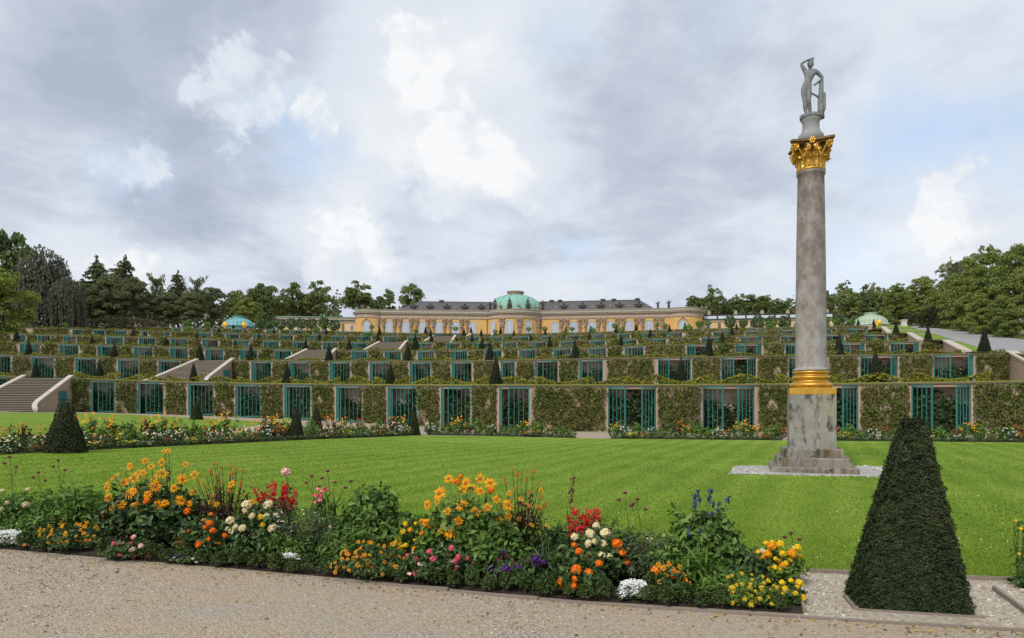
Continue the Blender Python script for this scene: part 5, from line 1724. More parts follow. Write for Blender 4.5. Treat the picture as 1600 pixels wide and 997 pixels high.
# ------------------------------------------------------------------ column
def stain_stone(name, base, stain, dark):
    """weathered stone with lichen streaks running down"""
    m, nt, b = node_mat(name)
    L = nt.links.new
    tc = nt.nodes.new('ShaderNodeTexCoord')
    def noise(sc, det, st):
        mp = nt.nodes.new('ShaderNodeMapping'); mp.inputs['Scale'].default_value = st; L(tc.outputs['Object'], mp.inputs[0])
        n = nt.nodes.new('ShaderNodeTexNoise'); n.inputs['Scale'].default_value = sc; n.inputs['Detail'].default_value = det; n.inputs['Roughness'].default_value = 0.7
        L(mp.outputs[0], n.inputs[0]); return n.outputs['Fac']
    r = ramp_node(nt, [(*base[0], 0.3), (*base[1], 0.7)]); L(noise(2.5, 8, (1, 1, 1)), r.inputs[0])
    s1 = nt.nodes.new('ShaderNodeMapRange'); L(noise(3.6, 6, (1, 1, 0.12)), s1.inputs[0]); s1.inputs[1].default_value = 0.52; s1.inputs[2].default_value = 0.64
    m1 = nt.nodes.new('ShaderNodeMixRGB'); L(s1.outputs[0], m1.inputs[0]); L(r.outputs[0], m1.inputs[1]); m1.inputs[2].default_value = (*stain, 1)
    s2 = nt.nodes.new('ShaderNodeMapRange'); L(noise(5.0, 9, (1, 1, 0.45)), s2.inputs[0]); s2.inputs[1].default_value = 0.50; s2.inputs[2].default_value = 0.62
    m2 = nt.nodes.new('ShaderNodeMixRGB'); L(s2.outputs[0], m2.inputs[0]); L(m1.outputs[0], m2.inputs[1]); m2.inputs[2].default_value = (*dark, 1)
    L(m2.outputs[0], b.inputs['Base Color']); b.inputs['Roughness'].default_value = 0.88; b.inputs['Specular IOR Level'].default_value = 0.2
    bp = nt.nodes.new('ShaderNodeBump'); bp.inputs['Strength'].default_value = 0.35; bp.inputs['Distance'].default_value = 0.02
    L(noise(22, 6, (1, 1, 1)), bp.inputs['Height']); L(bp.outputs[0], b.inputs['Normal'])
    return m


def marble(name):
    m, nt, b = node_mat(name)
    L = nt.links.new
    tc = nt.nodes.new('ShaderNodeTexCoord')
    def noise(sc, det, st=(1, 1, 1), dist=0.0, off=(0, 0, 0)):
        mp = nt.nodes.new('ShaderNodeMapping'); mp.inputs['Scale'].default_value = st; mp.inputs[1].default_value = off; L(tc.outputs['Object'], mp.inputs[0])
        n = nt.nodes.new('ShaderNodeTexNoise'); n.inputs['Scale'].default_value = sc; n.inputs['Detail'].default_value = det; n.inputs['Roughness'].default_value = 0.68; n.inputs['Distortion'].default_value = dist
        L(mp.outputs[0], n.inputs[0]); return n.outputs['Fac']
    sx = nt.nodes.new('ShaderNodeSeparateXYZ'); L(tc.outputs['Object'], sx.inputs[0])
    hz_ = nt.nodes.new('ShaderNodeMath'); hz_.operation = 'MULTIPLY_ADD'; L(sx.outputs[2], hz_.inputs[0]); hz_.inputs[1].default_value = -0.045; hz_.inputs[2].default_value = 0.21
    ns_ = nt.nodes.new('ShaderNodeMath'); ns_.operation = 'ADD'
    gr_ = nt.nodes.new('ShaderNodeMath'); gr_.operation = 'MULTIPLY_ADD'; L(noise(38, 6), gr_.inputs[0]); gr_.inputs[1].default_value = 0.36; gr_.inputs[2].default_value = -0.18
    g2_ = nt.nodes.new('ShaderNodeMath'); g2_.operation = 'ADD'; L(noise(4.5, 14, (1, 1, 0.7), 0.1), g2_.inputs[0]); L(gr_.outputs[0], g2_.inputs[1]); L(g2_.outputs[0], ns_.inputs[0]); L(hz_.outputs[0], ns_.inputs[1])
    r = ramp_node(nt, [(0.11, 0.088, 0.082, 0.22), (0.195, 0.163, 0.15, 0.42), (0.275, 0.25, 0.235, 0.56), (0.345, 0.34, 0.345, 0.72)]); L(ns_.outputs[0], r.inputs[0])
    # ochre veins
    v = nt.nodes.new('ShaderNodeMath'); v.operation = 'SUBTRACT'; L(noise(1.3, 12, (1, 1, 0.35), 0.5, (4, 1, 2)), v.inputs[0]); v.inputs[1].default_value = 0.5
    a = nt.nodes.new('ShaderNodeMath'); a.operation = 'ABSOLUTE'; L(v.outputs[0], a.inputs[0])
    mr = nt.nodes.new('ShaderNodeMapRange'); L(a.outputs[0], mr.inputs[0]); mr.inputs[1].default_value = 0.0; mr.inputs[2].default_value = 0.022; mr.inputs[3].default_value = 0.6; mr.inputs[4].default_value = 0.0
    m1 = nt.nodes.new('ShaderNodeMixRGB'); L(mr.outputs[0], m1.inputs[0]); L(r.outputs[0], m1.inputs[1]); m1.inputs[2].default_value = (0.33, 0.20, 0.115, 1)
    # pale chips
    s2 = nt.nodes.new('ShaderNodeMapRange'); L(noise(14, 9), s2.inputs[0]); s2.inputs[1].default_value = 0.60; s2.inputs[2].default_value = 0.80
    m2 = nt.nodes.new('ShaderNodeMixRGB'); L(s2.outputs[0], m2.inputs[0]); L(m1.outputs[0], m2.inputs[1]); m2.inputs[2].default_value = (0.55, 0.53, 0.52, 1)
    L(m2.outputs[0], b.inputs['Base Color']); b.inputs['Roughness'].default_value = 0.55; b.inputs['Specular IOR Level'].default_value = 0.35
    bp = nt.nodes.new('ShaderNodeBump'); bp.inputs['Strength'].default_value = 0.15; bp.inputs['Distance'].default_value = 0.01
    L(noise(18, 6), bp.inputs['Height']); L(bp.outputs[0], b.inputs['Normal'])
    return m


M_PED = stain_stone('pedestal_stone', ((0.20, 0.192, 0.175), (0.33, 0.315, 0.285)), (0.30, 0.235, 0.13), (0.06, 0.055, 0.045))
M_STEPST = stain_stone('column_step_stone', ((0.15, 0.13, 0.105), (0.30, 0.28, 0.245)), (0.14, 0.10, 0.05), (0.06, 0.05, 0.035))
M_SHAFT = marble('shaft_marble')
M_DRUM = mat_noise('grey_drum_stone', [(0.20, 0.205, 0.21), (0.30, 0.305, 0.31)], 3, 0.8, bump=0.2)
M_GILT = mat_noise('gilt', [(0.30, 0.14, 0.02), (0.62, 0.34, 0.06), (0.80, 0.50, 0.13)], 5, 0.42, metallic=0.75, bump=0.2, bscale=30)
M_GILTDARK = mat_noise('gilt_dark', [(0.10, 0.06, 0.025), (0.24, 0.14, 0.045)], 7, 0.55, metallic=0.4)  # darker gilt tone for the bell and abacus

COLRZ = R(-19)
col = thing('marble_column', 'tall marble column with gilded capital and base on a stained stone pedestal', 'column', (CX, CY, 0.03), COLRZ)


def slab(name, h, z0, z1, mat, bev=0.02, label=None, parent=col):
    b = MB()
    b.add([(-h, -h, z0), (h, -h, z0), (h, h, z0), (-h, h, z0), (-h, -h, z1 - bev), (h, -h, z1 - bev), (h, h, z1 - bev), (-h, h, z1 - bev), (-h + bev, -h + bev, z1), (h - bev, -h + bev, z1), (h - bev, h - bev, z1), (-h + bev, h - bev, z1)],
          [(0, 3, 2, 1), (0, 1, 5, 4), (1, 2, 6, 5), (2, 3, 7, 6), (3, 0, 4, 7), (4, 5, 9, 8), (5, 6, 10, 9), (6, 7, 11, 10), (7, 4, 8, 11), (8, 9, 10, 11)])
    o = link(name, b.mesh(name, mat), parent)
    if label: o['label'] = label
    return o


slab('plinth_step', 1.06, -0.05, 0.13, M_STEPST, label='lowest mossy brown step')
slab('plinth_step', 0.90, 0.131, 0.34, M_STEPST)
slab('plinth_step', 0.735, 0.341, 0.545, M_STEPST)
slab('pedestal', 0.575, 0.546, 1.83, M_PED, 0.012)
slab('base_plinth', 0.575, 1.831, 1.98, M_GILT, 0.01)
b = MB()
pr = [(0.56, 1.981)]
for q in np.linspace(-1.3, 1.3, 7): pr.append((0.485 + 0.065 * math.cos(q), 2.055 + 0.06 * math.sin(q)))
pr += [(0.475, 2.125), (0.43, 2.15), (0.425, 2.18), (0.46, 2.205)]
for q in np.linspace(-1.2, 1.2, 6): pr.append((0.445 + 0.045 * math.cos(q), 2.24 + 0.035 * math.sin(q)))
pr += [(0.44, 2.285), (0.415, 2.30), (0.42, 2.33)]
for q in np.linspace(-1.2, 1.2, 6): pr.append((0.43 + 0.04 * math.cos(q), 2.365 + 0.03 * math.sin(q)))
pr += [(0.43, 2.40)]
b.lathe(pr, 48)
link('base_moulding', b.mesh('base_moulding', M_GILT, True), col)
b = MB()
ZS1 = 7.23
pr = [(0.45, 2.401), (0.45, 2.44), (0.405, 2.475)] + [(0.398 - 0.062 * ((z - 2.5) / 4.8) ** 1.6, z) for z in np.linspace(2.5, 7.13, 16)] + [(0.37, 7.16), (0.37, ZS1)]
b.lathe(pr, 64)
link('shaft', b.mesh('shaft', M_SHAFT, True), col)

# capital
cap = thing('capital', None, None)
cap.parent = col
del_keys = [k for k in ('label', 'category') if k in cap]
ZC0, ZC1 = ZS1 + 0.002, 7.90
b = MB(); b.lathe([(0.345, ZC0), (0.33, ZC0 + 0.15), (0.335, ZC0 + 0.37), (0.40, ZC0 + 0.53), (0.46, ZC1 - 0.075)], 32)
link('bell', b.mesh('bell', M_GILTDARK, True), cap)
b = MB(); b.lathe([(0.345, ZC0 - 0.003), (0.375, ZC0 + 0.012), (0.375, ZC0 + 0.045), (0.345, ZC0 + 0.06)], 32)
link('ring', b.mesh('ring', M_GILT, True), cap)


def acanthus(h, w, out, seed):
    """leaf standing along z, bulging to -y and curling over at its tip, with lobed edges"""
    n = 11; V = []; rg = np.random.default_rng(seed)
    for i in range(n):
        s = i / (n - 1)
        z = h * (math.sin(min(1, s * 1.12) * math.pi / 2) if s < 0.86 else 1.0 - (s - 0.86) * 1.1)
        y = -out * (s ** 2.4) - (0.015)
        wd = w * (0.85 + 0.25 * math.sin(s * math.pi)) * (1 - max(0, s - 0.7) * 1.7) * (1 + 0.20 * (1 if i % 2 else -1))
        for q in (-1, -0.5, 0, 0.5, 1):
            V.append((q * wd / 2, y + 0.035 * abs(q) ** 1.5 - (0.014 if q == 0 else 0) + (0.012 if abs(q) == 0.5 else 0), z - 0.02 * abs(q)))
    F = [(i * 5 + j, i * 5 + j + 1, (i + 1) * 5 + j + 1, (i + 1) * 5 + j) for i in range(n - 1) for j in range(4)]
    m = len(V)
    V2 = V + [(v[0] * 0.96, v[1] + 0.02, v[2] - 0.006) for v in V]
    F2 = F + [tuple(q + m for q in f[::-1]) for f in F]
    for i in range(n - 1):
        F2 += [(i * 5, (i + 1) * 5, (i + 1) * 5 + m, i * 5 + m), (i * 5 + 4, i * 5 + 4 + m, (i + 1) * 5 + 4 + m, (i + 1) * 5 + 4)]
    F2.append(tuple(range((n - 1) * 5, n * 5)) + tuple(range(m + n * 5 - 1, m + (n - 1) * 5 - 1, -1)))
    return mk_mesh('acanthus_leaf', V2, F2, M_GILT, None, False)


AC1, AC2 = acanthus(0.28, 0.23, 0.15, 1), acanthus(0.44, 0.21, 0.19, 2)
for i in range(8):
    a = math.pi / 4 * i
    link('acanthus_leaf', AC1, cap, (0.335 * math.sin(a), -0.335 * math.cos(a), ZC0 + 0.05), a)
    a2 = a + math.pi / 8
    link('acanthus_leaf', AC2, cap, (0.335 * math.sin(a2), -0.335 * math.cos(a2), ZC0 + 0.05), a2)


def volute(w, big=True):
    b = MB()
    pts = []
    r0 = 0.095 if big else 0.06
    stem = [(0.20, -0.02, -0.36), (0.14, -0.05, -0.22), (0.07, -0.10, -0.10)] if big else [(0.10, 0, -0.26), (0.07, -0.01, -0.16), (0.03, -0.02, -0.08)]
    for q in np.linspace(math.pi * 0.9, -math.pi * 2.6, 22):
        f = (math.pi * 0.9 - q) / (math.pi * 3.5)
        r = r0 * (1 - 0.8 * f)
        pts.append((-r0 * 0.2 + r * math.cos(q), -0.13 if big else -0.03, -0.06 + r * math.sin(q)))
    b.tube(pts, [0.026 if big else 0.018] * len(pts), 5)
    b.tube(stem + [(0.0, -0.12 if big else -0.03, 0.03)], [0.024, 0.024, 0.022, 0.02], 5)
    return b.mesh('volute', M_GILT)


VB, VS = volute(1), volute(1, False)
for i in range(4):
    a = math.pi / 2 * i
    for s in (-1, 1):
        # corner volutes: pairs meeting under the abacus corners
        ca = a + math.pi / 4
        for sgn in (-1, 1):
            pass
        o = link('volute', VB, cap, (0, 0, 0))
        o.location = (0.50 * math.sin(a) * 0 + math.cos(a) * s * 0.40 + math.sin(a) * 0.34, math.sin(a) * s * 0.40 - math.cos(a) * 0.34, ZC1 - 0.09)
        o.rotation_euler = (0, 0, a); o.scale = (-s, 1, 1)
        o = link('volute', VS, cap, (math.cos(a) * s * 0.10 + math.sin(a) * 0.43, math.sin(a) * s * 0.10 - math.cos(a) * 0.43, ZC1 - 0.13), a)
        o.scale = (s, 1, 1)
# abacus with hollowed sides
b = MB()
def abacus_poly(R_, hol):
    P = []
    for i in range(4):
        a = math.pi / 4 + math.pi / 2 * i
        n = 8
        p0 = Vector((R_ * math.cos(a), R_ * math.sin(a))); p1 = Vector((R_ * math.cos(a + math.pi / 2), R_ * math.sin(a + math.pi / 2)))
        t = (p1 - p0).normalized(); nn = Vector((-t.y, t.x)); cut = 0.07
        p0 = p0 + t * cut; p1 = p1 - t * cut
        for j in range(n + 1):
            f = j / n; q = p0.lerp(p1, f) + nn * hol * math.sin(math.pi * f)
            P.append((q.x, q.y))
    return P
b.prism(abacus_poly(0.70, 0.085), ZC1 - 0.075, ZC1 - 0.03); b.prism(abacus_poly(0.785, 0.085), ZC1 - 0.029, ZC1 + 0.02)
link('abacus', b.mesh('abacus', M_GILTDARK), cap)
for i in range(4):
    a = math.pi / 2 * i
    b = MB()
    for j in range(6):
        q = math.pi / 3 * j; b.ball((0.055 * math.cos(q), -0.02, 0.055 * math.sin(q)), 0.035, 0.03, 0.035, 6, 4)
    b.ball((0, -0.045, 0), 0.03, 0.03, 0.03, 6, 4)
    link('abacus_flower', b.mesh('abacus_flower', M_GILT), cap, (0.46 * math.sin(a), -0.46 * math.cos(a), ZC1 - 0.03), a)
# drum under the statue (belongs to the column)
b = MB()
pr = [(0.33, ZC1 + 0.021), (0.33, ZC1 + 0.17), (0.32, ZC1 + 0.23), (0.255, ZC1 + 0.29), (0.22, ZC1 + 0.38), (0.215, ZC1 + 0.53), (0.25, ZC1 + 0.59), (0.255, ZC1 + 0.635)]
b.lathe(pr, 40)
link('statue_drum', b.mesh('statue_drum', M_DRUM, True), col)
ZST = ZC1 + 0.636 + 0.03

# ------------------------------------------------------------------ statue
M_LEAD = mat_noise('grey_lead', [(0.04, 0.044, 0.044), (0.17, 0.18, 0.178), (0.34, 0.355, 0.35)], 9, 0.6, bump=0.15)
col.scale = (0.93, 0.93, 1.048)
st = thing('statue', 'grey statue of a nude youth, one arm over his head, on top of the column', 'statue', (CX, CY, 0.03 + (ZST - 0.03) * 1.048), R(-15))
st.scale = (1.06, 1.0, 1.12)
b = MB(); b.lathe([(0.25, 0), (0.255, 0.03), (0.25, 0.075)], 18)
link('base', b.mesh('base', M_LEAD), st)


def skin_body(name, J, E, mat, parent, root=0, sub=2):
    """J: {key: (x,y,z,r)} ; E: edges"""
    keys = list(J)
    idx = {k: i for i, k in enumerate(keys)}
    me = bpy.data.meshes.new(name)
    me.from_pydata([J[k][:3] for k in keys], [(idx[a], idx[b_]) for a, b_ in E], [])
    o = bpy.data.objects.new(name + '_src', me); COL.objects.link(o)
    o.modifiers.new('skin', 'SKIN')
    sk = me.skin_vertices[0].data if me.skin_vertices else None
    if sk is None:
        me.skin_vertices.new() if hasattr(me.skin_vertices, 'new') else None
        sk = me.skin_vertices[0].data
    for i, k in enumerate(keys):
        r = J[k][3]
        r = tuple(q * KR for q in r) if isinstance(r, tuple) else r * (KR if r > 0.01 else 1.0)
        sk[i].radius = (r, r) if not isinstance(r, tuple) else r
        sk[i].use_root = (i == root)
    s = o.modifiers.new('sub', 'SUBSURF'); s.levels = sub; s.render_levels = sub
    dg = bpy.context.evaluated_depsgraph_get()
    m2 = bpy.data.meshes.new_from_object(o.evaluated_get(dg))
    m2.name = name
    bpy.data.objects.remove(o)
    m2.materials.clear(); m2.materials.append(mat)
    m2.polygons.foreach_set('use_smooth', np.ones(len(m2.polygons), dtype=bool))
    return link(name, m2, parent)


# crop pixels -> metres: (x-265)/256.3, (390-y)/256.3
def sp(x, y, dy, r): return ((x - 266) / 256.3, dy, (390 - y) / 256.3, r)
KR = 1.16
J = {
    'pelvis': sp(238, 197, 0.0, (0.088, 0.075)), 'waist': sp(250, 165, -0.01, (0.078, 0.06)), 'chest': sp(261, 131, -0.02, (0.108, 0.08)), 'neckb': sp(262, 106, 0.0, (0.05, 0.045)), 'neck': sp(263, 94, -0.01, 0.04),
    'hipR': sp(226, 208, 0.0, 0.077), 'thighR': sp(228, 245, -0.01, 0.066), 'kneeR': sp(231, 288, -0.02, 0.046), 'calfR': sp(233, 318, 0.0, 0.046), 'ankR': sp(241, 366, 0.01, 0.026), 'toeR': sp(240, 377, -0.09, 0.022),
    'hipL': sp(252, 207, 0.0, 0.074), 'thighL': sp(253, 245, -0.03, 0.063), 'kneeL': sp(252, 290, -0.06, 0.045), 'calfL': sp(258, 320, 0.0, 0.045), 'ankL': sp(266, 364, 0.04, 0.026), 'toeL': sp(272, 377, -0.04, 0.022),
    'shR': sp(236, 113, 0.0, 0.05), 'elR': sp(209, 62, -0.01, 0.034), 'wrR': sp(245, 49, -0.04, 0.022), 'haR': sp(268, 47, -0.05, 0.020),
    'shL': sp(296, 114, 0.0, 0.05), 'elL': sp(335, 158, 0.02, 0.034), 'wrL': sp(306, 183, -0.02, 0.023), 'haL': sp(291, 194, -0.03, 0.020),
}
E = [('pelvis', 'waist'), ('waist', 'chest'), ('chest', 'neckb'), ('neckb', 'neck'), ('pelvis', 'hipR'), ('hipR', 'thighR'), ('thighR', 'kneeR'), ('kneeR', 'calfR'), ('calfR', 'ankR'), ('ankR', 'toeR'),
     ('pelvis', 'hipL'), ('hipL', 'thighL'), ('thighL', 'kneeL'), ('kneeL', 'calfL'), ('calfL', 'ankL'), ('ankL', 'toeL'), ('chest', 'shR'), ('shR', 'elR'), ('elR', 'wrR'), ('wrR', 'haR'), ('chest', 'shL'), ('shL', 'elL'), ('elL', 'wrL'), ('wrL', 'haL')]
# fingers
for s_, hx, hy, dx, dy_ in (('R', 268, 47, 1.0, 0.25), ('L', 291, 194, -0.7, 0.7)):
    for f in range(4):
        ox = (f - 1.5) * 4.2
        J['f%s%da' % (s_, f)] = sp(hx + dx * 7 - dy_ * ox, hy + dy_ * 7 + dx * ox, -0.06, 0.0065)
        J['f%s%db' % (s_, f)] = sp(hx + dx * (15 + (f in (1, 2)) * 3) - dy_ * ox, hy + dy_ * (15 + (f in (1, 2)) * 3) + dx * ox, -0.055, 0.005)
        E += [('ha' + s_, 'f%s%da' % (s_, f)), ('f%s%da' % (s_, f), 'f%s%db' % (s_, f))]
    J['t%s' % s_] = sp(hx + dx * 4 + dy_ * 11, hy + dy_ * 4 - dx * 11, -0.07, 0.0065)
    E.append(('ha' + s_, 't%s' % s_))
body = skin_body('body', J, E, M_LEAD, st)
# head with features, hair
hb = MB()
hx, hy, hz = sp(264, 74, -0.02, 0)[:3]
V = []
nseg, nring = 20, 14
for j in range(nring + 1):
    ph = -math.pi / 2 + math.pi * j / nring
    for i in range(nseg):
        q = 2 * math.pi * i / nseg
        x_, y_, z_ = math.cos(ph) * math.sin(q), -math.cos(ph) * math.cos(q), math.sin(ph)
        rx, ry, rz_ = 0.060, 0.072, 0.092
        if z_ < 0: rx *= 1 + 0.25 * z_; ry *= 1 + 0.12 * z_
        px_, py_, pz_ = x_ * rx, y_ * ry, z_ * rz_
        f = max(0, -y_)
        py_ -= 0.022 * math.exp(-(x_ / 0.16) ** 2 - ((z_ + 0.12) / 0.22) ** 2) * f          # nose
        py_ += 0.010 * (math.exp(-((abs(x_) - 0.36) / 0.15) ** 2 - ((z_ - 0.10) / 0.12) ** 2)) * f   # eye sockets
        py_ -= 0.007 * math.exp(-(x_ / 0.3) ** 2 - ((z_ + 0.45) / 0.08) ** 2) * f          # lips
        py_ -= 0.010 * math.exp(-(x_ / 0.3) ** 2 - ((z_ + 0.78) / 0.15) ** 2) * f          # chin
        V.append((px_, py_, pz_))
F = [(j * nseg + i, j * nseg + (i + 1) % nseg, (j + 1) * nseg + (i + 1) % nseg, (j + 1) * nseg + i) for j in range(nring) for i in range(nseg)]
hb.add([(hx + v[0], hy + v[1], hz + v[2]) for v in V], F)
for s_ in (-1, 1): hb.ball((hx + 0.062 * s_, hy + 0.01, hz), 0.010, 0.018, 0.026, 6, 5)
head = link('head', hb.mesh('head', M_LEAD, True), st)
rgh = np.random.default_rng(3)
hm = MB()
for i in range(60):
    D = rgh.normal(0, 1, 3); D /= np.linalg.norm(D)
    if D[2] < 0.05 and D[1] < 0.2: continue
    if D[1] < -0.6 and D[2] < 0.5: continue
    hm.ball((hx + D[0] * 0.062, hy + 0.006 + D[1] * 0.070, hz + 0.012 + D[2] * 0.088), 0.019, 0.019, 0.015, 6, 4)
link('hair', hm.mesh('hair', M_LEAD, True), head)
# tree stump, branch and slab
sm = MB()
sm.tube([sp(322, 388, 0.04, 0)[:3], sp(325, 340, 0.05, 0)[:3], sp(322, 290, 0.04, 0)[:3], sp(326, 240, 0.05, 0)[:3], sp(327, 180, 0.03, 0)[:3], sp(331, 166, 0.03, 0)[:3]], [0.095, 0.075, 0.062, 0.058, 0.05, 0.038], 9)
sm.tube([sp(312, 268, 0.03, 0)[:3], sp(295, 252, 0.03, 0)[:3], sp(270, 236, 0.05, 0)[:3]], [0.026, 0.024, 0.022], 6)
link('tree_stump', sm.mesh('tree_stump', M_LEAD, True), st)
b = MB(); x0, _, z0, _ = sp(326, 342, 0, 0); x1, _, z1, _ = sp(350, 240, 0, 0)
b.box(x0, x1, 0.02, 0.16, z0, z1); b.box(x0 + 0.01, x1 + 0.012, 0.035, 0.14, z0 + 0.03, z1 - 0.03)
link('slab', b.mesh('slab', M_LEAD), st)

# ------------------------------------------------------------------ flowers
GREENS = {
    'mid': mat_leaf('leaf_mid', [(0.040, 0.090, 0.017), (0.095, 0.18, 0.030), (0.17, 0.27, 0.055)], 0.5, 0.25),
    'light': mat_leaf('leaf_light', [(0.055, 0.125, 0.016), (0.10, 0.20, 0.028), (0.17, 0.28, 0.05)], 0.5, 0.3),
    'dark': mat_leaf('leaf_dark', [(0.020, 0.046, 0.015), (0.050, 0.096, 0.025), (0.10, 0.155, 0.045)], 0.45, 0.15),
    'grey': mat_leaf('leaf_grey', [(0.04, 0.065, 0.03), (0.085, 0.12, 0.05), (0.14, 0.18, 0.09)], 0.6, 0.25),
    'bronze': mat_leaf('leaf_bronze', [(0.035, 0.018, 0.012), (0.07, 0.03, 0.018), (0.06, 0.06, 0.02)], 0.6, 0.15),
}
M_STEM = mat_noise('stem', [(0.04, 0.07, 0.018), (0.08, 0.10, 0.03)], 8, 0.7)


def mat_petal(name, c1, c2):
    return mat_leaf('petal_' + name, [c1, c2], 0.55, 0.25, spec=0.2)


PET = {
    'yellow': mat_petal('golden', (0.85, 0.33, 0.008), (0.92, 0.47, 0.015)),
    'lemon': mat_petal('lemon', (0.85, 0.56, 0.01), (0.9, 0.70, 0.05)),
    'orange': mat_petal('orange', (0.86, 0.19, 0.008), (0.9, 0.28, 0.015)),
    'cream': mat_petal('cream', (0.80, 0.68, 0.36), (0.86, 0.79, 0.55)),
    'pink': mat_petal('pink', (0.78, 0.07, 0.14), (0.85, 0.25, 0.30)),
    'palepink': mat_petal('pale_pink', (0.85, 0.50, 0.42), (0.9, 0.68, 0.6)),
    'red': mat_petal('red', (0.42, 0.014, 0.02), (0.66, 0.035, 0.025)),
    'rust': mat_petal('rust', (0.24, 0.045, 0.012), (0.62, 0.17, 0.015)),
    'purple': mat_petal('purple', (0.075, 0.02, 0.17), (0.15, 0.05, 0.27)),
    'blue': mat_petal('blue', (0.03, 0.038, 0.12), (0.06, 0.08, 0.20)),
    'white': mat_petal('white', (0.72, 0.74, 0.70), (0.85, 0.86, 0.83)),
    'maroon': mat_petal('maroon', (0.10, 0.01, 0.03), (0.20, 0.03, 0.06)),
    'chartreuse': mat_petal('chartreuse', (0.40, 0.45, 0.02), (0.58, 0.58, 0.05)),
}
M_DISC = mat_noise('flower_disc', [(0.22, 0.06, 0.008), (0.45, 0.16, 0.015)], 60, 0.8)
M_DISCY = mat_noise('flower_disc_yellow', [(0.55, 0.28, 0.01), (0.7, 0.42, 0.03)], 60, 0.8)


def daisy_mesh(seed, pet, n=14, layers=1, disc=0.28, discm=None):
    """flower of radius 1 facing +z"""
    rg = np.random.default_rng(seed)
    b = MB()
    for l in range(layers):
        for i in range(n):
            a = 2 * math.pi * (i + 0.5 * l) / n + rg.normal(0, 0.06)
            r = rg.uniform(0.85, 1.08) * (1 - 0.22 * l); w = 2.6 / n * rg.uniform(0.8, 1.1)
            up = 0.06 + 0.10 * l + rg.normal(0, 0.05); tip = up + rg.normal(-0.10, 0.12)
            ca, sa = math.cos(a), math.sin(a)
            def q(rr, s, z): return (rr * ca - s * sa, rr * sa + s * ca, z)
            b.add([q(disc * 0.8, 0, up), q(r * 0.62, -w / 2, up + 0.03), q(r, 0, tip), q(r * 0.62, w / 2, up + 0.03)], [(0, 1, 2), (0, 2, 3)])
    b.ball((0, 0, 0.08 + 0.1 * (layers - 1)), disc, disc, disc * 0.55, 10, 5, 1)
    return b.mesh('flower_head', [PET[pet], discm or M_DISC])


def pompon_mesh(seed, pet, n=95):
    rg = np.random.default_rng(seed)
    D = rg.normal(0, 1, (n, 3)); D /= np.linalg.norm(D, axis=1)[:, None]
    V, F = leaves(D * 0.72, D * 1.0, 0.62, 0.8, rg, fold=0.35, jitter=0.25)
    b = MB(); b.ball((0, 0, 0), 0.70, 0.70, 0.70, 8, 6)
    bv, bf = mb_tris(b)
    V, F, M = cat_meshes([(V, F, 0), (bv, bf, 0)])
    V[:, 2] *= 0.8
    return mk_mesh('flower_head', V, F, PET[pet], M)


HEADS = {
    'helio': [daisy_mesh(900 + i, 'yellow', 13, 1 + i % 2, 0.27) for i in range(4)],
    'helen': [daisy_mesh(910 + i, 'rust', 9, 1, 0.45) for i in range(2)],
    'small_orange': [daisy_mesh(914 + i, 'yellow', 8, 1, 0.3) for i in range(2)],
    'small_lemon': [daisy_mesh(918 + i, 'lemon', 9, 1, 0.3, M_DISCY) for i in range(2)],
    'cosmos': [daisy_mesh(925, 'white', 8, 1, 0.2, M_DISCY)],
}
for c in ('cream', 'orange', 'pink', 'lemon', 'palepink', 'yellow', 'maroon', 'purple', 'white', 'red'):
    HEADS['pom_' + c] = [pompon_mesh(930 + i, c) for i in range(2)]


def bush_points(rg, n, w, dp, h, taper=0.75, low=0.0):
    if n >= 300 and taper != 1.0:
        k = max(14, n // 26)
        a = rg.uniform(0, 2 * math.pi, k); q = np.sqrt(rg.random(k)) * 1.05
        ht = h * (1 - 0.45 * q ** 2.2) * rg.uniform(0.72, 1.12, k); ht[:2] = h
        T = np.stack([w / 2 * q * np.cos(a), dp / 2 * q * np.sin(a), np.maximum(ht, low + 0.05)], 1)
        i = rg.integers(0, k, n); s = rg.random(n) ** 0.62
        bow = np.sin(s * math.pi) * 0.18
        P = T[i] * np.stack([s ** 0.8 + bow, s ** 0.8 + bow, s], 1)
        P[:, 2] = np.maximum(P[:, 2], low) 
        return P + rg.normal(0, 0.045, (n, 3)) * [min(1, w), min(1, w), min(1, h)]
    z = rg.random(n) ** 0.8
    env = np.sqrt(np.clip(1 - (z * 0.98) ** 2.2, 0, 1)) * (1 - (1 - taper) * (1 - z))
    a = rg.uniform(0, 2 * math.pi, n); r = np.sqrt(rg.random(n)) * 0.45 + 0.55 * rg.random(n) ** 0.25
    lump = 1 + 0.18 * np.sin(a * 3 + z * 4) + 0.12 * np.sin(a * 7 - z * 9)
    return np.stack([w / 2 * env * r * lump * np.cos(a), dp / 2 * env * r * lump * np.sin(a), low + (h - low) * z], 1)


def orient(d):
    """euler that turns +z to direction d"""
    return Vector(d).to_track_quat('Z', 'Y').to_euler()


def plant_at(x, f): 
    X, Y = bed_pt(x, f)
    return X, Y, lift(X) + 0.014


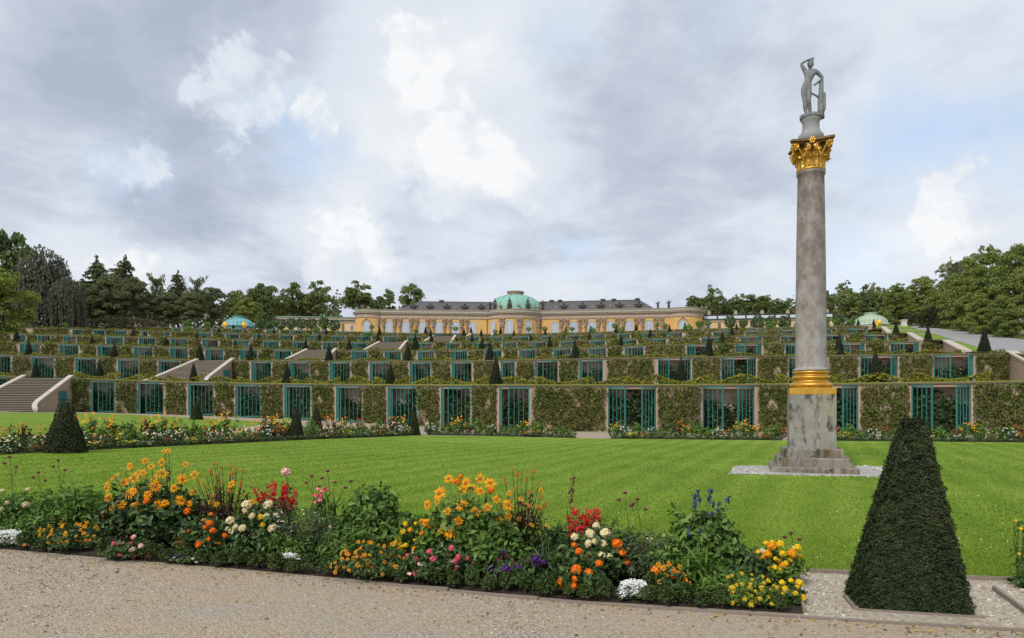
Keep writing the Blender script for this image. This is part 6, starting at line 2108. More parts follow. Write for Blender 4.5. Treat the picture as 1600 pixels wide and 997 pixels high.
def plant(name, label, cat, x, f, ytop, wpx, leaf='mid', nleaf=900, lsize=0.07, asp=0.45, heads=(), sprigs=(), bare=0.0, stemn=10, hleaf=None, group=None, taper=0.75, upright=False, dp=None):
    """One plant of the near bed: foliage, stems, flower heads (kind, count, radius, zone), sprigs (small florets on spikes)."""
    X, Y, z0 = plant_at(x, f)
    H = z_at(ytop, Y) - z0
    W = wpx * Y / FPX
    nleaf = int(nleaf * 1.4)
    rg = np.random.default_rng(int(x * 31 + ytop * 7) % 99991)
    g = thing(name, label, cat, (X, Y, z0), 0, group)
    D = dp or min(0.75, W * 0.85)
    hl = (hleaf or 0.85) * H
    P = bush_points(rg, nleaf, W, D, hl, taper)
    N = P * [1.2 / max(W, 0.1), 1.2 / max(D, 0.1), 0] + [0, -0.2, 0.5]
    al = None
    if upright: al = np.stack([rg.normal(0, 0.25, nleaf), rg.normal(0, 0.25, nleaf), np.ones(nleaf)], 1)
    V, F = leaves(P, N, lsize, asp, rg, fold=0.25, jitter=0.55, along=al)
    o = link('foliage', mk_mesh('foliage', V, F, GREENS[leaf]), g); o['kind'] = 'stuff'
    sb_ = MB()
    for i in range(stemn):
        a = rg.uniform(0, 6.28); q = rg.random() ** 0.5
        tx, ty = W * 0.40 * q * math.cos(a), D * 0.4 * q * math.sin(a)
        sb_.tube([(tx * 0.25, ty * 0.25, -0.01), (tx * 0.6, ty * 0.6, hl * 0.5), (tx, ty, hl * (1.0 - 0.3 * q))], [0.006, 0.005, 0.003], 4)
    hm = []
    for hk in heads:
        kind, cnt, rad, zone = hk[:4]
        z_lo, z_hi = zone
        for i in range(cnt):
            for _try in range(30):
                q = rg.uniform(z_lo, z_hi); 
                env = math.sqrt(max(0.02, 1 - (q * 0.93) ** 2.4))
                px_ = rg.uniform(-1, 1) * W / 2 * env * 0.98
                py_ = -D / 2 * math.sqrt(max(0.0, env * env - (px_ / (W / 2 + 1e-6)) ** 2 * 0.9)) * rg.uniform(0.35, 1.0)
                if q > 0.8: py_ = rg.uniform(-0.4, 0.3) * D
                if all((px_ - m_[0]) ** 2 + (q * H - m_[1]) ** 2 > (rad * 1.25) ** 2 for m_ in hm): break
            hm.append((px_, q * H))
            mesh = HEADS[kind][i % len(HEADS[kind])]
            r_ = rad * rg.uniform(0.62, 1.2)
            o = link('flower_head', mesh, g, (px_, py_ - 0.01, q * H), 0, r_)
            o.rotation_euler = orient((px_ * 0.9 / max(W, 0.2) + rg.normal(0, 0.3), -0.95 + rg.normal(0, 0.3), 0.55 + rg.normal(0, 0.25)))
            if kind.startswith('pom'): o.rotation_euler = orient((rg.normal(0, 0.5), -0.5, 0.8))
            if q > 0.35:
                sb_.tube([(px_ * 0.3, py_ * 0.2 + 0.03, q * H * 0.25), (px_ * 0.75, py_ * 0.7 + 0.03, q * H * 0.7), (px_, py_ + 0.012, q * H - 0.01)], [0.005, 0.004, 0.003], 4)
    if sb_.V: link('stem', sb_.mesh('stem', M_STEM if leaf != 'bronze' else MATS['leaf_bronze']), g)
    # small florets: joined into one part per colour
    for spk in sprigs:
        colr, cnt, length, fsize, zone = spk[:5]
        PP, st_ = [], MB()
        for i in range(cnt):
            q = rg.uniform(*zone); env = math.sqrt(max(0.05, 1 - (min(q, 1.0) * 0.9) ** 2.2))
            bx = rg.uniform(-1, 1) * W / 2 * env; by = rg.uniform(-0.9, 0.3) * D / 2 * env
            lean = rg.normal(0, 0.15, 2)
            if length > 0:
                n = max(6, int(length / fsize * 2.2))
                s = rg.random(n)
                PP.append(np.stack([bx + lean[0] * length * s + rg.normal(0, fsize * 0.5, n), by + lean[1] * length * s + rg.normal(0, fsize * 0.5, n), q * H - length * (1 - s) * 0.9], 1))
                st_.tube([(bx * 0.4, by * 0.4, 0), (bx, by, q * H - length * 0.5), (bx + lean[0] * length, by + lean[1] * length, q * H)], [0.004, 0.003, 0.002], 3)
            else:
                PP.append(np.stack([bx + rg.normal(0, fsize * 0.8, 5), by + rg.normal(0, fsize * 0.8, 5), q * H + rg.normal(0, fsize * 0.5, 5)], 1))
        PP = np.concatenate(PP)
        V, F = leaves(PP, np.tile([0, -0.7, 0.7], (len(PP), 1)), fsize * 1.6, 0.8, rg, jitter=0.6)
        o = link('blossom', mk_mesh('blossom', V, F, PET[colr]), g); o['kind'] = 'stuff'
        if st_.V: link('stem', st_.mesh('stem', M_STEM), g)
    return g


NB = 'plants of the foreground flower bed'
# (leaf, nleaf, lsize) from left to right
plant('dahlia', 'cream-flowered dahlia at the left picture edge', 'flower', 15, .65, 762, 110, 'mid', 1100, .065, .45, [('pom_cream', 9, .045, (.5, .98))], group=NB)
plant('alyssum', 'white cushion plant at the left picture edge by the path', 'flower', 14, .12, 829, 66, 'grey', 700, .025, .5, [], [('white', 260, 0, .011, (.3, 1.0))], stemn=0, group=NB)
plant('leafy_perennial', 'light green leafy plant left of the big yellow daisies', 'plant', 118, .75, 748, 130, 'light', 1500, .085, .35, [], stemn=20, group=NB, taper=.9)
plant('leafy_perennial', 'green leafy filler plant behind the low orange daisies', 'plant', 70, .5, 792, 100, 'mid', 1200, .065, .4, [], [('rust', 6, 0, .02, (.4, .7))], group=NB)
plant('marigold', 'low spreading orange-yellow daisies near the left end', 'flower', 115, .2, 816, 108, 'dark', 1300, .045, .4, [('small_orange', 34, .030, (.35, .98))], [('orange', 12, 0, .012, (.2, .6))], group=NB, stemn=6)
plant('false_sunflower', 'big clump of golden daisies with the highest bloom on the left', 'flower', 236, .55, 716, 160, 'dark', 2300, .085, .5, [('helio', 27, .068, (.42, .98)), ('pom_orange', 4, .045, (.3, .6)), ('helen', 6, .025, (.6, .95))], stemn=30, hleaf=.72, group=NB, taper=.8)
plant('false_sunflower', 'tall single golden daisy on a bare stem above the left clump', 'flower', 262, .6, 702, 14, 'dark', 26, .06, .5, [('helio', 2, .052, (.96, .99))], stemn=2, group=NB)
plant('sneezeweed', 'bronze-stemmed rusty flowers right of the left golden clump', 'flower', 350, .7, 722, 110, 'bronze', 900, .05, .35, [('helen', 26, .026, (.6, 1.0)), ('helio', 8, .058, (.5, .9))], stemn=46, hleaf=.7, group=NB, taper=.6)
plant('dahlia', 'pink dahlia low by the path under the left golden clump', 'flower', 205, .08, 838, 80, 'dark', 800, .05, .45, [('pom_pink', 9, .035, (.15, .95)), ('pom_palepink', 3, .033, (.5, .98))], group=NB, stemn=8)
plant('dahlia', 'orange dahlia with small round blooms left of the cream one', 'flower', 322, .25, 802, 90, 'dark', 1300, .065, .45, [('pom_orange', 15, .036, (.25, .98))], group=NB)
plant('dahlia', 'cream dahlia with many pale round blooms beside red flowers', 'flower', 402, .4, 783, 105, 'dark', 1500, .075, .5, [('pom_cream', 15, .048, (.4, .98)), ('pom_lemon', 3, .032, (.3, .9))], group=NB)
plant('salvia', 'red-flowered salvia below the tall pale rose', 'flower', 432, .75, 748, 90, 'dark', 700, .05, .4, [], [('red', 24, .17, .022, (.7, 1.0)), ('maroon', 8, .1, .02, (.5, .75))], stemn=16, group=NB)
plant('rose', 'tall pale pink rose on a single dark stalk', 'flower', 452, .8, 735, 26, 'dark', 60, .045, .5, [('pom_palepink', 1, .052, (.97, .99))], stemn=3, group=NB, hleaf=.8)
plant('shrub', 'grey-green wiry filler plant right of the cream dahlia', 'plant', 478, .45, 782, 110, 'grey', 1900, .05, .25, [], [('white', 9, 0, .008, (.5, .9)), ('palepink', 5, 0, .012, (.5, .8))], stemn=24, group=NB)
plant('gladiolus', 'pink spike with blade leaves left of the leafy bush', 'flower', 505, .8, 760, 60, 'mid', 60, .42, .06, [], [('pink', 2, .16, .035, (.93, 1.0))], stemn=6, group=NB, upright=True)
plant('leafy_perennial', 'tall leafy green bush in the middle left of the bed', 'plant', 580, .65, 744, 112, 'mid', 2300, .095, .42, [], stemn=26, group=NB, taper=.95)
plant('leafy_perennial', 'arching grassy plant in front of the leafy bush', 'plant', 545, .3, 818, 90, 'mid', 800, .12, .16, [], stemn=10, group=NB)
plant('marigold', 'low golden daisies spilling to the path in the middle left', 'flower', 580, .13, 846, 125, 'dark', 1600, .045, .4, [('small_orange', 42, .030, (.2, .98))], [('orange', 14, 0, .012, (.2, .8))], group=NB, stemn=6)
plant('coneflower', 'small bright yellow flowers left of the right golden clump', 'flower', 644, .5, 810, 70, 'light', 800, .05, .4, [('pom_lemon', 9, .033, (.4, .98)), ('pom_yellow', 5, .036, (.4, .95))], group=NB)
plant('false_sunflower', 'big clump of golden daisies in the middle of the bed', 'flower', 735, .5, 741, 165, 'mid', 2300, .085, .5, [('helio', 22, .068, (.45, .98)), ('pom_orange', 4, .04, (.35, .98))], stemn=30, hleaf=.72, group=NB, taper=.8)
plant('sneezeweed', 'bronze-stemmed rusty flowers right of the middle golden clump', 'flower', 815, .7, 734, 100, 'bronze', 900, .05, .35, [('helen', 24, .026, (.6, 1.0)), ('small_orange', 8, .04, (.4, .8))], stemn=46, hleaf=.72, group=NB, taper=.6)
plant('dahlia', 'pink dahlia low under the middle golden clump', 'flower', 690, .2, 845, 130, 'dark', 1500, .055, .45, [('pom_pink', 14, .032, (.2, .98))], [('palepink', 8, 0, .014, (.3, .9))], group=NB)
plant('verbena', 'purple-flowered plant in the middle of the bed', 'flower', 815, .25, 862, 120, 'dark', 1500, .045, .45, [('pom_purple', 13, .036, (.15, .98))], [('maroon', 12, 0, .014, (.5, .95))], group=NB)
plant('daylily', 'dark blade-leaved plant left of the right red flowers', 'plant', 862, .6, 815, 60, 'dark', 220, .30, .07, [], stemn=6, group=NB, upright=True)
plant('foxtail_lily', 'tall dark seed spike rising above the red flowers', 'flower', 891, .8, 738, 16, 'dark', 10, .05, .4, [], [('maroon', 1, .34, .016, (.99, 1.0))], stemn=2, group=NB)
plant('salvia', 'red-flowered salvia behind the right cream dahlia', 'flower', 918, .75, 792, 100, 'dark', 900, .05, .4, [], [('red', 30, .13, .022, (.7, 1.0))], stemn=16, group=NB)
plant('dahlia', 'cream and orange dahlias mixed right of the purple plant', 'flower', 930, .4, 812, 105, 'dark', 1700, .075, .5, [('pom_cream', 10, .047, (.4, .98)), ('pom_orange', 11, .045, (.12, .7))], group=NB)
plant('dahlia', 'orange dahlia low by the path beside the white cushion', 'flower', 905, .15, 858, 80, 'dark', 900, .06, .45, [('pom_orange', 8, .042, (.2, .98))], group=NB)
plant('shrub', 'grey-green twiggy plant left of the blue-spiked bush', 'plant', 1000, .55, 815, 120, 'grey', 2400, .05, .28, [], [('cream', 6, 0, .016, (.5, .95)), ('orange', 6, 0, .012, (.3, .6))], stemn=24, group=NB)
plant('sage', 'tall leafy bush with dark blue flower spikes', 'flower', 1105, .6, 778, 112, 'mid', 2300, .085, .5, [], [('blue', 8, .14, .018, (.95, 1.13)), ('blue', 7, .10, .02, (.55, .9))], stemn=26, group=NB, taper=.9)
plant('wallflower', 'orange flowers low in front of the blue-spiked bush', 'flower', 1042, .2, 880, 70, 'dark', 800, .055, .4, [('small_orange', 9, .03, (.3, .98))], [('orange', 12, 0, .02, (.4, .98))], group=NB)
plant('leafy_perennial', 'pale strap leaves at the foot of the blue-spiked bush', 'plant', 1085, .3, 858, 70, 'light', 70, .30, .08, [], stemn=4, group=NB, upright=True)
plant('coneflower', 'tall bright yellow flowers at the right end of the bed', 'flower', 1214, .65, 848, 90, 'mid', 1500, .05, .4, [('pom_lemon', 20, .036, (.35, .98)), ('pom_yellow', 7, .04, (.4, .98)), ('cosmos', 2, .036, (.75, .92))], group=NB)
plant('chamomile', 'low lemon yellow daisies at the right end by the path', 'flower', 1172, .12, 898, 95, 'mid', 1600, .035, .4, [('small_lemon', 46, .021, (.2, .98))], group=NB, stemn=6)
plant('coneflower', 'yellow flowers over the corner of the bed beside the board', 'flower', 1232, .22, 905, 52, 'dark', 700, .045, .4, [('pom_lemon', 9, .034, (.3, .98))], group=NB)
plant('alyssum', 'white cushion plant between box plants near the right end', 'flower', 990, .10, 907, 56, 'grey', 600, .025, .5, [], [('white', 240, 0, .011, (.3, 1.0))], stemn=0, group=NB)
plant('candytuft', 'low white flowers behind the box edging', 'flower', 452, .16, 864, 44, 'mid', 400, .03, .5, [], [('white', 60, 0, .011, (.6, 1.0))], stemn=0, group=NB)
plant('heliotrope', 'tiny lilac flowers by the path under orange dahlias', 'flower', 292, .06, 865, 50, 'dark', 450, .035, .45, [], [('white', 14, 0, .012, (.3, .9)), ('purple', 10, 0, .012, (.3, .95))], stemn=0, group=NB)
plant('rose', 'thin yellow rose twig at the right picture edge', 'flower', 1596, .9, 795, 40, 'light', 60, .05, .5, [('pom_lemon', 5, .02, (.4, .98))], stemn=5, group=NB)
plant('box_hedge', 'dark corner of a box bush at the right picture edge', 'shrub', 1608, .8, 902, 60, 'dark', 700, .04, .6, [], stemn=4, group=NB)
for x, f, yt, w, lf, lab in [(172, .8, 775, 60, 'light', 'light green stems behind the left edge of the golden clump'), (300, .75, 790, 80, 'mid', 'green filler between golden daisies and rusty flowers'), (375, .2, 845, 60, 'dark', 'dark filler in front of the cream dahlia'), (455, .3, 822, 80, 'mid', 'green filler right of the cream dahlia near the box edging'), (525, .55, 800, 70, 'mid', 'green filler left of the tall leafy bush'), (655, .75, 790, 60, 'light', 'light filler behind the small yellow flowers'), (690, .6, 800, 80, 'mid', 'green filler left under the middle golden clump'), (780, .4, 830, 90, 'mid', 'green filler right under the middle golden clump'), (850, .3, 858, 60, 'dark', 'dark filler right of the purple flowers'), (965, .6, 800, 70, 'mid', 'green filler right of the red and cream flowers'), (1045, .45, 828, 80, 'mid', 'green filler left of the blue-spiked bush foot'), (1160, .5, 845, 70, 'dark', 'dark filler right of the blue-spiked bush'), (1130, .25, 880, 70, 'mid', 'green filler in front of the blue-spiked bush'), (35, .4, 805, 90, 'mid', 'green filler behind the white cushion at left')]:
    plant('leafy_perennial', lab, 'plant', x, f, yt, w, lf, 900, .065, .4, group=NB, stemn=12)
# thin verbena stems with purple dots
for i, (x, y, lab) in enumerate([(15, 714, 'thin verbena stem at the left picture edge'), (91, 719, 'tall thin verbena stem left of the golden daisies'), (60, 738, 'short thin verbena stem left of the leafy plant'), (487, 744, 'thin brown verbena stem above the wiry filler plant'), (512, 736, 'tallest thin verbena stem before the lawn'), (548, 752, 'thin verbena stem left of the leafy bush'), (977, 770, 'thin verbena stem left of the blue spikes'), (996, 780, 'shorter thin verbena stem left of the blue spikes'), (1236, 833, 'thin brown verbena stem above the yellow flowers')]):
    X, Y, z0 = plant_at(x, .8)
    H = z_at(y, Y) - z0
    b = MB(); b.tube([(0.05, 0, 0), (0.03, 0, H * 0.6), (0, 0, H)], 0.003, 4); b.tube([(0.03, 0, H * 0.6), (0.08, 0, H * 0.85)], 0.002, 4); b.tube([(0.03, 0, H * 0.7), (-0.06, 0, H * 0.9)], 0.002, 4)
    for c in ((0, 0, H), (0.08, 0, H * 0.86), (-0.06, 0, H * 0.91)): b.ball(c, 0.022, 0.022, 0.014, 6, 4, 1)
    o = link('verbena', b.mesh('verbena', [M_STEM, PET['maroon']]), None, (X, Y, z0)); tag(o, lab, 'flower', 'thin verbena stems')

# box edging along the front
BOXM = []
for s in range(4):
    rg = np.random.default_rng(700 + s)
    P = bush_points(rg, 620, 1.0, 0.85, 1.0, 1.0, 0.25)
    P[:, 2] = 0.25 + (P[:, 2] - 0.25) * 1.0
    V, F = leaves(P, P * [1.5, 1.5, 0] + [0, -0.2, 0.7], 0.12, 0.6, rg, jitter=0.6)
    BOXM.append(mk_mesh('foliage', V, F, M_BOX))
BOXT = MB().tube([(0, 0, -0.02), (0.05, 0, 0.5)], [0.05, 0.03], 5).tube([(0.1, 0.05, -0.02), (-0.1, 0, 0.5)], [0.04, 0.02], 5).tube([(-0.2, 0.02, -0.02), (-0.25, 0, 0.5)], [0.04, 0.02], 5).mesh('stem', M_BARK)
bi = 0
for xa, xb, st_ in ((40, 95, 30), (165, 178, 30), (236, 400, 27), (404, 535, 27), (628, 728, 27), (738, 860, 27), (862, 968, 27), (1012, 1142, 29), (1195, 1240, 24)):
    x = xa
    while x <= xb:
        X, Y, z0 = plant_at(x, 0.045 + 0.02 * math.sin(x))
        w = st_ * Y / FPX * 1.2
        bi += 1
        g = thing('box_shrub', 'small dark box shrub edging the path, %s from the left' % ordw(bi), 'shrub', (X, Y, z0), 0.9 * bi, 'box shrubs edging the foreground bed')
        h = (0.155 + 0.03 * math.sin(bi * 2.3))
        link('foliage', BOXM[bi % 4], g, (0, 0, 0), 0, (w, w, h)); link('stem', BOXT, g, (0, 0, 0), 0, (w, w, h * 0.8))
        x += st_

# ------------------------------------------------------------------ beds further back
def small_variant(seed, leaf, blossoms, h=1.0, lsz=0.13, n=420):
    """unit plant: width 1, height 1"""
    rg = np.random.default_rng(seed)
    P = bush_points(rg, n, 1.0, 0.9, 0.85, 0.85)
    V, F = leaves(P, P * [1.2, 1.2, 0] + [0, -0.3, 0.6], lsz, 0.5, rg, jitter=0.6)
    fm = mk_mesh('foliage', V, F, GREENS[leaf])
    bm_ = None
    if blossoms:
        PP, MM = [], []
        mats = []
        parts = []
        for j, (c, cnt, sz, z0, z1) in enumerate(blossoms):
            z = rg.uniform(z0, z1, cnt); env = np.sqrt(np.clip(1 - (z * 0.9) ** 2.2, 0.03, 1))
            x = rg.uniform(-1, 1, cnt) * 0.5 * env; y = -0.45 * env * rg.uniform(0.1, 1.0, cnt)
            Pc = np.stack([x, y, z], 1)
            Pc = np.repeat(Pc, 3, 0) + rg.normal(0, sz * 0.22, (cnt * 3, 3))
            V, F = leaves(Pc, np.tile([0, -0.8, 0.6], (cnt * 3, 1)), sz * 0.68, 0.9, rg, jitter=0.4)
            parts.append((V, F, j)); mats.append(PET[c])
        V, F, M = cat_meshes(parts)
        bm_ = mk_mesh('blossom', V, F, mats, M)
    return fm, bm_


SV = {
    'golden daisies': ('mid', [('yellow', 13, .10, .45, 1.0), ('orange', 4, .08, .5, .95)], 'flower'),
    'rusty flowers': ('bronze', [('rust', 24, .07, .5, 1.0), ('yellow', 6, .08, .5, 1.0)], 'flower'),
    'cream blooms': ('dark', [('cream', 15, .12, .35, .95)], 'flower'),
    'white blooms': ('dark', [('white', 16, .10, .3, .95)], 'flower'),
    'red flowers': ('mid', [('red', 26, .085, .5, 1.0)], 'flower'),
    'orange blooms': ('dark', [('orange', 15, .10, .3, .95)], 'flower'),
    'pale pink blooms': ('mid', [('palepink', 16, .09, .3, .95), ('pink', 4, .09, .3, .9)], 'flower'),
    'lemon flowers': ('mid', [('lemon', 24, .09, .4, .98)], 'flower'),
    'bare green leaves': ('light', [], 'plant'),
    'dark green leaves': ('mid', [], 'plant'),
    'yellow and white flowers': ('grey', [('lemon', 9, .09, .3, .9), ('white', 9, .09, .3, .9), ('orange', 5, .08, .3, .9)], 'flower'),
    'chartreuse plumes': ('light', [('chartreuse', 60, .12, .4, .98)], 'flower'),
}
SVM = {k: [small_variant(800 + 13 * i + s, v[0], v[1]) for s in range(2)] for i, (k, v) in enumerate(SV.items())}
bedcount = {}


def bed_plant(kind, X, Y, h, w, bed, bedlab):
    h *= 0.84
    i = bedcount.get((kind, bed), 0); bedcount[(kind, bed)] = i + 1
    fm, bm_ = SVM[kind][i % 2]
    z0 = lift(X) + 0.015
    g = thing('flowering_plant' if bm_ else 'leafy_plant', '%s, %s such plant from left in the %s' % (kind, ordw(i + 1), bedlab), SV[kind][2], (X, Y, z0), 0, 'plants of the %s' % bedlab)
    o = link('foliage', fm, g, (0, 0, 0), 0, (w, w, h))
    if bm_: link('blossom', bm_, g, (0, 0, 0), 0, (w, w, h))


BEDLAB = {'L': 'left flower bed', 'B': 'bed before the wall'}
rgb_ = np.random.default_rng(21)
def fill_bed(tab, bed, items):
    for (x, f, kind, hpx, wpx) in sorted(items, key=lambda q: q[0]):
        X, Y = curve_pt(tab, x, 0.25 + f * 1.9)
        s = Y / FPX
        bed_plant(kind, X, Y, hpx * s, wpx * s, bed, BEDLAB[bed])


Lit = []
back = [(8, 'red flowers', 46, 34), (34, 'rusty flowers', 52, 30), (62, 'rusty flowers', 44, 34), (140, 'golden daisies', 62, 46), (172, 'golden daisies', 56, 40), (198, 'dark green leaves', 48, 44), (226, 'rusty flowers', 52, 34), (252, 'golden daisies', 56, 40), (272, 'golden daisies', 44, 34), (300, 'bare green leaves', 50, 34), (322, 'rusty flowers', 44, 34), (350, 'golden daisies', 52, 40), (385, 'yellow and white flowers', 30, 32), (412, 'orange blooms', 44, 36), (428, 'golden daisies', 46, 32), (447, 'chartreuse plumes', 40, 28), (485, 'bare green leaves', 42, 26), (513, 'rusty flowers', 42, 32), (536, 'golden daisies', 36, 24), (562, 'red flowers', 34, 22), (590, 'bare green leaves', 36, 26), (612, 'rusty flowers', 36, 24), (628, 'golden daisies', 36, 24)]
for x, k, h, w in back: Lit.append((x, 0.62, k, h, w))
front = [(5, 'cream blooms', 30, 36), (22, 'cream blooms', 32, 40), (48, 'dark green leaves', 30, 40), (66, 'pale pink blooms', 32, 36), (130, 'white blooms', 34, 30), (150, 'yellow and white flowers', 30, 32), (168, 'orange blooms', 28, 28), (184, 'lemon flowers', 26, 30), (212, 'dark green leaves', 34, 40), (234, 'cream blooms', 32, 36), (262, 'white blooms', 28, 34), (285, 'cream blooms', 30, 30), (310, 'dark green leaves', 26, 34), (330, 'yellow and white flowers', 28, 30), (356, 'pale pink blooms', 28, 32), (378, 'lemon flowers', 26, 28), (402, 'orange blooms', 20, 24), (415, 'white blooms', 30, 28), (440, 'rusty flowers', 28, 26), (490, 'dark green leaves', 30, 28), (512, 'cream blooms', 28, 28), (532, 'pale pink blooms', 26, 24), (548, 'bare green leaves', 30, 24), (568, 'dark green leaves', 24, 26), (586, 'yellow and white flowers', 26, 24), (604, 'orange blooms', 20, 22), (620, 'white blooms', 26, 22), (634, 'pale pink blooms', 18, 22)]
for x, k, h, w in front: Lit.append((x, 0.24, k, h, w))
low = [(12, 'white blooms', 14, 30), (58, 'red flowers', 14, 26), (150, 'lemon flowers', 15, 26), (206, 'lemon flowers', 14, 30), (230, 'white blooms', 11, 24), (262, 'red flowers', 16, 20), (300, 'lemon flowers', 14, 26), (322, 'pale pink blooms', 14, 20), (356, 'yellow and white flowers', 12, 24), (392, 'orange blooms', 12, 20), (505, 'pale pink blooms', 12, 20), (524, 'orange blooms', 13, 20), (546, 'lemon flowers', 13, 20), (568, 'white blooms', 9, 18), (590, 'orange blooms', 10, 20), (612, 'pale pink blooms', 10, 18)]
for x, k, h, w in low: Lit.append((x, 0.0, k, h, w))
fill_bed(LB, 'L', Lit)
Bit = [(672, .3, 'white blooms', 22, 22), (684, .5, 'dark green leaves', 24, 26), (700, .5, 'bare green leaves', 26, 22), (716, .4, 'golden daisies', 34, 32), (730, .5, 'rusty flowers', 24, 20), (746, .5, 'bare green leaves', 36, 24), (762, .2, 'dark green leaves', 18, 22), (768, .4, 'white blooms', 22, 20), (778, .5, 'red flowers', 24, 16), (792, .3, 'dark green leaves', 20, 22), (806, .5, 'bare green leaves', 24, 22), (820, .4, 'golden daisies', 30, 28), (832, .0, 'orange blooms', 12, 40), (842, .4, 'bare green leaves', 30, 28), (860, .3, 'yellow and white flowers', 22, 24), (876, .4, 'bare green leaves', 22, 26), (890, .2, 'dark green leaves', 18, 24),
       (962, .4, 'golden daisies', 28, 26), (976, .2, 'white blooms', 22, 24), (986, .0, 'lemon flowers', 12, 24), (994, .4, 'bare green leaves', 32, 24), (1006, .1, 'orange blooms', 14, 16), (1018, .4, 'white blooms', 22, 22), (1032, .3, 'dark green leaves', 22, 26), (1048, .3, 'dark green leaves', 20, 24), (1060, .5, 'rusty flowers', 32, 24), (1072, .3, 'golden daisies', 26, 18), (1090, .4, 'bare green leaves', 34, 36), (1108, .3, 'dark green leaves', 24, 26), (1122, .3, 'cream blooms', 24, 22), (1136, .1, 'orange blooms', 20, 20), (1160, .4, 'golden daisies', 36, 36), (1176, .2, 'golden daisies', 28, 30), (1194, .0, 'orange blooms', 14, 24), (1206, .5, 'bare green leaves', 30, 30), (1222, .5, 'rusty flowers', 22, 18), (1122, .0, 'yellow and white flowers', 10, 30),
       (1304, .3, 'orange blooms', 26, 22), (1316, .1, 'lemon flowers', 16, 26), (1326, .4, 'bare green leaves', 34, 28), (1346, .3, 'dark green leaves', 24, 28), (1362, .3, 'white blooms', 22, 26), (1380, .4, 'red flowers', 26, 24), (1396, .2, 'dark green leaves', 24, 24), (1452, .4, 'bare green leaves', 32, 34), (1474, .4, 'dark green leaves', 30, 34), (1450, .0, 'lemon flowers', 12, 20), (1494, .3, 'red flowers', 24, 22), (1510, .4, 'golden daisies', 36, 34), (1496, .0, 'white blooms', 14, 26), (1530, .5, 'bare green leaves', 36, 24), (1544, .2, 'pale pink blooms', 20, 26), (1558, .4, 'dark green leaves', 28, 30), (1572, .3, 'white blooms', 26, 28), (1586, .4, 'red flowers', 30, 24), (1596, .1, 'orange blooms', 20, 24), (1250, .4, 'bare green leaves', 28, 28), (1270, .3, 'golden daisies', 28, 26), (1286, .3, 'dark green leaves', 26, 26), (1625, .3, 'dark green leaves', 28, 30)]
fill_bed(BB, 'B', Bit)
# low box rows along the lawn edges
def box_row(tab, xs, label):
    P = []; rg = np.random.default_rng(abs(int(xs[0])) + 5)
    for x0, x1 in zip(xs[:-1], xs[1:]):
        a, b_ = Vector(curve_pt(tab, x0, 0.12)), Vector(curve_pt(tab, x1, 0.12))
        n = int((b_ - a).length * 150)
        f = rg.random(n)
        P.append(np.stack([a.x + (b_.x - a.x) * f, a.y + (b_.y - a.y) * f + rg.normal(0, 0.07, n), np.array([lift(a.x + (b_.x - a.x) * q) for q in f]) + 0.02 + rg.random(n) ** 0.7 * 0.17], 1))
    P = np.concatenate(P)
    V, F = leaves(P, np.tile([0, -0.7, 0.7], (len(P), 1)), 0.075, 0.6, rg, jitter=0.7)
    o = link('box_edging', mk_mesh('box_edging', V, F, M_BOX)); tag(o, label, 'hedge')


box_row(LB, [-200, -60, 0, 60, 120, 200, 280, 360, 440, 520, 590, 645], 'very low box edging along the front of the left bed')
box_row(BB, [668, 740, 820, 898], 'very low box edging before the wall bed left of its gap')
box_row(BB, [955, 1060, 1150, 1222], 'very low box edging before the wall bed left of the column')
box_row(BB, [1242, 1350, 1480, 1600, 1750], 'very low box edging before the wall bed right of the column')

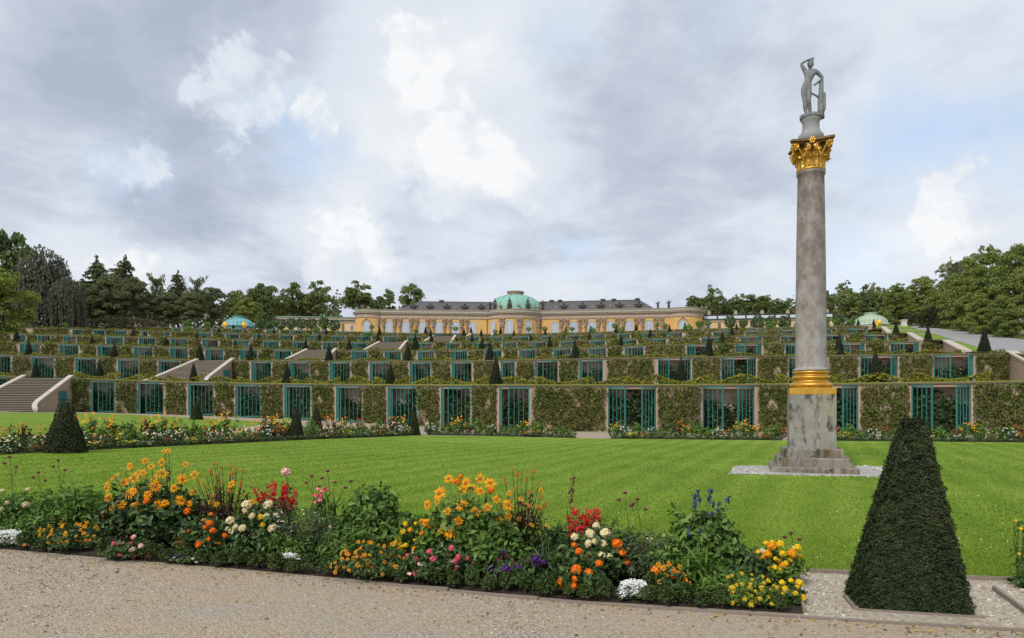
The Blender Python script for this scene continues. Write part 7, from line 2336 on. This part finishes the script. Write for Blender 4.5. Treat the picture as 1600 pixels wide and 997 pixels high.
# ------------------------------------------------------------------ grass blades, clover, loose stones
def grass_blades():
    rg = np.random.default_rng(31)
    n = 300000
    d = 6.3 + (30 - 6.3) * rg.random(n) ** 2.6
    x = rg.uniform(-0.95, 1.2, n)
    X = x * d
    # lawn only: behind the bed and gravel, outside the column pad
    xi = 800 + FPX * x
    fr = np.array([bed_front(q)[1] for q in np.linspace(-200, 1800, 60)])
    lim = np.interp(xi, np.linspace(-200, 1800, 60), fr) + 1.5
    lim = np.where(xi > 1250, np.interp(xi, [1250, 1255, 1600, 1900, 2200], [6.70, 6.62, 6.27, 6.15, 6.1]), lim)
    ok = (d > lim) & ~((np.abs(X - CX) < 2.3) & (np.abs(d - CY) < 1.8))
    lw = np.interp(xi, [-320, 0, 240, 480, 655], [13.0, 17.4, 21, 28, 36])
    ok &= (d < lw)
    X, d = X[ok], d[ok]; n = len(X)
    z = liftv(X) + 0.018
    h = rg.uniform(0.014, 0.036, n); w = (0.0032 + 0.0006 * d) * rg.uniform(0.7, 1.3, n)
    a = rg.uniform(0, 6.28, n); ln = rg.normal(0, 0.5, (n, 2)) * h[:, None]
    b0 = np.stack([X - np.cos(a) * w, d - np.sin(a) * w, z], 1); b1 = np.stack([X + np.cos(a) * w, d + np.sin(a) * w, z], 1)
    t = np.stack([X + ln[:, 0], d + ln[:, 1], z + h], 1)
    V = np.stack([b0, b1, t], 1).reshape(-1, 3); F = np.arange(n * 3).reshape(-1, 3)
    o = link('grass', mk_mesh('grass', V, F, mat_leaf('grass_blade', [(0.11, 0.188, 0.017), (0.195, 0.298, 0.028), (0.33, 0.41, 0.08)], 0.6, 0.45, 0.35)))
    tag(o, 'short blades of the mown lawn behind the foreground bed', 'grass', kind='stuff')
    m = 700
    d = 6.6 + 16 * rg.random(m) ** 1.3; X = rg.uniform(0.02, 0.85, m) * d; 
    ok = ~((np.abs(X - CX) < 2.4) & (np.abs(d - CY) < 1.9)) & (d > np.interp(X / d, [0, .43, .75, .9], [7.4, 6.7, 6.35, 6.2]))
    # in loose drifts
    ok &= (np.sin(X * 1.3 + 1) * np.sin(d * 0.9) + 0.3 * rg.normal(0, 1, m) > 0.25)
    P = np.stack([X, d, liftv(X) + 0.045], 1)[ok]
    V, F = leaves(P, np.tile([0, -0.3, 1.0], (len(P), 1)), 0.015, 0.9, rg)
    o = link('clover', mk_mesh('clover', V, F, PET['white'])); tag(o, 'tiny white clover flowers scattered in the lawn', 'grass', kind='stuff')


grass_blades()


def fallen():
    rg = np.random.default_rng(61)
    n = 420
    x = rg.uniform(-60, 1640, n); off = -np.abs(rg.normal(0.02, 0.16, n)) - 0.02
    far = rg.random(n) < 0.25; off = np.where(far, rg.uniform(-1.1, 0, n), off)
    P = []
    for q, o_ in zip(x, off):
        X, d = bed_front(q); d += o_
        if d < 4.6: continue
        P.append(((q - 800) / FPX * d, d, lift((q - 800) / FPX * d) + 0.011))
    m = 260
    for _ in range(m):
        d = 7.2 + 22 * rg.random() ** 1.5; u = rg.uniform(-0.7, 0.8); X = u * d
        xi = 800 + FPX * u
        if xi < 655 and d > np.interp(xi, [-320, 0, 240, 480, 655], [13.0, 17.0, 20, 27, 35]): continue
        if d < bed_front(xi)[1] + 1.6 or (abs(X - CX) < 2.4 and abs(d - CY) < 2.0): continue
        P.append((X, d, lift(X) + 0.05))
    P = np.array(P)
    V, F = leaves(P, np.tile([0, -0.2, 1.0], (len(P), 1)), 0.032, 0.6, rg, jitter=0.35)
    o = link('fallen_leaves', mk_mesh('fallen_leaves', V, F, mat_leaf('fallen_leaf', [(0.09, 0.05, 0.02), (0.28, 0.17, 0.05), (0.45, 0.30, 0.06), (0.16, 0.14, 0.03)], 0.7, 0.1)))
    tag(o, 'small fallen leaves and petals along the bed edge and on the lawn', 'leaves', kind='stuff')


fallen()


def stones(name, n, region, size, cols, label, seed):
    rg = np.random.default_rng(seed)
    X, Y = region(rg, n); n = len(X)
    base = np.array([(-1, -.8, 0), (1, -.7, 0), (.8, .9, 0), (-.9, .8, 0), (-.4, -.3, .9), (.5, -.2, 1.0), (.1, .5, .8)])
    tri = np.array([(0, 1, 5), (0, 5, 4), (1, 2, 5), (2, 6, 5), (2, 3, 6), (3, 4, 6), (3, 0, 4), (4, 5, 6)])
    s = size * rg.lognormal(0, 0.35, n); a = rg.uniform(0, 6.28, n)
    B = base[None] * s[:, None, None] * 0.5 * (1 + 0.25 * rg.normal(0, 1, (n, 7, 1)))
    ca, sa = np.cos(a)[:, None], np.sin(a)[:, None]
    V = np.stack([B[:, :, 0] * ca - B[:, :, 1] * sa + X[:, None], B[:, :, 0] * sa + B[:, :, 1] * ca + Y[:, None], B[:, :, 2] * 0.75 + (liftv(X) + 0.001)[:, None]], 2).reshape(-1, 3)
    F = (np.arange(n)[:, None, None] * 7 + tri[None]).reshape(-1, 3)
    o = link(name, mk_mesh(name, V, F, mat_leaf('stone_' + name + str(seed), cols, 0.85, 0.0)))
    tag(o, label, 'gravel', kind='stuff')


def reg_path(rg, n):
    u = rg.uniform(-0.82, 0.82, n); d = 4.5 + 3.3 * rg.random(n)
    xi = 800 + FPX * u
    lim = np.interp(xi, np.linspace(-200, 1800, 80), [bed_front(q)[1] for q in np.linspace(-200, 1800, 80)])
    # stones gather in patches and along the bed
    dens = 0.35 + 0.65 * (np.sin(u * d * 2.1 + 1.3 * np.sin(d * 4)) * np.sin(d * 5.5 + u * 3) > -0.2) + 0.5 * np.exp(-((lim - d) / 0.25) ** 2)
    ok = (d < lim - 0.03) & (rg.random(n) < dens)
    return (u * d)[ok], d[ok]


stones('gravel', 56000, reg_path, 0.0105, [(0.10, 0.085, 0.07), (0.24, 0.195, 0.15), (0.33, 0.275, 0.215), (0.52, 0.46, 0.38)], 'loose little stones on the sandy path', 41)


def reg_pale(rg, n):
    u = rg.uniform(0.41, 0.8, n); d = rg.uniform(4.7, 6.8, n)
    xi = 800 + FPX * u
    lo = np.interp(xi, np.linspace(1200, 1800, 40), [bed_front(q)[1] for q in np.linspace(1200, 1800, 40)])
    hi = np.interp(xi, [1240, 1255, 1600, 1760], [6.6, 6.62, 6.27, 6.15])
    ok = (d > lo + 0.01) & (d < hi - 0.02) & (xi > 1258 - (d - 5.2) * 11)
    X = u * d; dx, dy = X - YX, d - YY
    a, b_ = dx * _c + dy * _s, -dx * _s + dy * _c
    ok &= ~((np.abs(a) < 0.5) & (np.abs(b_) < 0.48))
    return X[ok], d[ok]


stones('gravel', 26000, reg_pale, 0.016, [(0.15, 0.115, 0.08), (0.33, 0.28, 0.21), (0.46, 0.41, 0.33), (0.64, 0.60, 0.52)], 'loose pale stones round the foreground yew', 43)


def reg_pad(rg, n):
    a, b_, c, d = [Vector(gd(*q)) for q in ((1141, 742), (1392, 747), (1378, 730), (1150, 729.5))]
    u, v = rg.uniform(-0.01, 1.01, n), rg.uniform(-0.03, 1.03, n)
    P = np.array([((a.lerp(b_, p)).lerp(d.lerp(c, p), q))[:] for p, q in zip(u, v)])
    ok = (np.abs(P[:, 0] - CX) > 1.15) | (np.abs(P[:, 1] - CY) > 1.15)
    return P[ok, 0], P[ok, 1]


stones('gravel', 9000, reg_pad, 0.045, [(0.15, 0.14, 0.13), (0.34, 0.325, 0.30), (0.46, 0.44, 0.41), (0.6, 0.585, 0.56)], 'grey stones of the gravel square round the column steps', 47)
